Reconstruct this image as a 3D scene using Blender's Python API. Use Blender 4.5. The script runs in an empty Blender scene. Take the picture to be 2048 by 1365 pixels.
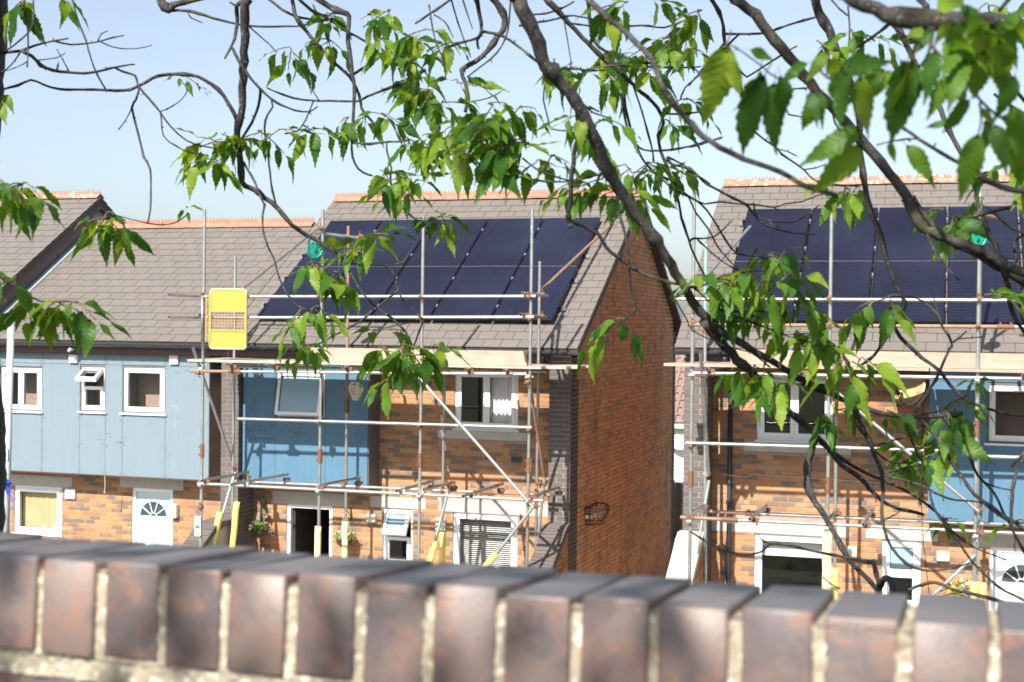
import bpy, math, random
from mathutils import Vector, Matrix
random.seed(11)
scene = bpy.context.scene
col = scene.collection

# ------------------------------------------------------------ camera, sky, sun, exposure
YAW, PITCH, ROLL = 0.31578, -0.01316, 0.01096
CAM = Vector((5.9595, -21.7608, 5.5784))
fwd = Vector((-math.sin(YAW)*math.cos(PITCH), math.cos(YAW)*math.cos(PITCH), math.sin(PITCH)))
rgt = Vector((math.cos(YAW), math.sin(YAW), 0)); upv = rgt.cross(fwd)
r2 = rgt*math.cos(ROLL) + upv*math.sin(ROLL); u2 = -rgt*math.sin(ROLL) + upv*math.cos(ROLL)
cd = bpy.data.cameras.new('camera'); cam = bpy.data.objects.new('camera', cd); col.objects.link(cam)
cam.matrix_world = Matrix(((r2.x, u2.x, -fwd.x, CAM.x), (r2.y, u2.y, -fwd.y, CAM.y), (r2.z, u2.z, -fwd.z, CAM.z), (0, 0, 0, 1)))
cd.sensor_width = 36; cd.lens = 50.0; cd.clip_start = 0.05; cd.clip_end = 9000
cd.dof.use_dof = True; cd.dof.focus_distance = 7.5; cd.dof.aperture_fstop = 6.6
scene.camera = cam

SUN = Vector((-0.13, -1.0, 0.87)).normalized()          # towards the sun
w = bpy.data.worlds.new('World'); scene.world = w; w.use_nodes = True
nt = w.node_tree; bg = nt.nodes['Background']
sky = nt.nodes.new('ShaderNodeTexSky'); sky.sky_type = 'NISHITA'; sky.sun_disc = False
sky.sun_elevation = math.asin(SUN.z); sky.sun_rotation = math.atan2(SUN.x, SUN.y)
sky.altitude = 50; sky.air_density = 1.0; sky.dust_density = 1.8; sky.ozone_density = 3.5
hs = nt.nodes.new('ShaderNodeHueSaturation'); hs.inputs['Saturation'].default_value = .66
nt.links.new(sky.outputs[0], hs.inputs['Color']); nt.links.new(hs.outputs[0], bg.inputs[0]); bg.inputs[1].default_value = 0.09
sl = bpy.data.lights.new('sun', 'SUN'); sl.energy = 5.0; sl.angle = math.radians(0.53); sl.color = (1.0, 0.95, 0.86)
so = bpy.data.objects.new('sun', sl); col.objects.link(so)
so.rotation_euler = (-SUN).to_track_quat('-Z', 'Y').to_euler(); so.location = (0, -30, 40)
vs = scene.view_settings; vs.view_transform = 'Standard'; vs.look = 'None'; vs.gamma = 1; vs.use_curve_mapping = False
vs.exposure = 1.05
scene.cycles.use_denoising = True
scene.cycles.max_bounces = 8; scene.cycles.transparent_max_bounces = 12

# ------------------------------------------------------------ helpers
OFF = {}
class MB:
    def __init__(s): s.v = []; s.f = []
    def add(s, vs_, fs):
        n = len(s.v); s.v += [tuple(p) for p in vs_]; s.f += [tuple(i+n for i in f) for f in fs]; return s
    def box(s, x0, x1, y0, y1, z0, z1):
        if x0 > x1: x0, x1 = x1, x0
        return s.add([(x0,y0,z0),(x1,y0,z0),(x1,y1,z0),(x0,y1,z0),(x0,y0,z1),(x1,y0,z1),(x1,y1,z1),(x0,y1,z1)],
                     [(0,3,2,1),(4,5,6,7),(0,1,5,4),(1,2,6,5),(2,3,7,6),(3,0,4,7)])
    def mbox(s, M, sx, sy, sz):
        pts = [M @ Vector((x*sx/2, y*sy/2, z*sz/2)) for z in (-1,1) for x, y in ((-1,-1),(1,-1),(1,1),(-1,1))]
        return s.add(pts, [(0,3,2,1),(4,5,6,7),(0,1,5,4),(1,2,6,5),(2,3,7,6),(3,0,4,7)])
    def prism(s, poly, d):                     # poly: list of 3d points (planar), d: extrusion vector
        n = len(poly); d = Vector(d)
        a = [Vector(p) for p in poly]; b = [p+d for p in a]
        return s.add(a+b, [tuple(reversed(range(n))), tuple(range(n, 2*n))] + [(i,(i+1)%n,n+(i+1)%n,n+i) for i in range(n)])
    def tube(s, pts, r, n=10, cap=True, hollow=0):
        pts = [Vector(p) for p in pts]; m = len(pts)
        rs = r if isinstance(r, (list, tuple)) else [r]*m
        rings = []; prev = None
        for i, p in enumerate(pts):
            t = (pts[min(i+1,m-1)] - pts[max(i-1,0)]).normalized()
            if prev is None:
                a = t.cross(Vector((0,0,1)))
                if a.length < .1: a = t.cross(Vector((1,0,0)))
                a.normalize()
            else:
                a = prev - t*prev.dot(t)
                if a.length < 1e-4: a = t.orthogonal()
                a.normalize()
            prev = a; b = t.cross(a)
            rings.append([p + (a*math.cos(k*2*math.pi/n) + b*math.sin(k*2*math.pi/n))*rs[i] for k in range(n)])
        vs_ = [q for g in rings for q in g]; fs = []
        for i in range(m-1):
            for k in range(n):
                fs.append((i*n+k, i*n+(k+1)%n, (i+1)*n+(k+1)%n, (i+1)*n+k))
        if hollow:
            for e, base in ((0, 0), (m-1, (m-1)*n)):
                t = (pts[1]-pts[0]).normalized() if e == 0 else (pts[-1]-pts[-2]).normalized()
                sg = 1 if e == 0 else -1; o = len(vs_); c = pts[e]
                vs_ += [c + (q-c)*hollow for q in rings[e]]; vs_ += [c + (q-c)*hollow + t*sg*rs[e]*5 for q in rings[e]]
                for k in range(n):
                    k2 = (k+1) % n
                    fs.append((base+k, o+k, o+k2, base+k2)); fs.append((o+k, o+n+k, o+n+k2, o+k2))
                fs.append(tuple(o+n+k for k in range(n)))
        elif cap:
            fs.append(tuple(reversed(range(n)))); fs.append(tuple((m-1)*n+k for k in range(n)))
        return s.add(vs_, fs)
    def ball(s, c, rx, ry, rz, n=10, m=6):
        c = Vector(c); vs_ = [c+Vector((0,0,-rz))]; fs = []
        for i in range(1, m):
            a = math.pi*i/m - math.pi/2
            vs_ += [c + Vector((rx*math.cos(a)*math.cos(2*math.pi*k/n), ry*math.cos(a)*math.sin(2*math.pi*k/n), rz*math.sin(a))) for k in range(n)]
        vs_.append(c+Vector((0,0,rz))); L = len(vs_)-1
        for k in range(n):
            fs.append((0, 1+(k+1)%n, 1+k)); fs.append((L, L-n+k, L-n+(k+1)%n))
            for i in range(m-2):
                fs.append((1+i*n+k, 1+i*n+(k+1)%n, 1+(i+1)*n+(k+1)%n, 1+(i+1)*n+k))
        return s.add(vs_, fs)
    def mesh(s, name, mat, smooth=False):
        me = bpy.data.meshes.new(name); me.from_pydata(s.v, [], s.f)
        if smooth: me.polygons.foreach_set('use_smooth', [True]*len(me.polygons))
        me.materials.append(mat); me.update(); return me
    def build(s, name, mat, parent=None, smooth=False, label=None, kind=None):
        off = OFF.get(parent.name) if parent is not None else None
        if off is not None:
            ox, oy, oz = off; s.v = [(a-ox, b-oy, c-oz) for a, b, c in s.v]
        me = s.mesh(name, mat, smooth)
        if smooth == 'auto':
            me.polygons.foreach_set('use_smooth', [False]*len(me.polygons))
        return put(name, me, parent, label, kind)
def put(name, me, parent=None, label=None, kind=None, M=None):
    o = bpy.data.objects.new(name, me); col.objects.link(o)
    if parent is not None:
        o.parent = parent
        if parent.name in OFF: OFF[o.name] = OFF[parent.name]
    if M is not None: o.matrix_local = M
    if label: o['label'] = label
    if kind: o['kind'] = kind
    return o
def tag(o, label, cat=None, group=None, kind=None):
    if label: o['label'] = label
    if cat: o['category'] = cat
    if group: o['group'] = group
    if kind: o['kind'] = kind
    return o
def thing(name, label, cat, loc=(0,0,0), rotz=0, off=(0,0,0), group=None):
    o = bpy.data.objects.new(name, None); col.objects.link(o); o.empty_display_size = .2
    o.location = loc; o.rotation_euler = (0,0,rotz); OFF[o.name] = off
    return tag(o, label, cat, group)
def V(*a): return Vector(a)

# ------------------------------------------------------------ materials
def nodes(name):
    m = bpy.data.materials.new(name); m.use_nodes = True; t = m.node_tree
    return m, t, t.nodes['Principled BSDF']
def N(t, typ, **kw):
    n = t.nodes.new(typ)
    for k, v in kw.items():
        if k in n.inputs.keys() if hasattr(n.inputs, 'keys') else False: n.inputs[k].default_value = v
        else: setattr(n, k, v)
    return n
def noise(t, scale, detail=4, rough=.6, coord='Object', vec=None, dist=0):
    n = t.nodes.new('ShaderNodeTexNoise'); n.inputs['Scale'].default_value = scale
    n.inputs['Detail'].default_value = detail; n.inputs['Roughness'].default_value = rough; n.inputs['Distortion'].default_value = dist
    if vec is None:
        if coord == 'World':
            g = t.nodes.new('ShaderNodeNewGeometry'); vec = g.outputs['Position']
        else:
            c = t.nodes.new('ShaderNodeTexCoord'); vec = c.outputs['Object']
    t.links.new(vec, n.inputs['Vector']); return n.outputs['Fac']
def ramp(t, fac, stops, interp='LINEAR'):
    r = t.nodes.new('ShaderNodeValToRGB'); cr = r.color_ramp; cr.interpolation = interp
    while len(cr.elements) < len(stops): cr.elements.new(.5)
    for e, (p, c) in zip(cr.elements, stops):
        e.position = p; e.color = (c[0], c[1], c[2], 1) if not isinstance(c, (int, float)) else (c, c, c, 1)
    t.links.new(fac, r.inputs[0]); return r.outputs[0]
def mix(t, fac, a, b, mode='MIX'):
    m = t.nodes.new('ShaderNodeMix'); m.data_type = 'RGBA'; m.blend_type = mode
    for sock, v in ((m.inputs[0], fac), (m.inputs[6], a), (m.inputs[7], b)):
        if isinstance(v, (int, float)): sock.default_value = v
        elif isinstance(v, tuple): sock.default_value = (v[0], v[1], v[2], 1)
        else: t.links.new(v, sock)
    return m.outputs[2]
def math_(t, op, a, b=0.0):
    m = t.nodes.new('ShaderNodeMath'); m.operation = op
    for sock, v in ((m.inputs[0], a), (m.inputs[1], b)):
        if isinstance(v, (int, float)): sock.default_value = v
        else: t.links.new(v, sock)
    return m.outputs[0]
def bump(t, b, h, strength=.3, dist=.01):
    n = t.nodes.new('ShaderNodeBump'); n.inputs['Strength'].default_value = strength; n.inputs['Distance'].default_value = dist
    t.links.new(h, n.inputs['Height']); t.links.new(n.outputs[0], b.inputs['Normal'])
def rnd(t):
    oi = t.nodes.new('ShaderNodeObjectInfo'); g = t.nodes.new('ShaderNodeNewGeometry')
    return math_(t, 'FRACT', math_(t, 'ADD', oi.outputs['Random'], g.outputs['Random Per Island']))
def simple(name, c1, c2=None, scale=8, rough=.6, metal=0, bmp=0, bscale=60, coord='World', spots=None, spec=.5, vary=0):
    m, t, b = nodes(name)
    c = c1
    if c2 is not None: c = mix(t, ramp(t, noise(t, scale, 5, .65, coord), [(.35, 0), (.65, 1)]), c1, c2)
    if vary:
        hs = t.nodes.new('ShaderNodeHueSaturation'); r = rnd(t)
        t.links.new(math_(t, 'ADD', math_(t, 'MULTIPLY', r, vary), 1-vary/2), hs.inputs['Value'])
        if isinstance(c, tuple): hs.inputs['Color'].default_value = (*c, 1)
        else: t.links.new(c, hs.inputs['Color'])
        c = hs.outputs[0]
    if spots:
        sc, th, cc = spots
        c = mix(t, ramp(t, noise(t, sc, 3, .6, coord), [(th, 0), (th+.06, 1)]), c, cc)
    if isinstance(c, tuple): b.inputs['Base Color'].default_value = (*c, 1)
    else: t.links.new(c, b.inputs['Base Color'])
    b.inputs['Roughness'].default_value = rough; b.inputs['Metallic'].default_value = metal
    b.inputs['Specular IOR Level'].default_value = spec
    if bmp: bump(t, b, noise(t, bscale, 5, .6, coord), bmp, .01)
    return m
def brick_mat(name, stops, cluster=.35, grit=.5, streaks=False):
    m, t, b = nodes(name)
    r = rnd(t); cl = noise(t, 1.1, 3, .6, 'World')
    f = math_(t, 'ADD', r, math_(t, 'MULTIPLY', math_(t, 'SUBTRACT', cl, .5), cluster*4))
    f = math_(t, 'ADD', f, math_(t, 'MULTIPLY', math_(t, 'SUBTRACT', noise(t, 9, 3, .6, 'World'), .5), .22))
    c = ramp(t, f, stops)
    g = noise(t, 160, 3, .7, 'World')
    c = mix(t, ramp(t, g, [(.3, 0.0), (.75, 1.0)]), mix(t, grit*.5, c, (.03,.022,.02)), c)
    dirt = ramp(t, noise(t, .8, 5, .7, 'World', None, 1.0), [(.45, 0), (.75, .35)])
    c = mix(t, dirt, c, (.10,.075,.06))
    if streaks:                                   # water stains running down the wall
        g_ = t.nodes.new('ShaderNodeNewGeometry'); mp = t.nodes.new('ShaderNodeMapping'); mp.inputs['Scale'].default_value = (2.2,2.2,.22)
        t.links.new(g_.outputs['Position'], mp.inputs['Vector'])
        c = mix(t, ramp(t, noise(t, 1.6, 5, .65, vec=mp.outputs[0]), [(.54,0),(.72,.65)]), c, (.10,.075,.06))
    t.links.new(c, b.inputs['Base Color']); b.inputs['Roughness'].default_value = .85
    b.inputs['Specular IOR Level'].default_value = .3
    bump(t, b, g, .35, .004); return m
M = {}
M['brick'] = brick_mat('brick_multi', [(0.0,(.45,.225,.098)),(.3,(.49,.25,.11)),(.54,(.42,.19,.085)),(.64,(.29,.165,.095)),(.78,(.195,.14,.10)),(.9,(.185,.145,.11)),(1.0,(.44,.265,.14))], .26)
M['brick_gable'] = brick_mat('brick_gable', [(0.0,(.62,.32,.145)),(.35,(.68,.365,.17)),(.58,(.62,.295,.135)),(.70,(.48,.275,.155)),(.86,(.35,.235,.155)),(1.0,(.62,.37,.19))], .30, .3, True)
M['brick_dark'] = brick_mat('brick_dark', [(0,(.115,.10,.098)),(.5,(.15,.125,.115)),(1,(.10,.092,.098))], .2)
M['mortar'] = simple('mortar_mauve', (.33,.225,.195), (.39,.28,.245), 14, .9, bmp=.3, bscale=150)
M['mortar_light'] = simple('mortar_pale', (.48,.43,.35), (.38,.34,.28), 12, .9, bmp=.3, bscale=150)
def slate_mat():
    m, t, b = nodes('slate'); r = rnd(t)
    c = ramp(t, r, [(0,(.132,.115,.103)),(.5,(.138,.121,.108)),(1,(.146,.128,.115))])
    c = mix(t, ramp(t, noise(t, 3.5, 5, .7, 'World'), [(.4,0),(.7,.5)]), c, (.15,.135,.13))
    c = mix(t, ramp(t, noise(t, 26, 3, .55, 'World'), [(.68,0),(.73,.7)]), c, (.45,.43,.39))
    c = mix(t, ramp(t, noise(t, 9, 4, .6, 'World'), [(.70,0),(.8,.5)]), c, (.10,.085,.06))
    t.links.new(c, b.inputs['Base Color']); b.inputs['Roughness'].default_value = .7; b.inputs['Specular IOR Level'].default_value = .35
    bump(t, b, noise(t, 70, 4, .6, 'World'), .25, .005); return m
M['slate'] = slate_mat()
M['ridge'] = simple('terracotta', (.42,.175,.115), (.35,.15,.10), 5, .8, bmp=.25, bscale=90, spots=(15,.64,(.42,.36,.28)), vary=.25)
M['ridge_old'] = simple('terracotta_lichened', (.40,.18,.12), (.32,.15,.105), 5, .85, bmp=.35, bscale=70, spots=(16,.56,(.55,.48,.38)), vary=.3)
M['verge'] = simple('verge_dark', (.055,.05,.05), (.075,.068,.065), 12, .85, bmp=.4, bscale=60)
M['lead'] = simple('lead_flashing', (.20,.24,.28), (.30,.34,.38), 6, .5, bmp=.2, bscale=40)
M['maroon'] = simple('maroon_fascia', (.085,.04,.042), (.11,.055,.055), 3, .5)
M['blackpvc'] = simple('black_plastic', (.022,.027,.033), (.032,.037,.043), 4, .3)
def clad_mat(name, c1, c2):
    m, t, b = nodes(name)
    tc = t.nodes.new('ShaderNodeNewGeometry'); mp = t.nodes.new('ShaderNodeMapping'); mp.inputs['Scale'].default_value = (9, 9, .7)
    t.links.new(tc.outputs['Position'], mp.inputs['Vector'])
    c = mix(t, ramp(t, noise(t, 1, 5, .65, vec=mp.outputs[0]), [(.3,0),(.7,1)]), c1, c2)
    c = mix(t, ramp(t, noise(t, 2.3, 6, .7, 'World', None, 1.5), [(.55,0),(.8,.4)]), c, (.13,.16,.19))
    c = mix(t, ramp(t, noise(t, 5, 3, .5, 'World', None, 2), [(.66,0),(.78,.13)]), c, (.45,.52,.58))
    t.links.new(c, b.inputs['Base Color']); b.inputs['Roughness'].default_value = .45; b.inputs['Specular IOR Level'].default_value = .35
    return m
M['clad'] = clad_mat('blue_cladding', (.155,.205,.242), (.172,.222,.26))
M['clad_b'] = clad_mat('blue_cladding_deep', (.072,.155,.235), (.085,.172,.255))
M['clad_side'] = simple('cladding_edge', (.10,.10,.11), (.13,.12,.12), 3, .6)
M['bolt'] = simple('fixing_bolt', (.10,.10,.11), rough=.4, metal=.6)
M['upvc'] = simple('white_upvc', (.80,.81,.82), (.74,.76,.78), 2, .3)
M['white'] = simple('white_plastic', (.72,.72,.69), (.66,.66,.63), 6, .4)
M['cream'] = simple('cream_plastic', (.62,.58,.46), (.56,.52,.42), 6, .45)
M['stone'] = simple('concrete_lintel', (.46,.42,.37), (.38,.35,.31), 5, .85, bmp=.3, bscale=60, spots=(40,.66,(.26,.24,.21)))
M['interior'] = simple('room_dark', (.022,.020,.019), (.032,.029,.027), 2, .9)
M['curtain'] = simple('white_curtain', (.85,.84,.84), (.78,.77,.77), 4, .9)
M['curtain_y'] = simple('yellow_curtain', (.50,.42,.23), (.44,.365,.20), 3, .9)
M['blind'] = simple('blind_slat', (.75,.75,.74), rough=.5)
M['mint'] = simple('mint_door', (.50,.63,.66), (.47,.60,.63), 3, .35)
M['steel'] = simple('galvanised_tube', (.44,.45,.43), (.33,.34,.33), 9, .42, .75, bmp=.1, bscale=50, spots=(14,.64,(.60,.60,.57)), vary=.25)
M['rust'] = simple('rusty_tube', (.34,.20,.135), (.27,.15,.105), 12, .7, .25, bmp=.2, bscale=60, vary=.2)
M['coupler'] = simple('rusty_coupler', (.235,.115,.065), (.16,.085,.055), 30, .75, .35, bmp=.3, bscale=90)
M['coupler_z'] = simple('zinc_coupler', (.44,.43,.40), (.33,.31,.28), 30, .5, .6, bmp=.2, bscale=90)
M['greentube'] = simple('green_painted_tube', (.16,.42,.33), (.36,.44,.41), 9, .5, .2)
M['gin'] = simple('green_gin_wheel', (.0,.20,.145), (.01,.25,.18), 12, .35)
M['sleeve'] = simple('yellow_foam_sleeve', (.80,.68,.18), (.74,.62,.15), 6, .6)
M['sleeve_pale'] = simple('pale_foam_sleeve', (.80,.72,.36), (.76,.67,.30), 6, .6)
M['yellow'] = simple('yellow_gate_paint', (.60,.325,.065), (.56,.295,.055), 7, .38, spots=(35,.72,(.35,.25,.10)))
M['gate_edge'] = simple('worn_gate_edge', (.50,.50,.44), (.62,.52,.18), 25, .5, .3)
def wood_mat(name, c1, c2, ax=(1.2,14,14)):
    m, t, b = nodes(name)
    g = t.nodes.new('ShaderNodeNewGeometry'); mp = t.nodes.new('ShaderNodeMapping'); mp.inputs['Scale'].default_value = ax
    t.links.new(g.outputs['Position'], mp.inputs['Vector'])
    n = noise(t, 2, 6, .65, vec=mp.outputs[0], dist=.6)
    c = mix(t, ramp(t, n, [(.3,0),(.7,1)]), c1, c2)
    c = mix(t, ramp(t, noise(t, 3, 4, .6, 'World'), [(.5,0),(.75,.55)]), c, (.24,.185,.135))
    t.links.new(c, b.inputs['Base Color']); b.inputs['Roughness'].default_value = .8; bump(t, b, n, .25, .004); return m
M['board'] = wood_mat('scaffold_board', (.40,.325,.26), (.30,.235,.18))
M['board_old'] = wood_mat('weathered_board', (.47,.40,.32), (.36,.305,.25))
M['fencewood'] = wood_mat('fence_wood', (.13,.12,.10), (.19,.17,.14), (9,9,1))
def cell_mat():
    m, t, b = nodes('solar_cells')
    c = t.nodes.new('ShaderNodeTexCoord'); s = t.nodes.new('ShaderNodeSeparateXYZ'); t.links.new(c.outputs['Object'], s.inputs[0])
    def line(o, n, wd):
        f = math_(t, 'FRACT', math_(t, 'MULTIPLY', o, n)); d = math_(t, 'ABSOLUTE', math_(t, 'SUBTRACT', f, .5))
        return ramp(t, d, [(.5-wd*1.6, 0), (.5-wd*.5, 1)])
    cx = line(s.outputs[0], 6/.98, .012); cy = line(s.outputs[1], 20/1.68, .02)
    bars = line(s.outputs[0], 60/.98, .11); rows = line(s.outputs[1], 20/1.68, .055)
    base = mix(t, ramp(t, noise(t, .55, 4, .55, 'World'), [(.35,0),(.65,1)]), (.0055,.0065,.016), (.013,.015,.032))  # broad tone patches put uneven sky reflection into the cell colour
    base = mix(t, math_(t, 'MULTIPLY', math_(t, 'MULTIPLY', bars, rows), .6), base, (.13,.12,.13))
    base = mix(t, math_(t, 'MULTIPLY', cx, .8), base, (.004,.004,.012))
    base = mix(t, ramp(t, noise(t, 7, 5, .6, 'World', None, 2.5), [(.66,0),(.75,.10)]), base, (.10,.14,.25))
    t.links.new(base, b.inputs['Base Color']); b.inputs['Roughness'].default_value = .22; b.inputs['Specular IOR Level'].default_value = .5
    return m
M['cell'] = cell_mat()
M['pedge'] = simple('panel_edge', (.30,.31,.33), rough=.35, metal=.6)
M['pframe'] = simple('black_panel_frame', (.012,.013,.018), rough=.35, metal=.5)
M['alu'] = simple('aluminium', (.75,.76,.78), (.65,.66,.68), 9, .3, .8)
def glass_mat(name, tint=(.95,.955,.95), rough=.0, refl=1.0):
    m, t, b = nodes(name); out = t.nodes['Material Output']; t.nodes.remove(b)
    tr = t.nodes.new('ShaderNodeBsdfTransparent'); tr.inputs[0].default_value = (*tint, 1)
    gl = t.nodes.new('ShaderNodeBsdfGlossy'); gl.inputs['Roughness'].default_value = rough
    lw = t.nodes.new('ShaderNodeLayerWeight'); lw.inputs[0].default_value = .5
    ms = t.nodes.new('ShaderNodeMixShader'); t.links.new(math_(t, 'ADD', .055*refl, math_(t, 'MULTIPLY', math_(t, 'POWER', lw.outputs['Facing'], 5.0), .9)), ms.inputs[0])
    t.links.new(tr.outputs[0], ms.inputs[1]); t.links.new(gl.outputs[0], ms.inputs[2]); t.links.new(ms.outputs[0], out.inputs[0]); return m
M['glass'] = glass_mat('window_glass', refl=1.1)
def frosted():
    m, t, b = nodes('frosted_glass')
    c = t.nodes.new('ShaderNodeNewGeometry'); mp = t.nodes.new('ShaderNodeMapping'); mp.inputs['Scale'].default_value = (60,60,18)
    t.links.new(c.outputs['Position'], mp.inputs['Vector']); n = noise(t, 1, 3, .6, vec=mp.outputs[0])
    t.links.new(mix(t, n, (.17,.29,.38), (.34,.47,.56)), b.inputs['Base Color'])
    b.inputs['Roughness'].default_value = .12; bump(t, b, n, .5, .004); return m
M['frost'] = frosted()
M['grass'] = simple('grass', (.075,.085,.035), (.10,.11,.05), 3, .9, bmp=.5, bscale=30)
M['asphalt'] = simple('asphalt', (.05,.05,.052), (.065,.065,.066), 8, .9, bmp=.3, bscale=80)
M['paving'] = simple('paving', (.40,.38,.345), (.34,.32,.29), 4, .9, bmp=.2, bscale=50)
M['hill'] = simple('hill_woods', (.03,.06,.03), (.055,.09,.045), .02, .95)
M['render'] = simple('white_render', (.78,.78,.76), (.72,.72,.70), 1, .8)
M['pantile'] = simple('pink_pantile', (.23,.15,.13), (.20,.125,.11), 6, .8, vary=.2)
M['lamp'] = simple('lamp_column_paint', (.42,.47,.47), (.36,.41,.41), 5, .45, spots=(20,.66,(.55,.58,.57)))
M['blueribbon'] = simple('blue_ribbon', (.01,.06,.50), (.02,.10,.62), 8, .25)
M['soil'] = simple('basket_liner', (.05,.035,.025), (.08,.055,.035), 30, .9, bmp=.5)
M['iron'] = simple('rusty_iron', (.10,.045,.03), (.06,.03,.022), 30, .8, .3, bmp=.3)
M['dkgreen'] = simple('dark_green_metal', (.01,.055,.035), rough=.4)
M['dish'] = simple('dish_weathered', (.50,.40,.22), (.38,.27,.13), 5, .5, .2, spots=(9,.62,(.17,.10,.06)))
M['black'] = simple('black', (.012,.012,.013), rough=.5)
M['cable'] = simple('grey_cable', (.45,.44,.42), rough=.5)
M['tagw'] = simple('tag_white', (.78,.79,.77), rough=.4)
M['tagg'] = simple('tag_green', (.02,.22,.15), rough=.4)
M['tagy'] = simple('tag_yellow', (.80,.70,.05), rough=.4)
M['orange'] = simple('orange_mark', (.75,.20,.05), rough=.5)
M['graf'] = simple('dark_marker', (.062,.105,.145), rough=.6)

# ------------------------------------------------------------ setting
GZ = .4                                   # level of the ground the houses stand on
ROX, ROY, ROT = 1.94, -.901, math.radians(1.21)
def sheet(name, mat, pts, kind='structure'):
    m = MB().add(pts, [tuple(range(len(pts)))]); return m.build(name, mat, None, kind=kind)
sheet('ground', M['grass'], [(-6000,-3000,GZ-.06),(6000,-3000,GZ-.06),(6000,8000,GZ-.06),(-6000,8000,GZ-.06)])
sheet('pavement', M['paving'], [(-40,-4.2,GZ),(40,-4.2,GZ),(40,12,GZ),(-40,12,GZ)])
MB().box(-40,40,-4.35,-4.2,GZ-.14,GZ+.012).build('kerb', M['stone'], None, kind='structure')
sheet('road', M['asphalt'], [(-40,-9.5,GZ-.05),(40,-9.5,GZ-.05),(40,-4.35,GZ-.05),(-40,-4.35,GZ-.05)])
MB().add([(-40,-20.3,3.9),(40,-20.3,3.9),(40,-10.5,GZ-.1),(-40,-10.5,GZ-.1)],[(0,1,2,3)]).build('bank', M['grass'], None, kind='structure')
MB().box(-40,40,-60,-20.47,3.2,3.95).build('path', M['asphalt'], None, kind='structure')
hm = MB(); random.seed(3)
for i in range(60):
    x0 = -900 + i*30; hs = [-14+6*math.sin(i*.35)+3*math.sin(i*1.3+1), -14+6*math.sin((i+1)*.35)+3*math.sin((i+1)*1.3+1)]
    hm.add([(x0,520,-40),(x0+30,520,-40),(x0+30,700,hs[1]),(x0,700,hs[0]),(x0+30,1200,-30),(x0,1200,-30)],[(0,1,2,3),(3,2,4,5)])
hm.build('hills', M['hill'], None, True, kind='structure')

# ------------------------------------------------------------ houses
PT = math.radians(32.1); TP = math.tan(PT); CP, SP = math.cos(PT), math.sin(PT)
EY, EZ = -.65, 5.158                      # eave line of the front roof slope
BR = MB().box(-.1075,.1075,-.0,.09,-.0325,.0325)       # a stretcher, its face at y = 0
def bevel_brick(L, H, D, c=.004):
    x, z = L/2, H/2
    m = MB().add([(-x+c,0,-z+c),(x-c,0,-z+c),(x-c,0,z-c),(-x+c,0,z-c),(-x,c,-z),(x,c,-z),(x,c,z),(-x,c,z),(-x,D,-z),(x,D,-z),(x,D,z),(-x,D,z)],
        [(0,1,2,3),(4,5,1,0),(5,6,2,1),(6,7,3,2),(7,4,0,3),(8,9,5,4),(9,10,6,5),(10,11,7,6),(11,8,4,7)])
    return m
BRICK_ME = bevel_brick(.215,.065,.09).mesh('brick', M['brick'])
class Wall:
    """Courses of bricks in front of a recessed mortar bed; face(u, w, z) maps along, outwards and up to house space."""
    def __init__(s, u0, u1, z0, z1, openings, clip=None, phase=0):
        s.full = []; s.cut = []
        k = 0; z = z0
        while z + .04 < z1:
            zb, zt = z+.005, min(z+.07, z1); zc = (zb+zt)/2
            a, b = (u0, u1) if clip is None else clip(zt)
            free = [(max(a,u0), min(b,u1))]
            for (p, q, r, t) in openings:
                if r < zt-.02 and t > zb+.02:
                    nf = []
                    for (x, y) in free:
                        if q <= x or p >= y: nf.append((x, y)); continue
                        if p-x > .02: nf.append((x, p-.004))
                        if y-q > .02: nf.append((q+.004, y))
                    free = nf
            for (x, y) in free:
                i = math.floor((x-u0)/.225) - 1
                while True:
                    c0 = u0 + i*.225 + (k % 2)*.1125 + phase; c1 = c0+.215; i += 1
                    if c0 >= y: break
                    d0, d1 = max(c0, x), min(c1, y)
                    if d1-d0 < .03: continue
                    jit = random.uniform(-.0015,.0015)
                    if d1-d0 > .213 and zt-zb > .064: s.full.append(((d0+d1)/2, jit, zc))
                    else: s.cut.append((d0, d1, jit, zb, zt))
            z += .075; k += 1
def front_backing(u0, u1, z0, z1, openings, P, d0=.008, d1=.2):
    us = sorted({u0, u1, *[o[0] for o in openings], *[o[1] for o in openings]}); zs = sorted({z0, z1, *[o[2] for o in openings], *[o[3] for o in openings]})
    us = [u for u in us if u0 <= u <= u1]; zs = [z for z in zs if z0 <= z <= z1]
    m = MB()
    for a, b in zip(us, us[1:]):
        for c, d in zip(zs, zs[1:]):
            if any(o[0] < (a+b)/2 < o[1] and o[2] < (c+d)/2 < o[3] for o in openings): continue
            p, q = P(a, -d0, c), P(b, -d1, d); m.box(p[0], q[0], p[1], q[1], p[2], q[2])
    return m
def lay(wall, wl, P, origin_z, budget, prio, rotz=0, mat=None):
    """Individual bricks for the `budget` full stretchers that rank first, the rest joined."""
    wl.full.sort(key=prio); n = 0; rest = MB()
    R = Matrix.Rotation(rotz, 4, 'Z')
    for (u, j, z) in wl.full:
        if n < budget:
            x, y, zz = P(u, j, z)
            put('brick', BRICK_ME, wall, M=Matrix.Translation((x, y, zz-origin_z)) @ R); n += 1
        else:
            wl.cut.append((u-.1075, u+.1075, j, z-.0325, z+.0325))
    for (a, b, j, zb, zt) in wl.cut:
        bm = bevel_brick(b-a, zt-zb, .09); x, y, z = P((a+b)/2, j, (zb+zt)/2)
        T = Matrix.Translation((x, y, z)) @ R
        rest.add([T @ Vector(v) for v in bm.v], bm.f)
    rest.build('brickwork', mat or M['brick'], wall, kind='stuff')
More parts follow.
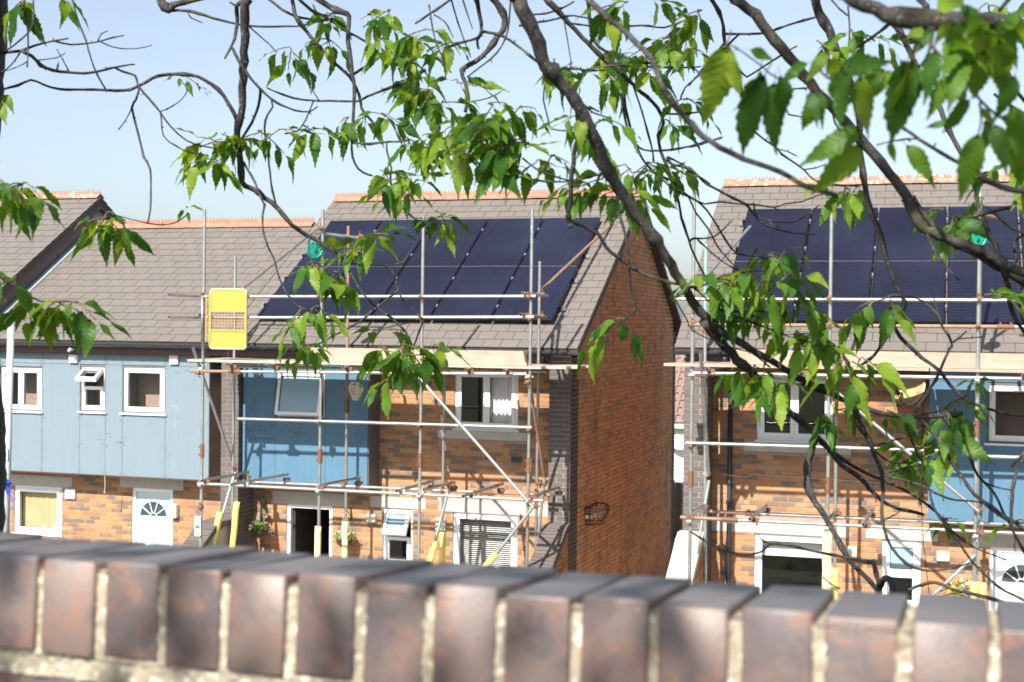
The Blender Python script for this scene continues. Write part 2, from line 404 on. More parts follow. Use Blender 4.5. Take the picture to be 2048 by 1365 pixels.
def pier(root, x0, x1, y0, y1, z0, z1, name='pier'):
    """Dark brick pier, quoin at its front right corner."""
    core = MB().box(x0+.012, x1-.008, y0+.008, y1, z0, z1).build(name, M['mortar_light'], root)
    m = MB(); z = z0; k = 0; W = x1-x0
    while z + .05 < z1:
        a, b = z+.005, min(z+.07, z1)
        if k % 2 == 0:
            m.box(x1-.215, x1, y0, y0+.1025, a, b); m.box(x0, x1-.225, y0, y0+.1025, a, b); y = y0+.1125
            seg = [.215, .1025, .215, .215, .215]
        else:
            m.box(x1-.1025, x1, y0, y0+.215, a, b)
            if W > .36: m.box(x0, x1-.3375, y0, y0+.1, a, b); m.box(x1-.3275, x1-.1125, y0, y0+.1, a, b)
            else: m.box(x0, x1-.1125, y0, y0+.1, a, b)
            y = y0+.225; seg = [.215]*6
        for g in seg:
            e = min(y+g, y1)
            if e-y > .03: m.box(x1-.1, x1, y, e, a, b)
            y = e+.01
            if y >= y1: break
        z += .075; k += 1
    return m, core
SLW, SLG = .29, .23
def slate_mesh(wd):
    L = SLG+.05; h = .016
    return MB().add([(0,0,.004+h),(wd,0,.004+h),(wd,L,h*.3),(0,L,h*.3),(0,0,.004),(wd,0,.004),(wd,L,-.002),(0,L,-.002)],
        [(0,1,2,3),(4,7,6,5),(0,4,5,1),(1,5,6,2),(2,6,7,3),(3,7,4,0)])
SLATE_ME = slate_mesh(SLW-.008).mesh('slate', M['slate'])
def slope_M(x, l, y0, z0, oz, h=.02):
    return Matrix.Translation((x, y0+l*CP-h*SP, z0+l*SP+h*CP-oz)) @ Matrix.Rotation(PT, 4, 'X')
def slates(roof, x0, x1, y0, z0, L, oz, budget, hidden, phase=0.0):
    rows = int(L/SLG); lst = []; rest = MB(); T0 = None
    for r in range(rows+1):
        l = r*SLG
        if l + .1 > L: break
        x = x0 - ((r % 2)*SLW/2 + phase) 
        while x < x1-.02:
            a, b = max(x, x0), min(x+SLW, x1); x += SLW
            if b-a < .03: continue
            lst.append((hidden(a, b, l), r, a, b, l))
    lst.sort(key=lambda q: (q[0], q[1])); n = 0
    for (h, r, a, b, l) in lst:
        Mx = slope_M(a, l, y0, z0, oz, .02+random.uniform(-.002,.002))
        if b-a > SLW-.002 and n < budget:
            put('slate', SLATE_ME, roof, M=Mx); n += 1
        else:
            sm = slate_mesh(b-a-.008); rest.add([(Mx @ Vector(v)) + Vector((0,0,oz)) for v in sm.v], sm.f)
    rest.build('slating', M['slate'], roof, kind='stuff')
def ridge_tiles(roof, x0, x1, y, z, oz, mat, wd=.30, teeth=4, rounded=True):
    m = MB(); n = max(1, round((x1-x0)/wd)); 
    pr = [(-.13,-.075),(-.02,-.005),(.02,-.005),(.13,-.075),(.13,-.095),(0,-.03),(-.13,-.095)]
    w_ = (x1-x0)/n - .006
    m.prism([(0, p, q) for p, q in reversed(pr)], (w_,0,0))
    t = w_/teeth; poly = [(0,-.008,-.01)]
    for i in range(teeth):
        if rounded: poly += [(i*t+.003,-.008,.022),(i*t+t*.12,-.008,.052),(i*t+t*.5,-.008,.092),(i*t+t*.88,-.008,.052),((i+1)*t-.003,-.008,.022)]
        else: poly += [(i*t,-.008,.012),(i*t+t*.5,-.008,.078)]
    if not rounded: poly.append((w_,-.008,.012))
    poly.append((w_,-.008,-.01)); m.prism(poly, (0,.016,0))
    me = m.mesh('ridge_tile', mat)
    for i in range(n):
        put('ridge_tile', me, roof, M=Matrix.Translation((x0+i*(x1-x0)/n, y+random.uniform(-.003,.003), z-oz+random.uniform(-.003,.003))) @ Matrix.Rotation(random.uniform(-.012,.012), 4, 'Y'))
def roof_deck(root, x0, x1, y0, z0, ry, oz, name='roof', back=None):
    rz = z0+(ry-y0)*TP; by = 2*ry-y0 if back is None else back; bz = rz-(by-ry)*TP; h = .09
    m = MB().prism([(x0,y0,z0),(x0,ry,rz),(x0,by,bz),(x0,by,bz-h),(x0,ry,rz-h*1.2),(x0,y0+.03,z0-h*.7)], (x1-x0,0,0))
    return m.build(name, M['verge'], root)
def rear_slating(roof, x0, x1, y0, z0, ry):
    rz = z0+(ry-y0)*TP; m = MB(); L = (ry-y0)/CP
    for r in range(int(L/SLG)+1):
        a, b = L-r*SLG, max(0, L-(r+1)*SLG); 
        ya, za, yb, zb = ry+(L-a)*CP, rz-(L-a)*SP, ry+(L-b)*CP, rz-(L-b)*SP
        m.prism([(x0,ya,za+.004),(x0,yb,zb+.024),(x0,yb,zb+.012),(x0,ya,za-.002)], (x1-x0,0,0))
    m.build('rear_slating', M['slate'], roof, kind='stuff')
def gutter(root, x0, x1, y, z, brackets=True):
    m = MB(); n = 8; prof = [(math.cos(math.pi+math.pi*i/n)*.057, math.sin(math.pi+math.pi*i/n)*.057) for i in range(n+1)]
    prof2 = [(a*.9, b*.9) for a, b in reversed(prof)]
    m.prism([(x0, y+a, z+b) for a, b in prof+prof2], (x1-x0,0,0))
    o = m.build('gutter', M['blackpvc'], root)
    b = MB(); x = x0+.4
    while x < x1:
        pr = [(a*1.1, bb*1.1) for a, bb in prof] + prof2
        b.prism([(x, y+a, z+bb) for a, bb in pr], (.03,0,0)); x += .95
    b.build('gutter_clip', M['blackpvc'], o); return o
def win(root, P, u0, u1, z0, z1, sashes, inset=.05, sill=True, vent=True, name='window', label=None, frame=.05, mat='upvc'):
    """uPVC window: sashes are (u0, u1, z0, z1, opening angle, pane material), in fractions of the frame opening."""
    g = MB(); d0, d1 = -inset, -inset-.07
    def bx(m, a, b, wa, wb, c, d):
        p, q = P(a, wa, c), P(b, wb, d); m.box(min(p[0],q[0]), max(p[0],q[0]), min(p[1],q[1]), max(p[1],q[1]), c, d)
    bx(g, u0, u1, d0, d1, z0, z0+frame); bx(g, u0, u1, d0, d1, z1-frame, z1)
    bx(g, u0, u0+frame, d0+.001, d1, z0+frame, z1-frame); bx(g, u1-frame, u1, d0+.001, d1, z0+frame, z1-frame)
    W = g.build(name, M[mat], root, label=label)
    iu0, iu1, iz0, iz1 = u0+frame, u1-frame, z0+frame, z1-frame
    for (a, b, c, d, ang, pm) in sashes:
        a, b = iu0+(iu1-iu0)*a+.002, iu0+(iu1-iu0)*b-.002; c, d = iz0+(iz1-iz0)*c+.002, iz0+(iz1-iz0)*d-.002
        f = MB(); e = .055; t0, t1 = d0+.018, d0-.045
        if ang: f_e = e
        hz = d; 
        R = Matrix.Rotation(-ang, 4, 'X')
        def rot(m):
            if ang:
                pv = Vector(P(a, d0, hz)); m.v = [tuple(pv + R @ (Vector(v)-pv)) for v in m.v]
            return m
        bx(f, a, b, t0, t1, c, c+e); bx(f, a, b, t0, t1, d-e, d); bx(f, a, a+e, t0, t1, c+e, d-e); bx(f, b-e, b, t0, t1, c+e, d-e)
        rot(f).build('sash', M[mat], W)
        k = MB(); bx(k, a+e-.01, b-e+.01, d0-.006, d0-.02, c+e-.01, d-e+.01); rot(k).build('pane', M[pm], W)
        gk = MB(); bb = .008
        bx(gk, a+e-.001, b-e+.001, t0-.006, t0-.02, c+e, c+e+bb); bx(gk, a+e-.001, b-e+.001, t0-.006, t0-.02, d-e-bb, d-e)
        bx(gk, a+e, a+e+bb, t0-.006, t0-.02, c+e+bb, d-e-bb); bx(gk, b-e-bb, b-e, t0-.006, t0-.02, c+e+bb, d-e-bb)
        rot(gk).build('glazing_bead', M['bolt'], W)
        if vent and b-a > .3:
            v = MB(); bx(v, (a+b)/2-min(.13,(b-a)*.3), (a+b)/2+min(.13,(b-a)*.3), t0+.012, t0, d-e*.65, d-e*.3); rot(v).build('trickle_vent', M['upvc'], W)
    if sill:
        s_ = MB(); bx(s_, u0-.03, u1+.03, d0+.06, d1, z0-.03, z0-.002); s_.build('sill', M[mat], W)
    return W
def clad_bay(root, P, panels, mat, bolts=True):
    bay = MB()
    return bay

CZ = 3.742                                # ridge distance of the deeper houses
def fascia_soffit(root, x0, x1, z0=4.955, z1=5.1, y=-.56):
    MB().box(x0, x1, y, y+.03, z0, z1).build('fascia', M['maroon'], root)
    MB().box(x0, x1, y+.03, -.002, z0+.02, z0+.04).build('soffit', M['maroon'], root)
def bay(root, P, u0, u1, z0, z1, joints, holes, mat, strip_z, proud=.45, side=None, seedv=1):
    """Clad first-floor bay; holes are window openings, each sheet is a panel of its own."""
    def bx(m, a, b, wa, wb, c, d):
        p, q = P(a, wa, c), P(b, wb, d); m.box(min(p[0],q[0]), max(p[0],q[0]), min(p[1],q[1]), max(p[1],q[1]), c, d)
    core = MB()
    us = sorted({u0+.01, u1-.01, *[h[0]+.03 for h in holes], *[h[1]-.03 for h in holes]})
    for a, b in zip(us, us[1:]):
        hh = [h for h in holes if h[0] < (a+b)/2 < h[1]]
        if hh:
            bx(core, a, b, 0, proud-.016, z0+.005, hh[0][2]+.03); bx(core, a, b, 0, proud-.016, hh[0][3]-.03, z1)
        else: bx(core, a, b, 0, proud-.016, z0+.005, z1)
    B = core.build('bay', M['clad_side'], root)
    def panel(a, b, c, d):
        m = MB(); bx(m, a+.003, b-.003, proud-.014, proud, c+.003, d-.003); m.build('cladding_panel', mat, B)
        t = MB(); n = max(2, round((d-c)/.5)+1)
        for i in range(n):
            for e in ((a+.035, b-.035) if b-a > .3 else ((a+b)/2,)):
                zz = c+.04+(d-c-.08)*i/(n-1); q = P(e, proud+.002, zz); t.tube([(q[0], q[1]+.004, zz), (q[0], q[1]-.003, zz)], .008, 6)
        t.build('bolt_heads', M['bolt'], B, kind='stuff')
    for a, b in zip(joints, joints[1:]):
        hh = [h for h in holes if h[0]-.02 < (a+b)/2 < h[1]+.02]
        if hh:
            h = hh[0]; panel(a, b, z0, h[2]-.03)
            if h[3] < strip_z-.05: panel(a, b, h[3], strip_z)
        else: panel(a, b, z0, strip_z)
    for a, b in zip(joints, joints[1:]): panel(a, b, strip_z, z1)
    m = MB(); e = side
    x, y0, _ = P(e, 0, 0); x2 = P(e, proud-.02, 0)[1]
    m.box(x-.002, x+.012, min(y0, x2), max(y0, x2), z0+.004, z1-.002); m.build('bay_side', M['clad_side'], B)
    m = MB(); bx(m, u0, u1, 0, proud-.003, z0-.016, z0+.002); m.build('bay_underside', M['maroon'], B)
    return B

def semi(root, s, oz, sh, roofx, ridge_mat, hide, budget=300, gable_bricks=True, kw={}):
    P = lambda u, w, z: (s*(u+sh), -w, z)
    op = [(1.04,2.12,3.84,4.79),(1.03,2.13,1.40,2.475),(2.84,3.37,1.50,2.485),(4.30,5.15,GZ,2.45)]
    lint = [(.40,2.37,2.475,2.68),(2.61,3.60,2.485,2.665),(4.05,5.41,2.455,2.67)]
    block = op + lint + [(.86,2.39,3.67,3.81),(3.47,5.76,2.83,5.1),(5.76,6.0,2.4,5.1)]
    W = front_backing(.30,5.95,GZ,5.1, op, P).build('front_wall', M['mortar'], root)
    wl = Wall(.335,5.95,GZ,5.05, block, phase=.05)
    lay(W, wl, P, GZ, budget, lambda q: (0 if q[2] > 1.9 else 1, abs(q[2]-3.3)))
    for (a, b, c, d) in lint:
        p, q = P(a, .006, c), P(b, -.1, d); MB().box(p[0], q[0], p[1], q[1], c, d).build('lintel', M['stone'], W)
    p, q = P(.86,.065,0), P(2.39,-.1,0); MB().box(p[0], q[0], p[1], q[1], 3.675, 3.808).build('stone_sill', M['stone'], W)
    # windows and doors
    win(root, P, 1.04,2.12,3.84,4.79, [(0,.5,0,1,0,'glass'),(.5,1,0,1,0,'glass')], .03, name='window')
    win(root, P, 1.03,2.13,1.42,2.475, [(0,1,0,1,0,'glass')], .04)
    small = [(0,1,.5,1,.55 if s < 0 else 0,'frost'),(0,1,0,.5,0,'glass')]
    win(root, P, 2.84,3.37,1.52,2.485, small, .04, vent=False)
    PB = lambda u, w, z: (s*(u+sh), -w-.45, z)
    win(root, PB, 4.22,5.14,3.94,4.755, [(0,1,0,1,.2 if s < 0 else 0,'frost' if s < 0 else 'glass')], .02)
    bay(root, P, 3.46, 5.75, 2.83, 4.95, [3.46,4.22,5.14,5.75], [(4.22,5.14,3.94,4.755)], M['clad_b'], 4.775, side=3.46 if s < 0 else 3.475)
    fascia_soffit(root, *sorted((s*(.36 if s < 0 else .34), s*5.98)))
    gutter(root, *sorted((0 if s < 0 else -.12, s*5.99)), -.71, 5.135)
    # front pier and its dark quoin
    if s < 0: m, core = pier(root, -.352, 0, -.55, -.08, GZ, 5.07)
    else: m, core = pier(root, 0, .335, -.55, 0, GZ, 5.03)
    m.build('pier_brickwork', M['brick_dark'], core, kind='stuff')
    # gable
    gx = 0
    fl = lambda z: max(-.075, EY+(z-EZ)/TP+.1) if z > EZ-.5 else -.075
    rl = lambda z: min(7.48, 2*CZ-(EY+(z-EZ)/TP)-.1)
    rz = EZ+(CZ-EY)*TP
    G = MB().prism([(-s*-.008*1, -.55+.02, GZ), (s*.008, 7.48, GZ), (s*.008, 7.48, EZ-.1), (s*.008, CZ, rz-.16), (s*.008, -.3, EZ+.1), (s*.008, -.55+.02, EZ-.1)], (s*.2,0,0))
    G = G.build('gable_wall', M['mortar'], root)
    PG = (lambda v, w, z: (w, v, z)) if s < 0 else (lambda v, w, z: (-w, v, z))
    wl = Wall(-.075,7.19,GZ,rz-.12, [], lambda z: (fl(z), min(7.19, rl(z))))
    lay(G, wl, PG, GZ, 0, lambda q: 0, math.pi/2 if s < 0 else -math.pi/2, M['brick_gable'])
    wl = Wall(7.2,7.48,GZ,EZ+.3, [], lambda z: (7.2, rl(z)))
    lay(G, wl, PG, GZ, 0, lambda q: 0, math.pi/2 if s < 0 else -math.pi/2, M['brick_dark'])
    MB().box(min(s*.2,s*6), max(s*.2,s*6), 7.28, 7.48, GZ, 5.1).build('rear_wall', M['mortar'], root)
    # rooms
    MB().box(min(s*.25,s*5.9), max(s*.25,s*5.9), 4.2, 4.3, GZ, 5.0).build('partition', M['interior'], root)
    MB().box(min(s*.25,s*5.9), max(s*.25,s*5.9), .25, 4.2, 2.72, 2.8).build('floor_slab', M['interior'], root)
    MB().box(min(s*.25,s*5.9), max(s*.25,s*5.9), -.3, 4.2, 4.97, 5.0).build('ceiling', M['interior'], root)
    # roof
    R = roof_deck(root, roofx[0], roofx[1], EY, EZ, CZ, oz)
    L = (CZ-EY)/CP
    slates(R, roofx[0], roofx[1], EY, EZ, L-.05, GZ, 300, hide)
    rear_slating(R, roofx[0], roofx[1], EY, EZ, CZ)
    return R

HC = thing('terraced_house', 'gable-end brick house with blue bay, open front door and solar panels, behind the middle scaffold', 'house', (0,0,GZ), 0, (0,0,GZ))
PX1 = -.416; PX0 = PX1-5*1.053            # solar array of the middle roof
def hideC(a, b, l): return 1 if (.75 < l < 3.85 and PX0-.05 < a and b < PX1+.05) else 0
RC = semi(HC, -1, GZ, 0, (-6.07,.13), M['ridge'], hideC)
ridge_tiles(RC, -6.07, .10, CZ, EZ+(CZ-EY)*TP+.085, GZ, M['ridge'])
HR = thing('terraced_house', 'brick house with satellite dish, blue bay at the right edge, behind the right-hand scaffold', 'house', (ROX,ROY,GZ+.06), ROT, (0,0,GZ))
RX0 = .44; RX1 = RX0+5*1.055
def hideR(a, b, l): return 1 if (.75 < l < 3.85 and RX0-.05 < a and b < RX1+.05) or a > 4.9 else 0
RR = semi(HR, 1, GZ, -.06, (-.13,6.2), M['ridge_old'], hideR)
ridge_tiles(RR, -.10, 6.15, CZ, EZ+(CZ-EY)*TP+.085, GZ, M['ridge_old'], .45, 7, False)

# party pier between the middle and the left house
m, core = pier(HC, -6.105, -5.775, -.55, 0, GZ, 4.94)
m.build('pier_brickwork', M['brick_dark'], core, kind='stuff')

# ---- the left house
HL = thing('terraced_house', 'brick house with long pale blue bay and mint front door, left of the scaffolds', 'house', (0,0,GZ), 0, (0,0,GZ))
P = lambda u, w, z: (u, -w, z); LR = 2.88
opL = [(-10.66,-9.64,1.66,2.52),(-8.18,-7.36,GZ,2.585)]
linL = [(-10.9,-9.41,2.53,2.715),(-8.42,-7.14,2.59,2.775)]
W = front_backing(-11.0,-6.10,GZ,5.1, opL, P).build('front_wall', M['mortar'], HL)
wl = Wall(-11.0,-6.11,GZ,4.9, opL+linL+[(-11.0,-6.40,2.83,5.1)], phase=.04)
lay(W, wl, P, GZ, 300, lambda q: (0 if q[2] > 1.6 else 1, abs(q[2]-2.4)))
for (a, b, c, d) in linL: MB().box(a, b, -.006, .1, c, d).build('lintel', M['stone'], W)
wins = [(-10.62,-9.73,3.91,4.70),(-8.95,-8.43,3.94,4.735),(-8.09,-7.24,3.94,4.745)]
PB = lambda u, w, z: (u, -w-.45, z)
bay(HL, P, -11.0, -6.39, 2.84, 4.95, [-11.0,-10.62,-9.73,-8.95,-8.43,-8.09,-7.24,-6.39], wins, M['clad'], 4.765, side=-6.40)
win(HL, PB, *wins[0], [(0,.5,0,1,0,'glass'),(.5,1,0,1,0,'glass')], .02, vent=False)
win(HL, PB, *wins[1], [(0,1,.56,1,.95,'glass'),(0,1,0,.56,0,'glass')], .02, vent=False)
win(HL, PB, *wins[2], [(0,1,0,1,0,'glass')], .02)
WY = win(HL, P, -10.66,-9.64,1.66,2.52, [(0,1,0,1,0,'glass')], .04)
fascia_soffit(HL, -11.0, -5.98); gutter(HL, -11.0, -6.0, -.71, 5.135)
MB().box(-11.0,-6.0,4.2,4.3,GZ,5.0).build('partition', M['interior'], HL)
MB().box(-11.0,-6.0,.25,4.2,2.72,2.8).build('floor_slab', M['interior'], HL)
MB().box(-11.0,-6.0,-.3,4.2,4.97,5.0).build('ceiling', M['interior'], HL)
MB().box(-11.0,-6.0,5.7,5.9,GZ,5.1).build('rear_wall', M['mortar'], HL)
RL = roof_deck(HL, -11.0, -6.075, EY, EZ, LR, GZ)
slates(RL, -11.0, -6.075, EY, EZ, (LR-EY)/CP-.05, GZ, 300, lambda a, b, l: 1 if a < -10.7 else 0, .08)
rear_slating(RL, -11.0, -6.075, EY, EZ, LR)
ridge_tiles(RL, -10.98, -6.08, LR, EZ+(LR-EY)*TP+.085, GZ, M['ridge'])
# flashing where the taller neighbour rises out of this roof
def on_roof(x, l, h): return (x, EY+l*CP-h*SP, EZ+l*SP+h*CP)
m = MB(); Lm = (LR-EY)/CP
m.add([on_roof(-10.99,.05,.055), on_roof(-10.86,.05,.05), on_roof(-10.86,Lm,.05), on_roof(-10.99,Lm,.055)], [(0,1,2,3)]).build('flashing', M['lead'], RL)

# ---- the raised house at the far left
HF = thing('terraced_house', 'taller house at the far left, only its slate roof and dark barge board in view', 'house', (0,0,GZ), 0, (0,0,GZ))
FZ, FR = EZ+.5, 3.1
MB().box(-17,-11.02,0,.2,GZ,5.6).build('front_wall', M['brick'], HF)
MB().box(-17,-11.02,6.5,6.7,GZ,5.6).build('rear_wall', M['brick'], HF)
RF = roof_deck(HF, -17, -10.95, EY, FZ, FR, GZ)
slates(RF, -17, -10.95, EY, FZ, (FR-EY)/CP-.05, GZ, 200, lambda a, b, l: 1 if a < -13.2 or l < 1.2 else 0, .15)
rear_slating(RF, -17, -10.95, EY, FZ, FR)
ridge_tiles(RF, -17, -10.97, FR, FZ+(FR-EY)*TP+.085, GZ, M['ridge_old'], .45, 7, False)
def onf(x, l, h): return (x, EY+l*CP-h*SP, FZ+l*SP+h*CP)
Lf = (FR-EY)/CP; fzr = FZ+(FR-EY)*TP
MB().prism([onf(-10.975,0,-.01), onf(-10.975,Lf,-.01), (-10.975,FR,fzr-.22), onf(-10.975,0,-.16)], (.02,0,0)).build('barge_board', M['maroon'], HF)
MB().prism([(-10.975,FR,fzr-.01),(-10.975,2*FR-EY,FZ-.01),(-10.975,2*FR-EY,FZ-.17),(-10.975,FR,fzr-.22)], (.02,0,0)).build('barge_board', M['maroon'], HF)
MB().prism([(-11.05,0,GZ),(-11.05,6.6,GZ),(-11.05,6.6,FZ+.2),(-11.05,FR,fzr-.15),(-11.05,EY+.2,FZ),(-11.05,EY+.2,EZ-.1),(-11.05,0,EZ-.3)], (.03,0,0)).build('flank_wall', M['lead'], HF)
FL = HF.children[-1]
m = MB().box(0,.009,0,.29,-.34,0).mesh('hung_slate', M['slate'])
for i in range(15):
    l = .1+i*.28
    p = on_roof(-11.018, l, .40)
    put('hung_slate', m, FL, M=Matrix.Translation((p[0], p[1], p[2]-GZ-.02)) @ Matrix.Rotation(PT, 4, 'X') @ Matrix.Rotation(.02*(i % 2), 4, 'Z'))

# ---- front doors
def door(root, P, u0, u1, z1, mat, inset=.06, fan=True, handle='u1'):
    def bx(m, a, b, wa, wb, c, d):
        p, q = P(a, wa, c), P(b, wb, d); m.box(min(p[0],q[0]), max(p[0],q[0]), min(p[1],q[1]), max(p[1],q[1]), c, d)
    f = MB(); bx(f, u0, u0+.06, -.03, -.12, GZ, z1); bx(f, u1-.06, u1, -.03, -.12, GZ, z1); bx(f, u0+.06, u1-.06, -.031, -.12, z1-.06, z1)
    D = f.build('door', M['upvc'], root)
    a, b = u0+.065, u1-.065; cx = (a+b)/2
    l = MB(); bx(l, a, b, -inset, -inset-.045, GZ+.03, z1-.065); L = l.build('door_leaf', M[mat], D)
    for c in (-1, 1):
        for (zz0, zz1) in ((GZ+.25, GZ+.75), (GZ+.9, z1-.66)):
            for g in range(2):
                p_ = MB(); e = .03+g*.025
                bx(p_, cx+c*.19-.13+e, cx+c*.19+.13-e, -inset+.008-g*.0+.004*g, -inset, zz0+e, zz1-e); p_.build('raised_panel', M[mat], L)
    if fan:
        R0 = min(.27, (b-a)/2-.06); zc = z1-.5; n = 14
        pts = [P(cx+R0*math.cos(math.pi*i/n), -inset+.006, zc+R0*math.sin(math.pi*i/n)) for i in range(n+1)]
        MB().prism(pts, (0,.012,0)).build('fanlight', M['glass_dk'], L)
        r = MB(); r.tube([P(cx+(R0+.012)*math.cos(math.pi*i/n), -inset+.008, zc+(R0+.012)*math.sin(math.pi*i/n)) for i in range(n+1)], .017, 6)
        r.tube([P(cx-R0-.02, -inset+.008, zc), P(cx+R0+.02, -inset+.008, zc)], .017, 6)
        for an in (36,72,108,144): r.tube([P(cx+.07*math.cos(math.radians(an)), -inset+.009, zc+.07*math.sin(math.radians(an))), P(cx+R0*math.cos(math.radians(an)), -inset+.009, zc+R0*math.sin(math.radians(an)))], .010, 6)
        r.tube([P(cx+.07*math.cos(math.pi*i/6), -inset+.009, zc+.07*math.sin(math.pi*i/6)) for i in range(7)], .010, 6)
        r.build('fan_bars', M[mat], L)
    k = MB(); p = P(cx, -inset+.02, z1-.85); k.ball(p, .022, .012, .03); k.tube([(p[0]+.03*math.cos(t*.7), p[1], p[2]-.05+.045*math.sin(t*.7)) for t in range(10)], .006, 5)
    k.build('knocker', M['alu'], L, True)
    return D
M['glass_dk'] = simple('dark_glass', (.03,.04,.05), (.06,.07,.08), 9, .05)
door(HL, P, -8.18, -7.36, 2.585, 'mint')
PRr = lambda u, w, z: ((u-.06), -w, z)
door(HR, PRr, 4.30, 5.15, 2.45, 'upvc')
# the middle house's door stands open on a dark hall
PC = lambda u, w, z: (-u, -w, z)
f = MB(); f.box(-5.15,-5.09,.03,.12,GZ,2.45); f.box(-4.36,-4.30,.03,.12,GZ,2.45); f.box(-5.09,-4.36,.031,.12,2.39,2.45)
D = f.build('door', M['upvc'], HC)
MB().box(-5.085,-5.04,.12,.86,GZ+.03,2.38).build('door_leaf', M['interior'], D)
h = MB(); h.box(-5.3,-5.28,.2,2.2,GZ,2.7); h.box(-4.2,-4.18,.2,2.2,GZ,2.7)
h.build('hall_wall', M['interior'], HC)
h = MB(); h.tube([(-4.86,.9,GZ+.2),(-4.40,1.5,GZ+1.75)], .04, 8); h.build('stair_rail', M['board_old'], HC)

# ------------------------------------------------------------ what shows in and on the windows
def folds(x0, x1, y, z0, z1, n, amp, root, mat, name):
    m = MB(); N_ = n*6; vs_ = []; fs = []
    for i in range(N_+1):
        x = x0+(x1-x0)*i/N_; yy = y+amp*math.sin(i/6*2*math.pi+.6*math.sin(i*.37))
        vs_ += [(x, yy, z0), (x+.006*math.sin(i*.9), yy*1.0, z1)]
    for i in range(N_): fs.append((2*i,2*i+2,2*i+3,2*i+1))
    m.add(vs_, fs); return m.build(name, mat, root, True)
folds(-1.54,-1.10,.15,3.88,4.74,6,.025,HC,M['curtain'],'curtain')
folds(-10.58,-9.72,.16,1.70,2.47,6,.008,HL,M['curtain_y'],'curtain')
for root, s, sh in ((HC,-1,0),):
    bl = MB().box(-.5,.5,-.012,.012,-.0009,.0009).mesh('blind_slat', M['blind'])
    B = MB().box(-2.06,-1.10,.155,.185,2.385,2.41).build('blind', M['blind'], root)
    for i in range(27):
        o = put('blind_slat', bl, B, M=Matrix.Translation((-1.58,.17,2.36-i*.033-GZ)) @ Matrix.Rotation(math.radians(25),4,'X') @ Matrix.Diagonal((.96,1,1,1)))
MB().box(1.05,1.98,.17,.175,2.13,2.41).build('roller_blind', M['curtain'], HR)
# stone edge vents, meter boxes and wall boxes
def plate(root, x0, x1, y, z0, z1, mat, name, d=.06, slats=0, label=None):
    o = MB().box(x0, x1, y-d, y, z0, z1).build(name, mat, root, label=label)
    if slats:
        m = MB()
        for i in range(slats):
            z = z0+.02+(z1-z0-.04)*(i+.5)/slats; m.box(x0+.015, x1-.015, y-d-.008, y-d, z-.006, z+.006)
        m.build('vent_slats', mat, o)
    return o
plate(HL,-9.15,-8.99,-.45,4.785,4.925,M['white'],'wall_vent',.05,3)
plate(HL,-7.14,-6.98,-.45,4.80,4.95,M['white'],'wall_vent',.05,3)
plate(HL,-9.53,-9.33,0,2.335,2.51,M['white'],'wall_vent',.05,3)
plate(HL,-7.36,-7.23,0,2.11,2.34,M['white'],'meter_box',.10)
plate(HC,-3.65,-3.49,0,2.22,2.36,M['cream'],'wall_vent',.05)
plate(HC,-2.42,-2.25,0,2.17,2.37,M['cream'],'wall_vent',.05,2)
plate(HC,-1.135,-.965,0,3.335,3.42,M['blackpvc'],'cable_bracket',.035)
plate(HR,2.27-.0,2.43,0,2.17,2.36,M['cream'],'wall_vent',.05,1)
plate(HR,3.53,3.70,0,2.22,2.36,M['cream'],'wall_vent',.05,1)
# security light on the left fascia
k = MB(); k.tube([(-8.98,-.58,5.03),(-8.98,-.66,5.02)], .018, 8); k.tube([(-9.04,-.66,4.99),(-8.98,-.67,5.05)], .028, 8, True); k.build('spot_light', M['white'], HL, True)
# pull cord hanging below the left bay
k = MB(); k.tube([(-8.44,-.44,2.84),(-8.44,-.43,2.66),(-8.45,-.43,2.56)], .006, 5); k.ball((-8.45,-.43,2.54),.014,.014,.02,6,4); k.build('cord', M['cable'], HL)
# yellow window sill ornament
k = MB(); k.tube([(-9.87,.16,1.74),(-9.87,.16,1.82)], [.07,.05], 10); k.ball((-10.10,.16,1.76),.03,.03,.04); k.build('sill_ornament', M['white'], HL, True)
# alarm box: flat hexagon-triangle
A = thing('alarm_box', 'off-white angular alarm box on the blue bay of the middle house', 'alarm box', (-3.68,-.45,4.27))
pr = [(-.15,.20),(-.08,.31),(.08,.31),(.15,.20),(.05,0),(-.05,0)]
q = [(x*.72, -.07, .03+z*.86+.01) for x, z in pr]; b = [(x, 0, z) for x, z in pr]
MB().add(b+q, [(0,1,2,3,4,5),(11,10,9,8,7,6)]+[(i,6+i,6+(i+1)%6,(i+1)%6) for i in range(6)]).build('case', M['cream'], A)
mk = MB()
for (x0,x1,z0,z1) in ((-.055,.0,.20,.21),(-.055,-.045,.15,.20),(-.055,.0,.14,.15),(-.01,.0,.15,.20),(-.032,-.023,.155,.175)): mk.box(x0,x1,-.073,-.0705,z0,z1)
mk.build('emblem', M['orange'], A)
mk = MB()
for i in range(5): mk.box(-.05+i*.02,-.038+i*.02,-.073,-.0705,.252,.272)
for i in range(4): mk.box(-.03+i*.018,-.018+i*.018,-.073,-.0705,.105,.118)
mk.build('lettering', M['graf'], A)
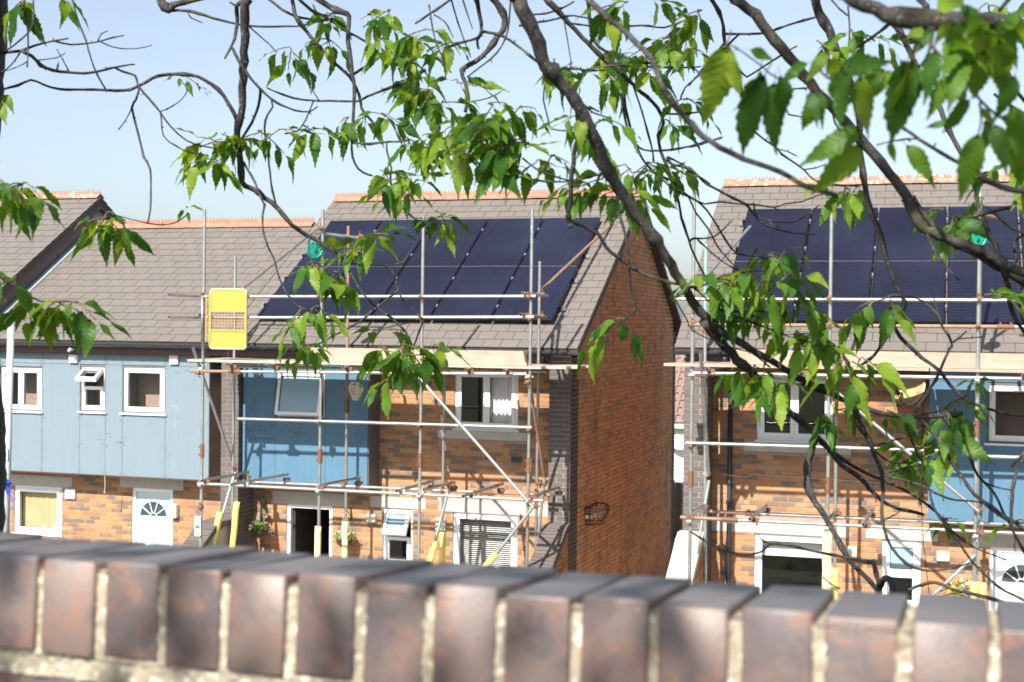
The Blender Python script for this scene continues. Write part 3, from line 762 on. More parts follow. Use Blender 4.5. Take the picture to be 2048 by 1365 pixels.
# graffiti strokes on the middle bay
gr = MB()
def stroke(pts, r=.0045): gr.tube([(x, -.4515, z) for x, z in pts], r, 4)
random.seed(5)
stroke([(-5.62,4.06),(-5.57,4.16),(-5.52,4.24),(-5.50,4.06),(-5.62,4.07)])
for i in range(5):
    x = -5.66+i*.10; stroke([(x+.03*math.cos(t*.8)+t*.004, 3.90+.04*math.sin(t*.8)) for t in range(9)])
GL = {'H': [[(0,0),(.05,1)],[(.0,.5),(.6,.55)],[(.6,0),(.62,1)]], 'E': [[(.6,1),(.05,.95),(0,0),(.6,.05)],[(.02,.5),(.5,.52)]], 'N': [[(0,0),(.05,1),(.55,.05),(.65,1.05)]], 'U': [[(0,1),(.05,.2),(.3,0),(.55,.2),(.6,1)]], 'Y': [[(0,1),(.3,.5),(.62,1.05)],[(.3,.5),(.15,-.2)]]}
for i, ch in enumerate('HENUY'):
    for st in GL[ch]: stroke([(-5.68+i*.105+px*.10+.02*pz, 3.69+pz*(.10+.012*i)) for px, pz in st])
for i in range(6): stroke([(-5.60+i*.08+.022*math.cos(t*.9), 3.585+.018*math.sin(t*.9)) for t in range(8)])
for i in range(26):
    x, z = -4.95+random.gauss(.15,.13), 3.72+random.gauss(0,.05); stroke([(x,z),(x+random.uniform(.02,.10),z+random.uniform(.0,.07))], .003)
for i in range(10):
    x, z = -3.62+random.gauss(0,.1), 3.72+random.gauss(0,.12); stroke([(x,z),(x+random.uniform(-.01,.02),z-random.uniform(.03,.12))], .003)
gr.build('marker_scrawl', M['graf'], HC, kind='stuff')
gr = MB()
for i in range(11):
    x, z = random.choice(((-8.6,3.55),(-9.4,3.5),(-8.3,3.45),(-7.0,4.55),(-10.1,3.55))); x += random.gauss(0,.15); z += random.gauss(0,.09)
    stroke([(x,z),(x+random.uniform(.04,.14),z+random.uniform(-.01,.02))], .003)
gr.build('scuff_marks', M['graf'], HL, kind='stuff')
# downpipes
def downpipe(root, x, y, z0, z1, hopper=True):
    m = MB(); m.tube([(x,y,z0),(x,y,z1)], .034, 12)
    o = m.build('downpipe', M['blackpvc'], root, True)
    for z in (z1-.25, (z0+z1)/2+.35, z0+.9):
        MB().box(x-.05,x+.05,y+.01,y+.1,z-.02,z+.02).tube([(x,y,z-.025),(x,y,z+.025)],.042,12).build('pipe_clip', M['blackpvc'], o)
    return o
downpipe(HC,-.44,-.06,GZ,4.80); d = downpipe(HR,.60,-.06,GZ,4.72)
MB().tube([(.60,-.06,4.72),(.60,-.12,4.80),(.60,-.6,4.93),(.60,-.68,5.0),(.60,-.71,5.06)],.034,10).build('swan_neck', M['blackpvc'], d, True)
MB().tube([(-.44,-.06,4.80),(-.44,-.12,4.86),(-.44,-.6,4.95),(-.44,-.69,5.0),(-.44,-.71,5.06)],.034,10).build('swan_neck', M['blackpvc'], HC, True)
# cable on the right-hand wall
cb = [(.40,.0,3.38),(.46,-.02,3.33),(.60,-.11,3.31),(.72,-.02,3.29),(.80,-.015,3.28),(.98,-.015,3.335),(1.2,-.015,3.32),(1.6,-.015,3.315),(2.2,-.015,3.30),(2.78,-.015,3.28),(2.92,-.015,3.32),(2.94,-.015,3.5),(2.93,-.015,4.4),(3.0,-.05,4.52)]
MB().tube(cb,.006,6).build('cable', M['cable'], HR, True)
MB().tube([(3.31,-.02,4.6),(3.31,-.015,3.0),(3.34,-.012,2.5),(3.45,-.012,1.6)],.005,5).build('cable', M['black'], HR)
# satellite dish
S = thing('satellite_dish', 'rusty offset satellite dish on the right-hand house wall, left of its blue bay', 'dish', (ROX,ROY,GZ+.06), ROT, (0,0,GZ))
ax = Vector((-.42,-.80,.40)).normalized(); a = ax.cross(V(0,0,1)).normalized(); b = a.cross(ax); c = V(3.13,-.28,4.655)
vs_ = [c+ax*-.05]; fs = []; n = 24
for k_ in range(1,5):
    r = .24*k_/4; vs_ += [c + a*(r*math.cos(2*math.pi*i/n)) + b*(r*1.08*math.sin(2*math.pi*i/n)) + ax*(-.05+.05*(k_/4)**2) for i in range(n)]
for i in range(n):
    fs.append((0,1+i,1+(i+1)%n))
    for k_ in range(3): fs.append((1+k_*n+i,1+(k_+1)*n+i,1+(k_+1)*n+(i+1)%n,1+k_*n+(i+1)%n))
m = MB().add(vs_, fs); o = m.build('reflector', M['dish'], S, True); md = o.modifiers.new('thick','SOLIDIFY'); md.thickness = .008
p1 = c+ax*.30-b*.18; MB().tube([c-b*.24+ax*-.02, c-b*.27+ax*.1, p1],.010,8).build('feed_arm', M['iron'], S)
MB().tube([p1-ax*.04, p1+ax*.06],[.035,.03],10).build('receiver', M['black'], S, True)
MB().tube([c-ax*.05, c-ax*.09-V(0,0,.05), V(3.24,-.02,4.55)],.018,8).box(3.19,3.29,-.02,0,4.47,4.63).build('wall_bracket', M['iron'], S)
# a second dish and the house behind
HB = thing('rear_house', 'white rendered house with pink pantiles seen through the gap between the gables', 'house', (-3.2,24,GZ-1.4))
MB().box(-3,2.5,0,5,0,3.4).build('wall', M['render'], HB)
MB().prism([(-3.3,-.4,3.35),(-3.3,2.5,5.6),(-3.3,2.5,5.48),(-3.3,-.4,3.23)], (6.1,0,0)).build('roof', M['pantile'], HB)
RO_ = HB.children[-1]; pm = MB()
for i in range(12):
    pm.tube([(0,-.40+0,3.36),(0,2.5,5.61)], .07, 6)
    break
pme = pm.mesh('pantile_rib', M['pantile'])
for i in range(26): put('pantile_rib', pme, RO_, M=Matrix.Translation((-3.2+i*.235,0,0)))
tb = MB().prism([(-3.3,-.01,-.01),(-3.3,.0,.035),(-3.3,.06,.045),(-3.3,.06,0)],(6.1,0,0)).mesh('tile_course', M['pantile'])
for i in range(10): put('tile_course', tb, RO_, M=Matrix.Translation((0,-.4+i*.29,3.42+i*.225)))
MB().box(-3.3,2.8,-.52,-.40,3.22,3.34).build('gutter', M['white'], HB)
S2 = thing('satellite_dish', 'pale satellite dish on the white house behind the gap', 'dish', (-3.12,23.7,2.0))
vs_ = [V(0,.05,0)]; fs = []
for k_ in range(1,4):
    r = .42*k_/3; vs_ += [V(r*math.cos(2*math.pi*i/n), .05-.10*(k_/3)**2, r*1.15*math.sin(2*math.pi*i/n)) for i in range(n)]
for i in range(n):
    fs.append((0,1+i,1+(i+1)%n))
    for k_ in range(2): fs.append((1+k_*n+i,1+(k_+1)*n+i,1+(k_+1)*n+(i+1)%n,1+k_*n+(i+1)%n))
MB().add(vs_, fs).build('reflector', M['white'], S2, True); MB().tube([(0,.05,0),(0,.3,-.1)],.02,8).build('wall_bracket', M['bolt'], S2)
F = thing('garden_fence', 'dark wooden fence at the far end of the gap between the gables', 'fence', (0,9.2,GZ))
pb = MB().box(-.072,.072,0,.018,0,1.65).mesh('fence_board', M['fencewood'])
for i in range(14): put('fence_board', pb, F, M=Matrix.Translation((-.4+i*.15,0,.05+random.uniform(-.02,.02))))
MB().box(-.5,1.7,.02,.07,.35,.43).box(-.5,1.7,.02,.07,1.3,1.38).build('rail', M['fencewood'], F)

# ------------------------------------------------------------ solar panels
def panel_parts():
    w_, h_ = 1.03, 1.722
    f = MB()
    for (a,b,c,d) in ((0,w_,0,.012),(0,w_,h_-.012,h_),(0,.012,.012,h_-.012),(w_-.012,w_,.012,h_-.012)): f.box(a,b,c,d,-.035,.002)
    l = MB().box(.012,w_-.012,.012,h_-.012,-.006,-.001)
    l.v = [(x-w_/2, y-h_/2, z) for x, y, z in l.v]; f.v = [(x-w_/2, y-h_/2, z) for x, y, z in f.v]
    e = MB().box(.004,w_-.004,h_-.010,h_+.0015,-.02,.0035); e.v = [(x-w_/2, y-h_/2, z) for x, y, z in e.v]
    return f.mesh('frame', M['pframe']), l.mesh('cell_sheet', M['cell']), e.mesh('frame_edge', M['pedge'])
FM, LM, EM = panel_parts()
ORD = ['first', 'second', 'third', 'fourth', 'fifth']
def array(R4, x0, sp, oy, oz, where, sl0=.655):
    for r in range(2):
        for c_ in range(5):
            o = thing('solar_panel', 'black solar panel, %s from the left in the %s row on %s' % (ORD[c_], 'lower' if r == 0 else 'upper', where), 'solar panel', group='solar panels on %s' % where)
            Mx = R4 @ Matrix.Translation((x0+c_*sp+1.03/2+.012, oy+0, oz)) @ Matrix.Rotation(PT,4,'X') @ Matrix.Translation((0, sl0+r*1.745+.861, .135))
            o.matrix_world = Mx
            put('frame', FM, o); put('cell_sheet', LM, o); put('frame_edge', EM, o)
    for k_, l in enumerate((.42,1.32,2.14,3.05)):
        o = thing('mounting_rail', 'silver rail under the solar panels of %s, %s from the eaves' % (where, ORD[k_]), 'mounting rail', group='mounting rails on %s' % where)
        o.matrix_world = R4 @ Matrix.Translation((x0, oy, oz)) @ Matrix.Rotation(PT,4,'X') @ Matrix.Translation((0, sl0+l, .08))
        MB().box(-.09,5*sp+.09,-.02,.02,-.02,.018).build('rail', M['alu'], o)
        cl = MB().box(-.02,.02,-.03,.03,-.01,.062).mesh('end_clamp', M['pframe']); cm = MB().box(-.02,.02,-.028,.028,.018,.028).mesh('clamp_foot', M['alu'])
        for x in (-.01, 5*sp+.008): put('end_clamp', cl, o, M=Matrix.Translation((x,0,0)))
        cc = MB().box(-.011,.011,-.03,.03,.0,.060).mesh('mid_clamp', M['alu'])
        for i in range(1,5): put('mid_clamp', cc, o, M=Matrix.Translation((i*sp,0,0)))
array(Matrix.Identity(4), PX0, 1.053, EY, EZ, 'the middle roof')
T4 = Matrix.Translation((ROX,ROY,.06)) @ Matrix.Rotation(ROT,4,'Z')
array(T4, RX0, 1.055, EY, EZ, 'the right-hand roof', .60)

# ------------------------------------------------------------ scaffolds
TR = .0242
def coupler_mesh(mat, nm='coupler'):
    m = MB(); m.tube([(0,0,-.026),(0,0,.026)], .034, 10); m.tube([(-.026,-.052,0),(.026,-.052,0)], .034, 10)
    m.box(-.022,.022,-.035,-.015,-.03,.03)
    m.tube([(.034,-.01,.012),(.034,-.075,.012)], .007, 6); m.tube([(-.012,-.052,.03),(-.012,-.052,.075)], .007, 6)
    m.box(.025,.045,-.085,-.07,0,.024); m.box(-.024,0,-.064,-.040,.055,.07); m.box(-.06,-.03,.0,.018,-.012,.012)
    return m.mesh(nm, mat)
CPM, CPZ = coupler_mesh(M['coupler']), coupler_mesh(M['coupler_z'])
sm = MB().tube([(0,0,-.11),(0,0,.11)], .033, 10).box(-.055,-.03,-.012,.012,.05,.075).box(-.055,-.03,-.012,.012,-.075,-.05).box(.028,.04,-.02,.02,-.1,.1)
SLV = sm.mesh('sleeve_coupler', M['coupler'])
class Scaff:
    def __init__(s, root): s.root = root; random.seed(17)
    def t(s, name, a, b, mat='steel', r=TR, label=None):
        a, b = Vector(a), Vector(b); return MB().tube([a, b], r, 12, hollow=.82).build(name, M[mat], s.root, 'smooth' == 'x', label)
    def c(s, p, rz=0, z=False, rx=0):
        put('coupler', CPZ if z else CPM, s.root, M=Matrix.Translation((p[0], p[1], p[2]-GZ)) @ Matrix.Rotation(rz+random.uniform(-.15,.15),4,'Z') @ Matrix.Rotation(rx,4,'X') @ Matrix.Rotation(random.choice((0,math.pi)),4,'Y'))
    def sl(s, p, horiz=False):
        put('sleeve_coupler', SLV, s.root, M=Matrix.Translation((p[0], p[1], p[2]-GZ)) @ (Matrix.Rotation(math.pi/2,4,'Y') if horiz else Matrix.Rotation(random.uniform(0,1),4,'Z')))
    def foam(s, a, b, mat='sleeve', r=.05):
        a, b = Vector(a), Vector(b); n = 8
        pts = [a.lerp(b, i/n)+Vector((random.uniform(-.004,.004),random.uniform(-.004,.004),0)) for i in range(n+1)]
        MB().tube(pts, r, 14, hollow=.6).build('foam_sleeve', M[mat], s.root, True)
SC = thing('scaffold', 'tube scaffold with a yellow gate in front of the middle house', 'scaffold', (0,0,GZ), 0, (0,0,GZ))
K = Scaff(SC); OY, IY = -2.0, -.80
for x, zt in ((-5.614,7.30),(-3.57,7.27),(-1.92,7.15),(-.222,7.23)):
    K.t('standard', (x-.02,OY,GZ), (x,OY,3.5)); K.t('standard', (x,OY,3.5), (x+.015,OY,zt)); K.sl((x,OY,3.5))
for x, zt, mt in ((-5.72,6.62,'steel'),(-3.68,7.10,'rust'),(-2.0,4.92,'steel'),(-.45,6.52,'steel')):
    if mt == 'rust': K.t('standard', (x,IY,GZ), (x,IY,4.2)); K.t('standard', (x,IY,4.2), (x,IY,zt), 'rust'); K.sl((x,IY,4.2))
    else: K.t('standard', (x-.02,IY,GZ), (x,IY,zt))
FY = OY-.052
K.t('guard_rail', (-5.653,FY,5.926), (-0.123,FY,5.96)); K.t('guard_rail', (-4.863,FY,5.605), (-0.143,FY,5.659))
K.t('guard_rail', (-5.66,-2.93,5.94), (-5.68,-.70,5.925)); K.t('guard_rail', (-5.66,-2.93,5.60), (-5.68,-.70,5.60)); K.t('guard_rail', (-5.653,FY,5.6),(-4.863,FY,5.605))
K.t('guard_rail', (-.285,-2.17,6.0), (-.40,-.55,5.995)); K.t('guard_rail', (-.285,-2.27,5.69), (-.40,-.62,5.655), 'rust')
K.t('ledger', (-5.801,FY,4.755), (-5.011,FY,4.765), 'rust'); K.t('ledger', (-5.011,FY,4.765), (-0.251,FY,4.829)); K.sl((-5.011,FY,4.765), True)
K.t('ledger', (-4.952,FY,4.03), (-0.163,FY,4.054))
K.t('ledger', (-5.653,FY,2.988), (0.025,FY,3.003))
K.t('ledger', (-5.72,IY-.05,2.90), (-1.25,IY-.05,2.925)); K.t('ledger', (-1.25,IY-.05,2.925), (-.22,IY-.05,2.93), 'rust'); K.sl((-1.25,IY-.05,2.925), True)
K.t('ledger', (-5.75,IY-.05,4.80), (-.3,IY-.05,4.83))
for a, b in (((-5.514,-2.162),(-5.479,-0.74)),((-4.832,-2.449),(-4.748,-0.74)),((-3.547,-1.984),(-3.464,-0.74)),((-2.203,-2.231),(-2.203,-0.74)),((-1.897,-1.915),(-1.84,-0.74)),((-1.087,-2.409),(-1.057,-0.67)),((-0.148,-2.014),(-0.122,-0.74))):
    K.t('transom', (a[0],a[1],3.05), (b[0],b[1],3.05)); K.c((a[0],FY,3.03), 1.57, random.random() < .4); K.c((b[0],IY-.05,2.97), 1.57)
for x in (-5.06,-4.32,-3.09,-2.54,-1.13,-.54): K.t('transom', (x,-2.22,4.878), (x,-.62,4.875), 'rust' if x in (-4.32,-1.13) else 'steel'); K.c((x,FY,4.84), 1.57)
K.t('brace', (-2.147,FY-.05,4.987), (-0.103,FY-.05,2.894))
K.t('brace', (-5.71,-2.13,5.125), (-5.77,-.72,3.15)); K.t('brace', (-.28,-2.06,5.16), (-.36,-.66,3.06), 'rust')
K.t('brace', (-3.579,OY,7.032), (-5.66,IY,6.03)); K.t('brace', (-.47,IY-.04,6.02), (-.20,2.78,7.36), 'rust')
K.t('brace', (-3.658,OY-.04,6.913), (-3.036,OY+.5,6.844))
# raking tubes at the foot, in yellow foam
K.t('raker', (-5.60,-.95,3.06), (-5.66,-1.05,2.75), 'greentube'); K.t('raker', (-5.655,-1.04,2.78), (-5.98,-1.5,1.0)); K.foam((-5.75,-1.17,2.42), (-5.97,-1.48,1.1), 'sleeve')
K.foam((-5.585,-.92,2.57), (-5.66,-.98,1.5), 'sleeve'); K.t('raker', (-5.585,-.92,2.5), (-5.68,-1.0,GZ))
K.foam((-3.589,OY,2.42), (-3.594,OY,1.551), 'sleeve_pale'); K.foam((-3.69,IY,2.33), (-3.69,IY,1.5), 'sleeve_pale'); K.foam((-2.005,IY,2.25), (-2.01,IY,1.4), 'sleeve')
K.t('raker', (-1.84,-.92,3.03), (-2.22,-1.25,1.2)); K.foam((-2.02,-1.08,2.15), (-2.22,-1.25,1.2), 'sleeve')
K.t('raker', (-.07,-2.10,2.96), (-1.06,-2.30,1.65)); K.foam((-.63,-2.215,2.22), (-1.06,-2.30,1.65), 'sleeve')
K.t('raker', (-.30,-.92,3.20), (-.56,-1.0,GZ))
for x in (-5.614,-3.57,-1.92,-.222):
    for z, q in ((5.95,0),(5.63,0),(4.79,1),(4.02,0),(2.965,1)):
        if x < -5 and z == 4.02: continue
        K.c((x,OY,z), 0, bool(q))
for p, q in (((-5.72,IY,3.12),1),((-.45,IY,3.10),1),((-5.72,IY,2.92),0),((-.45,IY,2.94),0),((-3.69,IY,2.92),0),((-2.0,IY,2.92),0),((-0.281,OY,5.995),1.57),((-0.281,OY,5.689),1.57),((-.45,IY,6.02),1.57),((-.45,IY,5.68),1.57),((-5.653,OY,5.935),1.57),((-5.653,OY,5.61),1.57),((-3.589,OY,6.982),.6),((-3.135,OY+.45,6.883),.6),((-3.69,IY,6.9),0),((-0.192,FY,2.983),.5),((-.09,-2.09,2.92),.7),((-0.242,OY,4.711),0),((-5.653,OY,4.731),0),((-5.613,OY,2.617),0),((-5.6,-.95,3.0),.8),((-1.85,-.92,3.0),.3)): K.c(p, q)
SR = thing('scaffold', 'tube scaffold with a long toe board in front of the right-hand house', 'scaffold', (ROX,ROY,GZ), ROT, (0,0,GZ))
K = Scaff(SR)
for x, zt in ((.358,7.38),(2.159,7.16),(3.995,7.33),(5.82,7.18)):
    K.t('standard', (x,OY,GZ), (x,OY,3.5)); K.t('standard', (x,OY,3.5), (x,OY,zt)); K.sl((x,OY,3.5 if x < 3 else 4.3))
K.t('standard', (.40,IY,GZ), (.33,IY,5.6)); K.t('standard', (.33,IY,5.6), (.33,IY,6.05), 'greentube'); K.t('standard', (.33,IY,6.05), (.33,IY,6.72), 'greentube'); K.sl((.33,IY,5.55))
K.t('standard', (2.18,IY,GZ), (2.17,IY,4.9)); K.t('standard', (4.05,IY,GZ), (4.03,IY,6.9)); K.t('standard', (5.9,IY,GZ), (5.9,IY,6.9))
K.t('guard_rail', (0.126,FY,5.916), (5.969,FY,5.926)); K.t('guard_rail', (0.293,FY,5.575), (4.32,FY,5.59), 'rust'); K.t('guard_rail', (4.32,FY,5.59), (5.969,FY,5.6)); K.sl((4.32,FY,5.59), True)
K.t('ledger', (0.372,FY,4.928), (5.969,FY,4.948)); K.t('ledger', (0.293,FY,3.99), (3.718,FY,4.005)); K.t('ledger', (3.945,FY,3.951), (5.969,FY,3.97))
K.t('ledger', (0.234,FY,2.988), (0.876,FY,2.99), 'rust'); K.t('ledger', (0.876,FY,2.99), (5.969,FY,3.008)); K.sl((0.895,FY,2.99), True)
K.t('ledger', (.33,IY-.05,2.93), (1.02,IY-.05,2.93), 'rust'); K.t('ledger', (1.02,IY-.05,2.93), (6.0,IY-.05,2.95)); K.sl((1.05,IY-.05,2.93), True)
K.t('ledger', (.3,IY-.05,4.88), (6.0,IY-.05,4.9))
for x, y0, y1 in ((0.339, -2.01, -1.042), (1.199, -2.346, -0.864), (2.167, -1.98, -1.091), (2.632, -2.326, -0.844), (4.025, -1.99, -1.042)): K.t('transom', (x,y0,3.05), (x+.04,y1,3.05)); K.c((x,FY,3.0),1.57); K.c((x,IY,2.98),1.57)
for x in (1.80,2.96,4.54,.59): K.t('transom', (x,-2.2,4.985), (x,-.62,4.985), 'rust' if x > 2 else 'steel'); K.c((x,FY,4.96),1.57)
K.t('brace', (2.178,FY-.05,4.79), (4.044,FY-.05,3.249)); K.t('brace', (.50,-2.20,5.21), (.42,-.86,3.46)); K.t('brace', (.69,1.2,7.1), (.36,-.95,6.25))
K.t('raker', (.44,-.95,3.38), (.20,-1.35,1.5)); K.t('raker', (3.995,-2.07,2.70), (3.0,-2.2,1.65)); K.foam((3.45,-2.14,2.1),(3.0,-2.2,1.65),'sleeve_pale')
K.foam((2.159,OY,2.894),(2.164,OY,1.551),'sleeve_pale',.062); K.foam((2.18,IY,2.22),(2.18,IY,1.4),'sleeve'); K.foam((3.995,OY,2.351),(3.995,OY,1.452),'sleeve'); K.foam((4.093,OY+.07,2.331),(4.093,OY+.07,1.452),'sleeve')
K.t('raker', (4.093,OY+.07,2.242), (4.12,OY+.07,GZ))
for x in (.358,2.159,3.995,5.82):
    for z, q in ((5.94,0),(5.60,0),(4.90,1),(3.95,0),(2.94,1)): K.c((x,OY,z),0,bool(q))
for p, q in (((.35,IY,3.45),1),((.36,IY,2.95),0),((2.17,IY,2.95),0),((.48,-2.05,4.90),.4),((4.024,FY,3.279),.4),((2.178,FY,4.731),.3),((0.372,OY,5.748),1.57),((0.372,OY,5.945),1.57)): K.c(p,q,z=(q == 1))

# boards: each lies loose on its scaffold
BORD = ['outermost', 'second from the outer edge', 'middle', 'fourth from the outer edge', 'innermost']
def board(frame, x0, x1, y, z, label, group, mat='board_old', toe=False, h=.22, wd=.237):
    o = thing('scaffold_board', label, 'scaffold board', frame[0], frame[1], frame[2], group)
    if toe: MB().box(x0, x1, y-.018, y+.018, z, z+h).build('plank', M[mat], o)
    else:
        MB().box(x0, x1, y-wd/2, y+wd/2, z, z+.036).build('plank', M[mat], o)
        for x in (x0-.0015, x1-.02): MB().box(x, x+.0215, y-wd/2-.0015, y+wd/2+.0015, z-.0015, z+.0375).build('end_band', M['coupler_z'], o)
    return o
FC = ((0,0,GZ),0,(0,0,GZ)); FRt = ((ROX,ROY,GZ),ROT,(0,0,GZ))
for i in range(5):
    y = -1.945+i*.249
    board(FC, -5.84+random.uniform(-.03,.03), -2.5, y, 4.905, 'weathered scaffold board, %s in the left half of the middle platform' % BORD[i], 'boards of the middle platform')
    if i > 0: board(FC, -2.48, (.28,.40,.38,.42)[i-1], y, 4.905, 'weathered scaffold board, %s in the right half of the middle platform' % BORD[i], 'boards of the middle platform')
    else: board(FC, -2.48, -.03, y, 4.905, 'weathered scaffold board, outermost in the right half of the middle platform', 'boards of the middle platform')
    board(FRt, -.0+random.uniform(-.05,.05)+(.0 if i < 2 else .25), 3.4, y, 5.015, 'scaffold board, %s in the left half of the right-hand platform' % BORD[i], 'boards of the right-hand platform', 'board')
    board(FRt, 3.42, 6.0, y, 5.015, 'scaffold board, %s in the right half of the right-hand platform' % BORD[i], 'boards of the right-hand platform', 'board')
board(FC, -3.94, -.275, -1.955, 4.945, 'pale toe board set on edge along the middle platform', None, 'board', True, .215)
board(FRt, .867, 6.0, -1.955, 5.055, 'long pale toe board set on edge along the right-hand platform', None, 'board', True, .20)
# yellow ladder gate
G = thing('safety_gate', 'yellow scaffold safety gate with a wire mesh middle, left of the middle solar panels', 'gate', (-5.10,-2.125,5.118))
w2, hh, rr = .315, .92, .05
pts = []
for (cx_, cz_, a0) in ((w2-rr,rr,-90),(w2-rr,hh-rr,0),(-w2+rr,hh-rr,90),(-w2+rr,rr,180)):
    for k_ in range(5): a = math.radians(a0+k_*22.5); pts.append((cx_+rr*math.cos(a),0,cz_+rr*math.sin(a)))
pts.append(pts[0]); MB().tube(pts, .016, 8).build('frame', M['gate_edge'], G, True)
MB().box(-w2+.012,w2-.012,-.006,.006,hh*.655,hh-.014).build('solid_panel', M['yellow'], G)
MB().box(-w2+.012,w2-.012,-.006,.006,.014,hh*.30).build('solid_panel', M['yellow'], G)
MB().box(-w2+.01,w2-.01,-.018,.018,hh*.625,hh*.655).box(-w2+.01,w2-.01,-.018,.018,hh*.295,hh*.322).box(-w2-.012,-w2+.02,-.017,.017,.06,hh-.06).box(w2-.02,w2+.012,-.017,.017,.06,hh-.06).build('gate_bar', M['yellow'], G)
ms = MB()
for i in range(1,10): x = -w2+.02+(2*w2-.04)*i/10; ms.tube([(x,0,hh*.32),(x,0,hh*.63)], .003, 4)
for i in range(1,6): z = hh*.32+(hh*.31)*i/6; ms.tube([(-w2+.02,.004,z),(w2-.02,.004,z)], .003, 4)
ms.build('wire_mesh', M['yellow'], G)
hg = MB(); hg.tube([(-w2-.07,0,.12),(-w2-.07,0,.85)], .010, 8); hg.tube([(-w2-.07,0,.2),(-w2,0,.2)], .008, 6); hg.tube([(-w2-.07,0,.76),(-w2,0,.76)], .008, 6); hg.build('hinge', M['yellow'], G)
MB().tube([(-w2-.14,0,.10),(-w2-.14,0,.83)], .018, 10).build('hinge_post', M['steel'], G, True)
# gin wheels
def gin(loc, rz, label):
    o = thing('gin_wheel', label, 'pulley', loc, rz, group='gin wheels on the scaffolds')
    m = MB(); n_ = 20
    m.tube([(.115*math.cos(2*math.pi*i/n_),0,.115*math.sin(2*math.pi*i/n_)) for i in range(n_+1)], .020, 8)
    for i in range(4): a = i*math.pi/4; m.tube([(.11*math.cos(a),0,.11*math.sin(a)),(-.11*math.cos(a),0,-.11*math.sin(a))], .010, 6)
    m.build('wheel', M['gin'], o, True)
    MB().tube([(0,-.012,0),(0,.012,0)], .088, 20).build('web', M['gin'], o)
    st = MB()
    for y in (-.032,.032): st.box(-.018,.018,y-.004,y+.004,-.03,.20)
    st.box(-.018,.018,-.036,.036,.192,.20); st.build('strap', M['gin'], o)
    MB().tube([(-.15,0,-.045),(.15,0,-.045)], .008, 6).build('rope_guard', M['gin'], o)
    MB().tube([(0,-.05,0),(0,.05,0)], .014, 8).build('axle', M['gin'], o)
    MB().tube([(.0+.022*math.sin(t*.7),0,.235-.035*math.cos(t*.7)) for t in range(9)], .010, 6).build('eye', M['coupler'], o)
    return o
gin((-3.635,-2.11,6.645), .7, 'teal gin wheel pulley hanging above the yellow gate')
c_, s_ = math.cos(ROT), math.sin(ROT)
gin((ROX+c_*3.96-s_*-2.11, ROY+s_*3.96+c_*-2.11, 6.70), .45, 'teal gin wheel pulley hanging before the right-hand panels')
MB().tube([(3.94,-2.2,7.0),(4.2,-1.75,6.98)], TR, 10, hollow=.8).build('brace', M['rust'], SR)
# inspection tag
o = thing('scaffold_tag', 'white scaffold inspection tag with a green block, clipped low on the left standard', 'tag', (-5.645,-2.06,2.165))
MB().box(-.052,.052,-.006,0,0,.31).build('holder', M['tagw'], o)
MB().box(-.042,.042,-.0075,-.0065,.115,.17).build('green_block', M['tagg'], o)
MB().box(-.042,.042,-.0075,-.0065,.012,.045).build('yellow_strip', M['tagy'], o)
tx = MB()
for i in range(4): tx.box(-.038,.03-.01*(i % 2),-.0075,-.0065,.20+i*.018,.206+i*.018)
tx.build('printed_lines', M['graf'], o)
MB().tube([(0,-.002,.31),(0,.03,.36)], .006, 6).build('clip', M['coupler'], o)

# ------------------------------------------------------------ baskets, garden walls, street lamp
def clump(mb, c, r, n, size, flat=.7):
    for i in range(n):
        d = Vector((random.gauss(0,1),random.gauss(0,1),random.gauss(0,1))).normalized()*r*random.random()**.4
        p = Vector(c)+Vector((d.x,d.y,d.z*flat)); a = Vector((random.gauss(0,1),random.gauss(0,1),random.gauss(0,1))).normalized(); b = a.orthogonal().normalized()
        s = size*random.uniform(.6,1.3); cc = a.cross(b)
        mb.add([p, p+b*s*.5+cc*s*.35, p+b*s, p+b*s*.5-cc*s*.35], [(0,1,2,3)])
M['basketleaf'] = simple('basket_leaf', (.16,.26,.04), (.07,.15,.03), 30, .6, vary=.6)
M['petal_w'] = simple('pale_petal', (.72,.70,.60), (.75,.73,.35), 40, .6)
M['petal_v'] = simple('violet_petal', (.16,.05,.35), (.22,.08,.40), 40, .6)
M['petal_y'] = simple('yellow_petal', (.80,.48,.02), (.82,.60,.05), 40, .6)
def basket(x, z, zb, label, white):
    o = thing('hanging_basket', label, 'hanging basket', (x,0,zb)); random.seed(int(z*100))
    MB().box(-.012,.012,-.014,0,0,-.22+.0).build('wall_plate', M['dkgreen'], o)
    ar = MB(); ar.tube([(0,-.01,-.02),(0,-.14,.01),(0,-.26,.02)], .008, 6); ar.tube([(0,-.01,-.16),(0,-.15,-.03),(0,-.26,.02)], .006, 6); ar.build('arm', M['dkgreen'], o)
    zz = z-zb; n = 14
    b_ = MB(); vs_ = [V(0,-.26,zz-.17)]; fs = []
    for k in range(1,5):
        a = k/4*math.pi/2; vs_ += [V(.14*math.sin(a)*math.cos(2*math.pi*i/n), -.26+.14*math.sin(a)*math.sin(2*math.pi*i/n), zz-.03-.14*math.cos(a)) for i in range(n)]
    for i in range(n):
        fs.append((0,1+(i+1)%n,1+i))
        for k in range(3): fs.append((1+k*n+i,1+k*n+(i+1)%n,1+(k+1)*n+(i+1)%n,1+(k+1)*n+i))
    b_.add(vs_, fs); b_.build('bowl', M['soil'], o, True)
    for i in range(3): a = i*2.1+.4; MB().tube([(.14*math.cos(a),-.26+.14*math.sin(a),zz-.03),(0,-.26,.02)], .004, 5).build('chain', M['cable'], o)
    f = MB(); clump(f, (0,-.26,zz+.02), .17, 330, .045, .6); f.build('foliage', M['basketleaf'], o, kind='stuff')
    f = MB(); clump(f, (0,-.27,zz+.05), .16, 70 if white else 26, .035, .6); f.build('flowers', M['petal_w'] if white else M['petal_v'], o, kind='stuff')
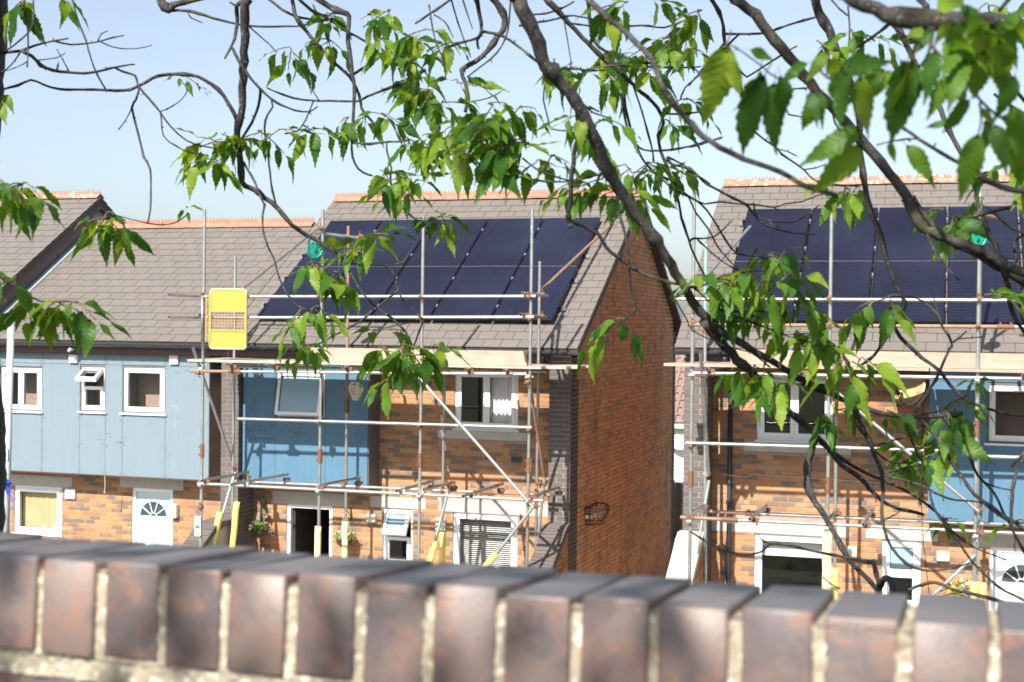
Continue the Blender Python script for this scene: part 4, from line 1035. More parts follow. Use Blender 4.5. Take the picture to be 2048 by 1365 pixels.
basket(-5.53, 2.06, 2.47, 'hanging basket of yellow-green leaves left of the open front door', False)
basket(-3.95, 1.99, 2.45, 'hanging basket with pale flowers right of the open front door', True)
o = thing('flower_spray', 'small spray of yellow and white flowers on the wall left of the white door', 'flowers', (ROX+3.75,ROY-.02,1.95))
random.seed(9)
for mt, n in (('petal_y',40),('petal_w',40),('basketleaf',40)):
    f = MB(); clump(f, (random.uniform(-.1,.12),-.10,random.uniform(-.05,.08)), .15, n, .05); f.build('blossom' if mt != 'basketleaf' else 'foliage', M[mt], o, kind='stuff')
f = MB(); f.tube([(-.2,-.02,-.1),(.2,-.05,.1)], .01, 5); f.build('stem', M['iron'], o)
# rusty wall basket on the gable
o = thing('wall_basket', 'rusty iron half-round wall basket on the shaded gable', 'wall basket', (.004,.72,2.30))
wr = MB(); n = 12
def hb(r, z, th): wr.tube([(r*math.sin(math.pi*i/n)*.75, -r*math.cos(math.pi*i/n), z) for i in range(n+1)], th, 5)
hb(.36,.30,.012); hb(.38,.20,.011); hb(.34,.10,.011); hb(.28,.02,.014)
for i in range(n+1):
    a = math.pi*i/n; wr.tube([(.40*math.sin(a)*.75,-.40*math.cos(a),.30),(.36*math.sin(a)*.75,-.36*math.cos(a),.14),(.28*math.sin(a)*.75,-.28*math.cos(a),.02)], .007, 5)
wr.build('wire_basket', M['iron'], o)
MB().add([(.27*math.sin(math.pi*i/n)*.75, -.36*math.cos(math.pi*i/n), z) for z in (.13,.21) for i in range(n+1)], [(i,i+1,n+2+i,n+1+i) for i in range(n)]).build('liner_strip', M['alu'], o)
MB().box(0,.012,-.42,.42,.29,.31).build('back_rail', M['iron'], o)
# garden walls stepping down from the piers
M['render_grey'] = simple('grey_render', (.36,.34,.31), (.29,.275,.25), 4, .9, bmp=.3)
M['coping_pale'] = simple('pale_coping', (.50,.485,.45), (.42,.40,.36), 5, .9, bmp=.3, spots=(45,.62,(.22,.21,.19)))  # paler coping than the other garden walls, with dark speckles
CB = None
def wing(loc, rz, x0, x1, prof, label, body, cop, bricks=True):
    o = thing('garden_wall', label, 'garden wall', loc, rz, (0,0,GZ))
    pts = [Vector((0,y,z)) for y, z in prof]
    poly = [(x0+.015,y,z-.105) for y, z in prof] + [(x0+.015,prof[-1][0],GZ),(x0+.015,prof[0][0],GZ)]
    B = MB().prism(poly, (x1-x0-.035,0,0)).build('wall_body', M[body], o)
    if bricks:
        def top(y):
            for (a, za), (b, zb) in zip(prof, prof[1:]):
                if b <= y <= a: return za+(zb-za)*(y-a)/(b-a)-.11
            return GZ
        y_lo = prof[-1][0]; y_hi = prof[0][0]-.002
        def clip(z):
            ys = [y_lo+(y_hi-y_lo)*i/60 for i in range(61)]; ok = [y for y in ys if top(y) >= z]
            return (min(ok), max(ok)) if ok else (0, -1)
        wl = Wall(y_lo, y_hi, GZ, prof[0][1]-.1, [], clip)
        lay(B, wl, lambda v, w, z: (x1-.012+w, v, z), GZ, 0, lambda q: 0, math.pi/2)
    me = bevel_brick(x1-x0+.03,.066,.1,.006); 
    mm = MB(); mm.v = [(x, y*1.0, z) for x, y, z in me.v]; mm.f = me.f; cm = mm.mesh('coping_brick', M[cop])
    acc = 0; d = .0375; i = 0
    tot = sum((b-a).length for a, b in zip(pts, pts[1:]))
    while d < tot-.03:
        L_ = d
        for a, b in zip(pts, pts[1:]):
            sg = (b-a).length
            if L_ <= sg: p = a.lerp(b, L_/sg); dr = (b-a).normalized(); break
            L_ -= sg
        up_ = Vector((0,-dr.z,dr.y)); up_ = up_ if up_.z > 0 else -up_
        # local x across, local y into the wall (-up), local z along
        Mx = Matrix(((1,0,0,(x0+x1)/2),(0,-up_.y,dr.y,p.y+up_.y*random.uniform(-.003,.003)),(0,-up_.z,dr.z,p.z-GZ+random.uniform(-.003,.003)),(0,0,0,1)))
        put('coping_brick', cm, o, M=Mx); d += .0755
    return o
pr1 = [(-.56,2.47),(-.70,2.455),(-.85,2.38),(-1.0,2.28),(-1.6,1.90),(-2.4,1.40)]
wing((0,0,GZ),0,-.345,.0,pr1,'low brick garden wall sloping down from the pier at the gable corner','mortar','brick_dark')
pr2 = [(-.56,2.27),(-1.05,2.26),(-1.28,2.22),(-1.45,2.12),(-2.2,1.62),(-2.8,1.2)]
wing((0,0,GZ),0,-6.115,-5.775,pr2,'low grey rendered garden wall with dark coping between the left and middle houses','render_grey','brick_dark',False)
pr3 = [(-.56,2.55),(-.75,2.55),(-.95,2.47),(-1.15,2.33),(-1.8,1.95),(-2.6,1.45)]
wing((ROX,ROY,GZ+.05),ROT,-.02,.325,pr3,'low garden wall with pale coping in front of the right-hand house pier','mortar','coping_pale')
# street lamp
o = thing('street_lamp', 'pale grey street lamp column at the left edge with a blue bow', 'street lamp', (-5.68,-6.64,GZ-.05))
MB().tube([(-.05,0,0),(-.05,0,1.2)], .075, 16).build('base', M['lamp'], o, True)
MB().tube([(-.05,0,1.2),(.038,0,5.22)], .044, 16).build('column', M['lamp'], o, True)
MB().tube([(.038,0,5.16),(.02,0,5.20),(-.12,-.02,5.22),(-.9,-.1,5.36)], .022, 10).build('bracket', M['lamp'], o, True)
lh = MB(); lh.ball((-1.15,-.13,5.37), .30,.11,.075, 14, 8); lh.build('lantern', M['lamp'], o, True)
MB().box(-.03,.035,-.049,-.044,3.42,3.56).build('number_plate', M['tagw'], o); MB().box(-.012,.016,-.0515,-.0495,3.45,3.53).build('plate_mark', M['tagg'], o)
bw = thing('ribbon_bow', 'shiny blue ribbon bow tied round the street lamp column', 'bow', (-5.665,-6.70,GZ-.05+3.12)); random.seed(4)
lp = MB()
for i in range(16):
    a = random.uniform(0,6.28); e = random.uniform(-.6,.9); d = Vector((math.cos(a)*math.cos(e), -abs(math.sin(a))*math.cos(e)*.7-.1, math.sin(e))).normalized()*.085
    sd = d.cross(V(random.gauss(0,1),random.gauss(0,1),random.gauss(0,1))).normalized()*.016; nn = d.cross(sd).normalized()*.03
    c = [V(0,0,0), d*.6+nn, d, d*.7-nn, V(0,0,0)]
    lp.add([p+sd for p in c]+[p-sd for p in c], [(k,k+1,6+k,5+k) for k in range(4)])
lp.build('loops', M['blueribbon'], bw, True)
tl = MB()
for (ex, ez) in ((.16,-.30),(.20,-.22),(.06,-.2)):
    c = [V(0,-.03,0), V(ex*.4,-.05,ez*.2), V(ex*.8,-.03,ez*.6), V(ex,-.04,ez)]
    tl.add([p+V(.006,0,.004) for p in c]+[p-V(.006,0,.004) for p in c], [(k,k+1,5+k,4+k) for k in range(3)])
tl.build('tails', M['blueribbon'], bw); MB().tube([(.0,.06,.0)]+[(.05*math.cos(t*.5+1.5),.06+.05*math.sin(t*.5+1.5),0) for t in range(13)], .008, 5).build('tie', M['blueribbon'], bw)
CROWN_HUB = (5.015,-17.940,7.453)
TREE_BRANCHES = [
('R',[(4.932,-18.614,6.334,0.0174),(4.952,-18.580,6.284,0.0170),(4.966,-18.553,6.240,0.0166),(4.980,-18.525,6.193,0.0163),(4.999,-18.501,6.163,0.0160),(5.022,-18.473,6.130,0.0157),(5.042,-18.448,6.095,0.0153),(5.054,-18.428,6.063,0.0151),(5.071,-18.404,6.024,0.0147),(5.086,-18.376,5.974,0.0143),(5.105,-18.347,5.925,0.0139),(5.130,-18.318,5.884,0.0135),(5.156,-18.289,5.842,0.0131),(5.181,-18.260,5.799,0.0127),(5.200,-18.239,5.769,0.0125),(5.223,-18.212,5.726,0.0121),(5.243,-18.187,5.684,0.0117),(5.267,-18.158,5.633,0.0112),(5.301,-18.127,5.593,0.0108),(5.329,-18.102,5.565,0.0105),(5.364,-18.074,5.539,0.0101),(5.406,-18.041,5.510,0.0097),(5.445,-18.011,5.486,0.0093),(5.479,-17.985,5.463,0.0089),(5.513,-17.960,5.443,0.0086),(5.556,-17.927,5.416,0.0082),(5.619,-17.882,5.385,0.0076),(5.669,-17.846,5.361,0.0071),(5.719,-17.811,5.344,0.0066),(5.769,-17.777,5.337,0.0062),(5.821,-17.742,5.334,0.0057),(5.883,-17.700,5.336,0.0052),(5.924,-17.672,5.343,0.0048)]),
('R',[(5.413,-18.457,6.338,0.0128),(5.443,-18.439,6.314,0.0127),(5.473,-18.421,6.280,0.0127),(5.500,-18.403,6.244,0.0126),(5.531,-18.385,6.209,0.0126),(5.561,-18.366,6.170,0.0125),(5.592,-18.348,6.130,0.0125),(5.623,-18.331,6.099,0.0124),(5.655,-18.314,6.062,0.0123),(5.687,-18.297,6.027,0.0123),(5.719,-18.282,5.990,0.0122),(5.754,-18.265,5.945,0.0121),(5.785,-18.251,5.904,0.0121),(5.803,-18.243,5.874,0.0120),(5.814,-18.238,5.843,0.0120),(5.829,-18.231,5.819,0.0119),(5.845,-18.225,5.808,0.0119),(5.869,-18.216,5.797,0.0118),(5.897,-18.206,5.784,0.0118),(5.933,-18.193,5.774,0.0117),(5.971,-18.180,5.760,0.0117),(5.998,-18.171,5.744,0.0116),(6.022,-18.162,5.726,0.0116),(6.065,-18.148,5.711,0.0115),(6.136,-18.125,5.682,0.0114)]),
('R',[(5.772,-19.659,6.059,0.0108),(5.799,-19.649,6.042,0.0111),(5.827,-19.640,6.031,0.0113),(5.861,-19.631,6.023,0.0116),(5.896,-19.625,6.020,0.0119),(5.937,-19.622,6.018,0.0122),(5.978,-19.625,6.014,0.0125),(6.024,-19.636,5.998,0.0127),(6.088,-19.662,5.967,0.0130)]),
('L',[(3.949,-18.091,6.508,0.0137),(3.930,-18.077,6.464,0.0132),(3.925,-18.062,6.426,0.0129),(3.908,-18.041,6.360,0.0122),(3.899,-18.024,6.311,0.0118),(3.889,-18.010,6.262,0.0113),(3.874,-17.991,6.187,0.0105),(3.855,-17.984,6.143,0.0101),(3.853,-17.974,6.096,0.0096),(3.858,-17.961,6.046,0.0091),(3.857,-17.951,5.988,0.0085),(3.878,-17.940,5.972,0.0082),(3.900,-17.928,5.958,0.0079),(3.953,-17.903,5.913,0.0072),(3.991,-17.886,5.865,0.0066),(4.056,-17.860,5.821,0.0057),(4.104,-17.842,5.790,0.0051),(4.145,-17.827,5.754,0.0045)]),
('R',[(5.272,-19.242,6.175,0.0055),(5.301,-19.247,6.144,0.0054),(5.339,-19.252,6.113,0.0054),(5.370,-19.257,6.085,0.0053),(5.400,-19.265,6.050,0.0052),(5.420,-19.278,6.007,0.0052),(5.442,-19.289,5.973,0.0051),(5.469,-19.301,5.939,0.0050),(5.496,-19.311,5.912,0.0050),(5.517,-19.319,5.895,0.0049),(5.555,-19.332,5.872,0.0048),(5.603,-19.349,5.851,0.0048),(5.646,-19.365,5.833,0.0047),(5.683,-19.383,5.811,0.0046),(5.719,-19.398,5.797,0.0045),(5.742,-19.409,5.789,0.0044)]),
('R',[(4.790,-17.922,6.495,0.0077),(4.818,-17.894,6.465,0.0075),(4.846,-17.865,6.430,0.0073),(4.879,-17.833,6.391,0.0070),(4.918,-17.798,6.350,0.0067),(4.947,-17.773,6.323,0.0065),(4.979,-17.749,6.295,0.0063),(5.023,-17.715,6.253,0.0060),(5.065,-17.686,6.209,0.0057),(5.082,-17.670,6.166,0.0054),(5.066,-17.668,6.130,0.0052),(5.071,-17.659,6.084,0.0050),(5.087,-17.648,6.044,0.0048),(5.103,-17.637,5.999,0.0045),(5.115,-17.629,5.963,0.0043),(5.128,-17.620,5.892,0.0040),(5.147,-17.610,5.829,0.0036),(5.162,-17.604,5.788,0.0034),(5.184,-17.594,5.741,0.0031),(5.200,-17.588,5.710,0.0030)]),
('R',[(5.524,-17.787,6.479,0.0123),(5.538,-17.782,6.434,0.0120),(5.562,-17.774,6.386,0.0115),(5.581,-17.767,6.333,0.0111),(5.600,-17.759,6.286,0.0107),(5.618,-17.750,6.243,0.0103),(5.637,-17.741,6.186,0.0098),(5.644,-17.734,6.138,0.0094),(5.644,-17.726,6.067,0.0088),(5.656,-17.712,5.995,0.0083),(5.666,-17.698,5.933,0.0078),(5.680,-17.683,5.886,0.0074),(5.704,-17.659,5.820,0.0068),(5.717,-17.639,5.763,0.0064),(5.732,-17.623,5.722,0.0060),(5.752,-17.601,5.675,0.0056),(5.764,-17.587,5.646,0.0054),(5.758,-17.581,5.619,0.0052),(5.745,-17.577,5.598,0.0050),(5.731,-17.573,5.576,0.0048),(5.715,-17.567,5.546,0.0045),(5.695,-17.562,5.514,0.0042),(5.665,-17.556,5.480,0.0039),(5.637,-17.554,5.463,0.0036)]),
('R',[(5.739,-18.034,6.370,0.0076),(5.749,-18.037,6.355,0.0075),(5.767,-18.044,6.317,0.0074),(5.785,-18.053,6.276,0.0073),(5.808,-18.062,6.228,0.0071),(5.829,-18.070,6.187,0.0069),(5.855,-18.079,6.141,0.0068),(5.877,-18.089,6.091,0.0066),(5.895,-18.099,6.046,0.0064),(5.926,-18.110,5.988,0.0062),(5.945,-18.120,5.939,0.0061),(5.956,-18.132,5.888,0.0059),(5.967,-18.141,5.850,0.0058),(5.984,-18.149,5.809,0.0056),(6.001,-18.157,5.771,0.0055),(6.014,-18.161,5.746,0.0054),(6.023,-18.162,5.738,0.0054)]),
('R',[(5.292,-18.130,5.588,0.0129),(5.319,-18.081,5.540,0.0122),(5.339,-18.055,5.522,0.0119),(5.361,-18.020,5.488,0.0115),(5.387,-17.985,5.461,0.0110),(5.423,-17.936,5.413,0.0103),(5.460,-17.887,5.360,0.0096),(5.508,-17.839,5.320,0.0088),(5.548,-17.800,5.275,0.0081),(5.583,-17.767,5.230,0.0074),(5.609,-17.743,5.195,0.0069),(5.661,-17.706,5.154,0.0061),(5.682,-17.690,5.126,0.0056),(5.729,-17.658,5.080,0.0048),(5.783,-17.627,5.062,0.0041),(5.826,-17.603,5.050,0.0035)]),
('R',[(5.547,-17.799,5.273,0.0096),(5.534,-17.817,5.236,0.0093),(5.526,-17.835,5.189,0.0089),(5.537,-17.855,5.126,0.0084),(5.568,-17.867,5.080,0.0080),(5.596,-17.880,5.039,0.0076),(5.626,-17.899,4.990,0.0071),(5.659,-17.918,4.947,0.0067),(5.702,-17.936,4.911,0.0062),(5.730,-17.953,4.880,0.0059)]),
('R',[(5.557,-17.790,5.258,0.0055),(5.608,-17.731,5.210,0.0051),(5.659,-17.679,5.174,0.0048),(5.705,-17.637,5.149,0.0045),(5.763,-17.589,5.119,0.0042),(5.818,-17.548,5.082,0.0038),(5.872,-17.511,5.034,0.0034),(5.900,-17.493,4.993,0.0032),(5.962,-17.463,4.946,0.0027),(6.050,-17.427,4.908,0.0022)]),
('R',[(5.807,-18.229,5.890,0.0060),(5.832,-18.227,5.853,0.0061),(5.860,-18.221,5.819,0.0062),(5.888,-18.212,5.794,0.0064),(5.915,-18.198,5.772,0.0065),(5.943,-18.183,5.759,0.0066),(5.980,-18.156,5.739,0.0067),(6.017,-18.123,5.717,0.0069),(6.046,-18.095,5.700,0.0071),(6.106,-18.029,5.660,0.0074)]),
('R',[(5.842,-18.226,5.801,0.0048),(5.857,-18.275,5.768,0.0044),(5.873,-18.320,5.737,0.0041),(5.892,-18.358,5.713,0.0038),(5.912,-18.394,5.692,0.0035),(5.919,-18.406,5.685,0.0034)]),
('L',[(3.310,-18.408,6.312,0.0056),(3.365,-18.409,6.319,0.0049),(3.411,-18.405,6.321,0.0042),(3.449,-18.393,6.337,0.0036),(3.488,-18.368,6.351,0.0028),(3.519,-18.339,6.363,0.0021)]),
('L',[(3.492,-18.365,6.351,0.0028),(3.516,-18.325,6.348,0.0026),(3.539,-18.292,6.356,0.0024),(3.566,-18.256,6.368,0.0022),(3.589,-18.228,6.383,0.0020),(3.610,-18.203,6.393,0.0018)]),
('L',[(3.566,-18.256,6.368,0.0021),(3.591,-18.232,6.356,0.0020),(3.627,-18.206,6.353,0.0018),(3.667,-18.187,6.359,0.0016),(3.688,-18.178,6.366,0.0014)]),
('L',[(3.562,-18.261,6.367,0.0018),(3.590,-18.286,6.382,0.0016),(3.624,-18.304,6.385,0.0014)]),
('L',[(3.412,-18.405,6.322,0.0056),(3.437,-18.392,6.308,0.0052),(3.456,-18.378,6.285,0.0049),(3.482,-18.358,6.272,0.0045),(3.512,-18.326,6.270,0.0041),(3.535,-18.286,6.274,0.0036),(3.550,-18.248,6.284,0.0033),(3.567,-18.186,6.306,0.0028),(3.584,-18.108,6.328,0.0022)]),
('L',[(3.513,-18.324,6.272,0.0021),(3.498,-18.340,6.310,0.0017),(3.488,-18.349,6.333,0.0014)]),
('L',[(3.451,-18.383,6.297,0.0017),(3.492,-18.356,6.307,0.0015),(3.512,-18.342,6.322,0.0014)]),
('L',[(3.490,-18.349,6.274,0.0035),(3.494,-18.348,6.296,0.0014)]),
('L',[(3.567,-18.186,6.306,0.0036),(3.593,-18.180,6.293,0.0035),(3.629,-18.172,6.282,0.0034),(3.637,-18.171,6.257,0.0033),(3.654,-18.165,6.232,0.0032),(3.695,-18.146,6.180,0.0029),(3.719,-18.127,6.138,0.0027),(3.753,-18.095,6.100,0.0025),(3.787,-18.064,6.087,0.0024),(3.817,-18.035,6.081,0.0022)]),
('L',[(3.697,-18.144,6.175,0.0022),(3.706,-18.143,6.108,0.0021),(3.735,-18.124,6.082,0.0020),(3.756,-18.101,6.068,0.0019),(3.782,-18.066,6.064,0.0019),(3.797,-18.042,6.059,0.0018)]),
('L',[(3.696,-18.146,6.179,0.0018),(3.696,-18.082,6.204,0.0017),(3.710,-18.047,6.232,0.0016),(3.725,-18.047,6.258,0.0016),(3.720,-18.064,6.276,0.0015)]),
('L',[(3.859,-17.991,6.170,0.0059),(3.840,-18.005,6.219,0.0057),(3.814,-18.022,6.259,0.0055),(3.779,-18.043,6.285,0.0053),(3.747,-18.061,6.298,0.0052),(3.709,-18.083,6.297,0.0050),(3.668,-18.109,6.292,0.0048),(3.641,-18.128,6.272,0.0046),(3.617,-18.145,6.254,0.0045),(3.590,-18.165,6.241,0.0044),(3.546,-18.198,6.239,0.0041),(3.500,-18.234,6.236,0.0039),(3.449,-18.279,6.233,0.0036),(3.417,-18.309,6.242,0.0034),(3.392,-18.334,6.253,0.0032),(3.367,-18.361,6.233,0.0031),(3.325,-18.404,6.212,0.0028)]),
('L',[(3.406,-18.163,6.522,0.0030),(3.448,-18.195,6.450,0.0028),(3.490,-18.214,6.383,0.0026),(3.512,-18.219,6.325,0.0024),(3.528,-18.212,6.281,0.0023),(3.548,-18.196,6.239,0.0022)]),
('L',[(3.640,-18.170,6.251,0.0036),(3.633,-18.174,6.212,0.0035),(3.623,-18.179,6.189,0.0035),(3.641,-18.181,6.128,0.0033),(3.672,-18.192,6.045,0.0030),(3.697,-18.199,6.008,0.0029),(3.719,-18.228,5.934,0.0027),(3.735,-18.259,5.872,0.0025),(3.737,-18.275,5.846,0.0025)]),
('L',[(3.623,-18.179,6.189,0.0022),(3.612,-18.197,6.147,0.0020),(3.599,-18.211,6.121,0.0018)]),
('L',[(3.737,-18.275,5.846,0.0021),(3.797,-18.296,5.839,0.0020),(3.830,-18.285,5.844,0.0019),(3.842,-18.240,5.869,0.0018)]),
('L',[(3.737,-18.275,5.846,0.0018),(3.718,-18.331,5.854,0.0016),(3.698,-18.392,5.864,0.0014)]),
('L',[(3.465,-18.461,6.448,0.0034),(3.461,-18.455,6.421,0.0032),(3.464,-18.449,6.388,0.0029),(3.467,-18.447,6.340,0.0024),(3.474,-18.460,6.263,0.0017)]),
('L',[(3.487,-18.453,6.448,0.0027),(3.490,-18.460,6.375,0.0025),(3.435,-18.450,6.336,0.0023),(3.391,-18.434,6.322,0.0022),(3.326,-18.408,6.310,0.0021)]),
('L',[(3.490,-18.460,6.375,0.0021),(3.476,-18.430,6.362,0.0018),(3.463,-18.384,6.347,0.0014)]),
('L',[(3.412,-18.405,6.322,0.0021),(3.421,-18.447,6.284,0.0021),(3.391,-18.445,6.262,0.0021),(3.324,-18.404,6.257,0.0021)]),
('L',[(3.472,-18.457,6.280,0.0017),(3.429,-18.449,6.266,0.0015),(3.389,-18.443,6.260,0.0014)]),
('L',[(3.692,-18.923,5.702,0.0036),(3.723,-18.880,5.670,0.0032),(3.756,-18.856,5.644,0.0028),(3.806,-18.846,5.617,0.0024),(3.909,-18.853,5.617,0.0018)]),
('L',[(3.690,-18.921,5.869,0.0030),(3.746,-18.902,5.884,0.0023),(3.792,-18.887,5.899,0.0018)]),
('L',[(3.715,-18.915,5.702,0.0024),(3.738,-18.871,5.668,0.0018)]),
('L',[(3.540,-17.908,6.586,0.0155),(3.562,-17.922,6.548,0.0134),(3.586,-17.926,6.524,0.0118),(3.600,-17.925,6.539,0.0107),(3.633,-17.912,6.549,0.0086),(3.682,-17.862,6.572,0.0046)]),
('L',[(3.586,-17.926,6.524,0.0046),(3.646,-17.903,6.524,0.0043),(3.711,-17.876,6.504,0.0040),(3.768,-17.848,6.491,0.0038),(3.810,-17.824,6.485,0.0035),(3.882,-17.777,6.489,0.0032),(3.942,-17.729,6.498,0.0029),(3.963,-17.710,6.510,0.0028),(4.039,-17.641,6.534,0.0024)]),
('L',[(3.640,-17.905,6.519,0.0019),(3.647,-17.892,6.504,0.0018),(3.669,-17.867,6.494,0.0015)]),
('L',[(3.808,-17.826,6.483,0.0023),(3.811,-17.771,6.469,0.0022),(3.844,-17.764,6.440,0.0021),(3.886,-17.797,6.407,0.0019)]),
('L',[(4.010,-17.863,6.323,0.0019),(4.059,-17.848,6.242,0.0019)]),
('L',[(3.941,-18.088,6.497,0.0072),(3.904,-18.079,6.488,0.0066),(3.899,-18.062,6.452,0.0057),(3.894,-18.062,6.412,0.0048),(3.891,-18.079,6.374,0.0039),(3.887,-18.114,6.329,0.0029)]),
('L',[(3.904,-18.079,6.488,0.0029),(3.899,-18.108,6.492,0.0022)]),
('L',[(3.893,-18.083,6.366,0.0051),(3.919,-18.076,6.317,0.0046),(3.944,-18.066,6.281,0.0042),(3.970,-18.052,6.248,0.0038),(3.996,-18.035,6.223,0.0035),(4.020,-18.016,6.205,0.0032),(4.052,-17.989,6.192,0.0028),(4.083,-17.960,6.192,0.0025),(4.099,-17.941,6.210,0.0022)]),
('L',[(3.970,-18.052,6.248,0.0044),(3.929,-17.986,6.212,0.0042),(3.889,-17.954,6.167,0.0040),(3.865,-17.974,6.113,0.0037)]),
('L',[(3.996,-18.035,6.223,0.0029),(3.995,-18.023,6.200,0.0029),(3.975,-18.017,6.180,0.0029),(3.958,-18.003,6.141,0.0029),(3.954,-17.976,6.083,0.0030),(3.949,-17.949,6.018,0.0030),(3.946,-17.927,5.963,0.0030),(3.953,-17.903,5.910,0.0030)]),
('L',[(3.866,-17.959,6.049,0.0037),(3.912,-17.973,5.985,0.0035),(3.940,-17.986,5.937,0.0033),(3.954,-17.991,5.918,0.0033),(3.956,-18.006,5.885,0.0032),(3.971,-18.028,5.832,0.0030),(3.998,-18.047,5.786,0.0028),(4.023,-18.059,5.755,0.0027),(4.039,-18.074,5.724,0.0026),(4.069,-18.098,5.677,0.0024),(4.102,-18.115,5.643,0.0023),(4.131,-18.128,5.620,0.0022),(4.165,-18.138,5.607,0.0021)]),
('L',[(4.040,-17.866,5.830,0.0030),(4.087,-17.963,5.774,0.0025),(4.143,-18.038,5.732,0.0022)]),
('L',[(4.104,-17.842,5.790,0.0030),(4.167,-17.885,5.793,0.0027),(4.200,-17.900,5.795,0.0026),(4.261,-17.894,5.810,0.0022)]),
('L',[(4.145,-17.827,5.754,0.0023),(4.179,-17.746,5.749,0.0022),(4.212,-17.700,5.750,0.0021),(4.264,-17.669,5.762,0.0020),(4.304,-17.669,5.820,0.0019)]),
('L',[(4.212,-17.700,5.750,0.0031),(4.244,-17.704,5.733,0.0030),(4.271,-17.725,5.676,0.0030),(4.290,-17.736,5.648,0.0029),(4.342,-17.758,5.607,0.0028),(4.373,-17.774,5.583,0.0028),(4.375,-17.808,5.546,0.0027),(4.376,-17.860,5.494,0.0026)]),
('L',[(4.272,-17.727,5.671,0.0038),(4.210,-17.747,5.618,0.0035),(4.165,-17.780,5.573,0.0031),(4.113,-17.856,5.529,0.0027),(4.092,-17.905,5.508,0.0024),(4.069,-17.961,5.505,0.0022)]),
('L',[(4.156,-17.824,5.724,0.0030),(4.185,-17.807,5.669,0.0032),(4.228,-17.796,5.622,0.0033),(4.282,-17.798,5.587,0.0035),(4.337,-17.816,5.544,0.0036),(4.362,-17.837,5.508,0.0036),(4.363,-17.865,5.476,0.0037)]),
('L',[(4.141,-17.829,5.757,0.0030),(4.156,-17.824,5.724,0.0030)]),
('L',[(3.908,-17.897,6.280,0.0023),(3.955,-17.879,6.259,0.0025),(4.009,-17.858,6.245,0.0028),(4.057,-17.836,6.243,0.0030),(4.109,-17.810,6.245,0.0033),(4.155,-17.784,6.246,0.0035),(4.182,-17.766,6.263,0.0037),(4.222,-17.738,6.284,0.0040),(4.266,-17.705,6.309,0.0042),(4.298,-17.677,6.337,0.0045),(4.327,-17.654,6.356,0.0046)]),
('L',[(4.037,-17.845,6.240,0.0027),(4.044,-17.891,6.195,0.0025),(4.043,-17.925,6.159,0.0024),(4.035,-17.945,6.139,0.0023),(4.009,-17.972,6.128,0.0022)]),
('L',[(4.043,-17.925,6.159,0.0019),(4.042,-17.855,6.151,0.0015)]),
('R',[(4.047,-17.848,6.554,0.0091),(4.088,-17.845,6.524,0.0086),(4.132,-17.840,6.505,0.0081),(4.151,-17.838,6.490,0.0079),(4.152,-17.847,6.436,0.0074),(4.162,-17.852,6.366,0.0067),(4.171,-17.853,6.313,0.0062),(4.177,-17.851,6.276,0.0058),(4.174,-17.850,6.213,0.0052),(4.169,-17.845,6.145,0.0046),(4.163,-17.839,6.094,0.0041),(4.171,-17.829,6.052,0.0037),(4.191,-17.815,6.025,0.0033),(4.216,-17.800,6.017,0.0030)]),
('R',[(3.931,-17.780,6.576,0.0062),(3.949,-17.792,6.516,0.0059),(3.987,-17.794,6.466,0.0056),(4.033,-17.791,6.415,0.0053),(4.065,-17.784,6.377,0.0050),(4.106,-17.770,6.341,0.0048),(4.128,-17.759,6.314,0.0046),(4.144,-17.745,6.272,0.0044),(4.148,-17.734,6.231,0.0042),(4.163,-17.722,6.211,0.0041),(4.184,-17.703,6.177,0.0039)]),
('R',[(3.946,-17.776,6.577,0.0054),(4.002,-17.789,6.530,0.0049),(4.062,-17.790,6.499,0.0045),(4.104,-17.779,6.470,0.0041),(4.141,-17.757,6.448,0.0037),(4.173,-17.724,6.427,0.0034),(4.192,-17.698,6.403,0.0031)]),
('R',[(3.808,-17.715,6.598,0.0047),(3.862,-17.716,6.557,0.0044),(3.907,-17.709,6.534,0.0040),(3.969,-17.686,6.524,0.0036),(4.034,-17.645,6.534,0.0032)]),
('R',[(4.118,-17.763,6.324,0.0038),(4.170,-17.777,6.347,0.0036),(4.224,-17.796,6.367,0.0034),(4.274,-17.822,6.393,0.0032),(4.349,-17.857,6.402,0.0030)]),
('R',[(4.165,-17.841,6.114,0.0038),(4.246,-17.891,6.101,0.0035),(4.311,-17.901,6.104,0.0032),(4.341,-17.880,6.107,0.0031),(4.360,-17.857,6.113,0.0030)]),
('R',[(4.306,-17.901,6.101,0.0029),(4.306,-17.901,6.078,0.0029),(4.321,-17.901,6.025,0.0027),(4.320,-17.906,5.989,0.0027),(4.347,-17.915,5.927,0.0025),(4.418,-17.927,5.868,0.0023),(4.463,-17.932,5.871,0.0022)]),
('R',[(3.993,-17.761,6.554,0.0023),(4.022,-17.770,6.504,0.0020),(4.043,-17.759,6.451,0.0017),(4.045,-17.745,6.423,0.0015)]),
('R',[(4.613,-17.874,6.516,0.0094),(4.647,-17.884,6.478,0.0088),(4.664,-17.893,6.445,0.0085),(4.663,-17.906,6.412,0.0081),(4.650,-17.920,6.390,0.0078),(4.631,-17.942,6.347,0.0073),(4.601,-17.964,6.315,0.0068),(4.572,-17.982,6.294,0.0063),(4.567,-17.985,6.283,0.0062),(4.579,-17.986,6.253,0.0059),(4.589,-17.988,6.208,0.0054),(4.582,-17.994,6.168,0.0049)]),
('R',[(4.541,-17.792,6.538,0.0074),(4.538,-17.760,6.495,0.0062),(4.546,-17.755,6.448,0.0051),(4.539,-17.775,6.414,0.0043),(4.549,-17.792,6.385,0.0037)]),
('R',[(4.332,-17.756,6.478,0.0030),(4.375,-17.744,6.508,0.0036),(4.405,-17.734,6.529,0.0040),(4.440,-17.720,6.557,0.0045)]),
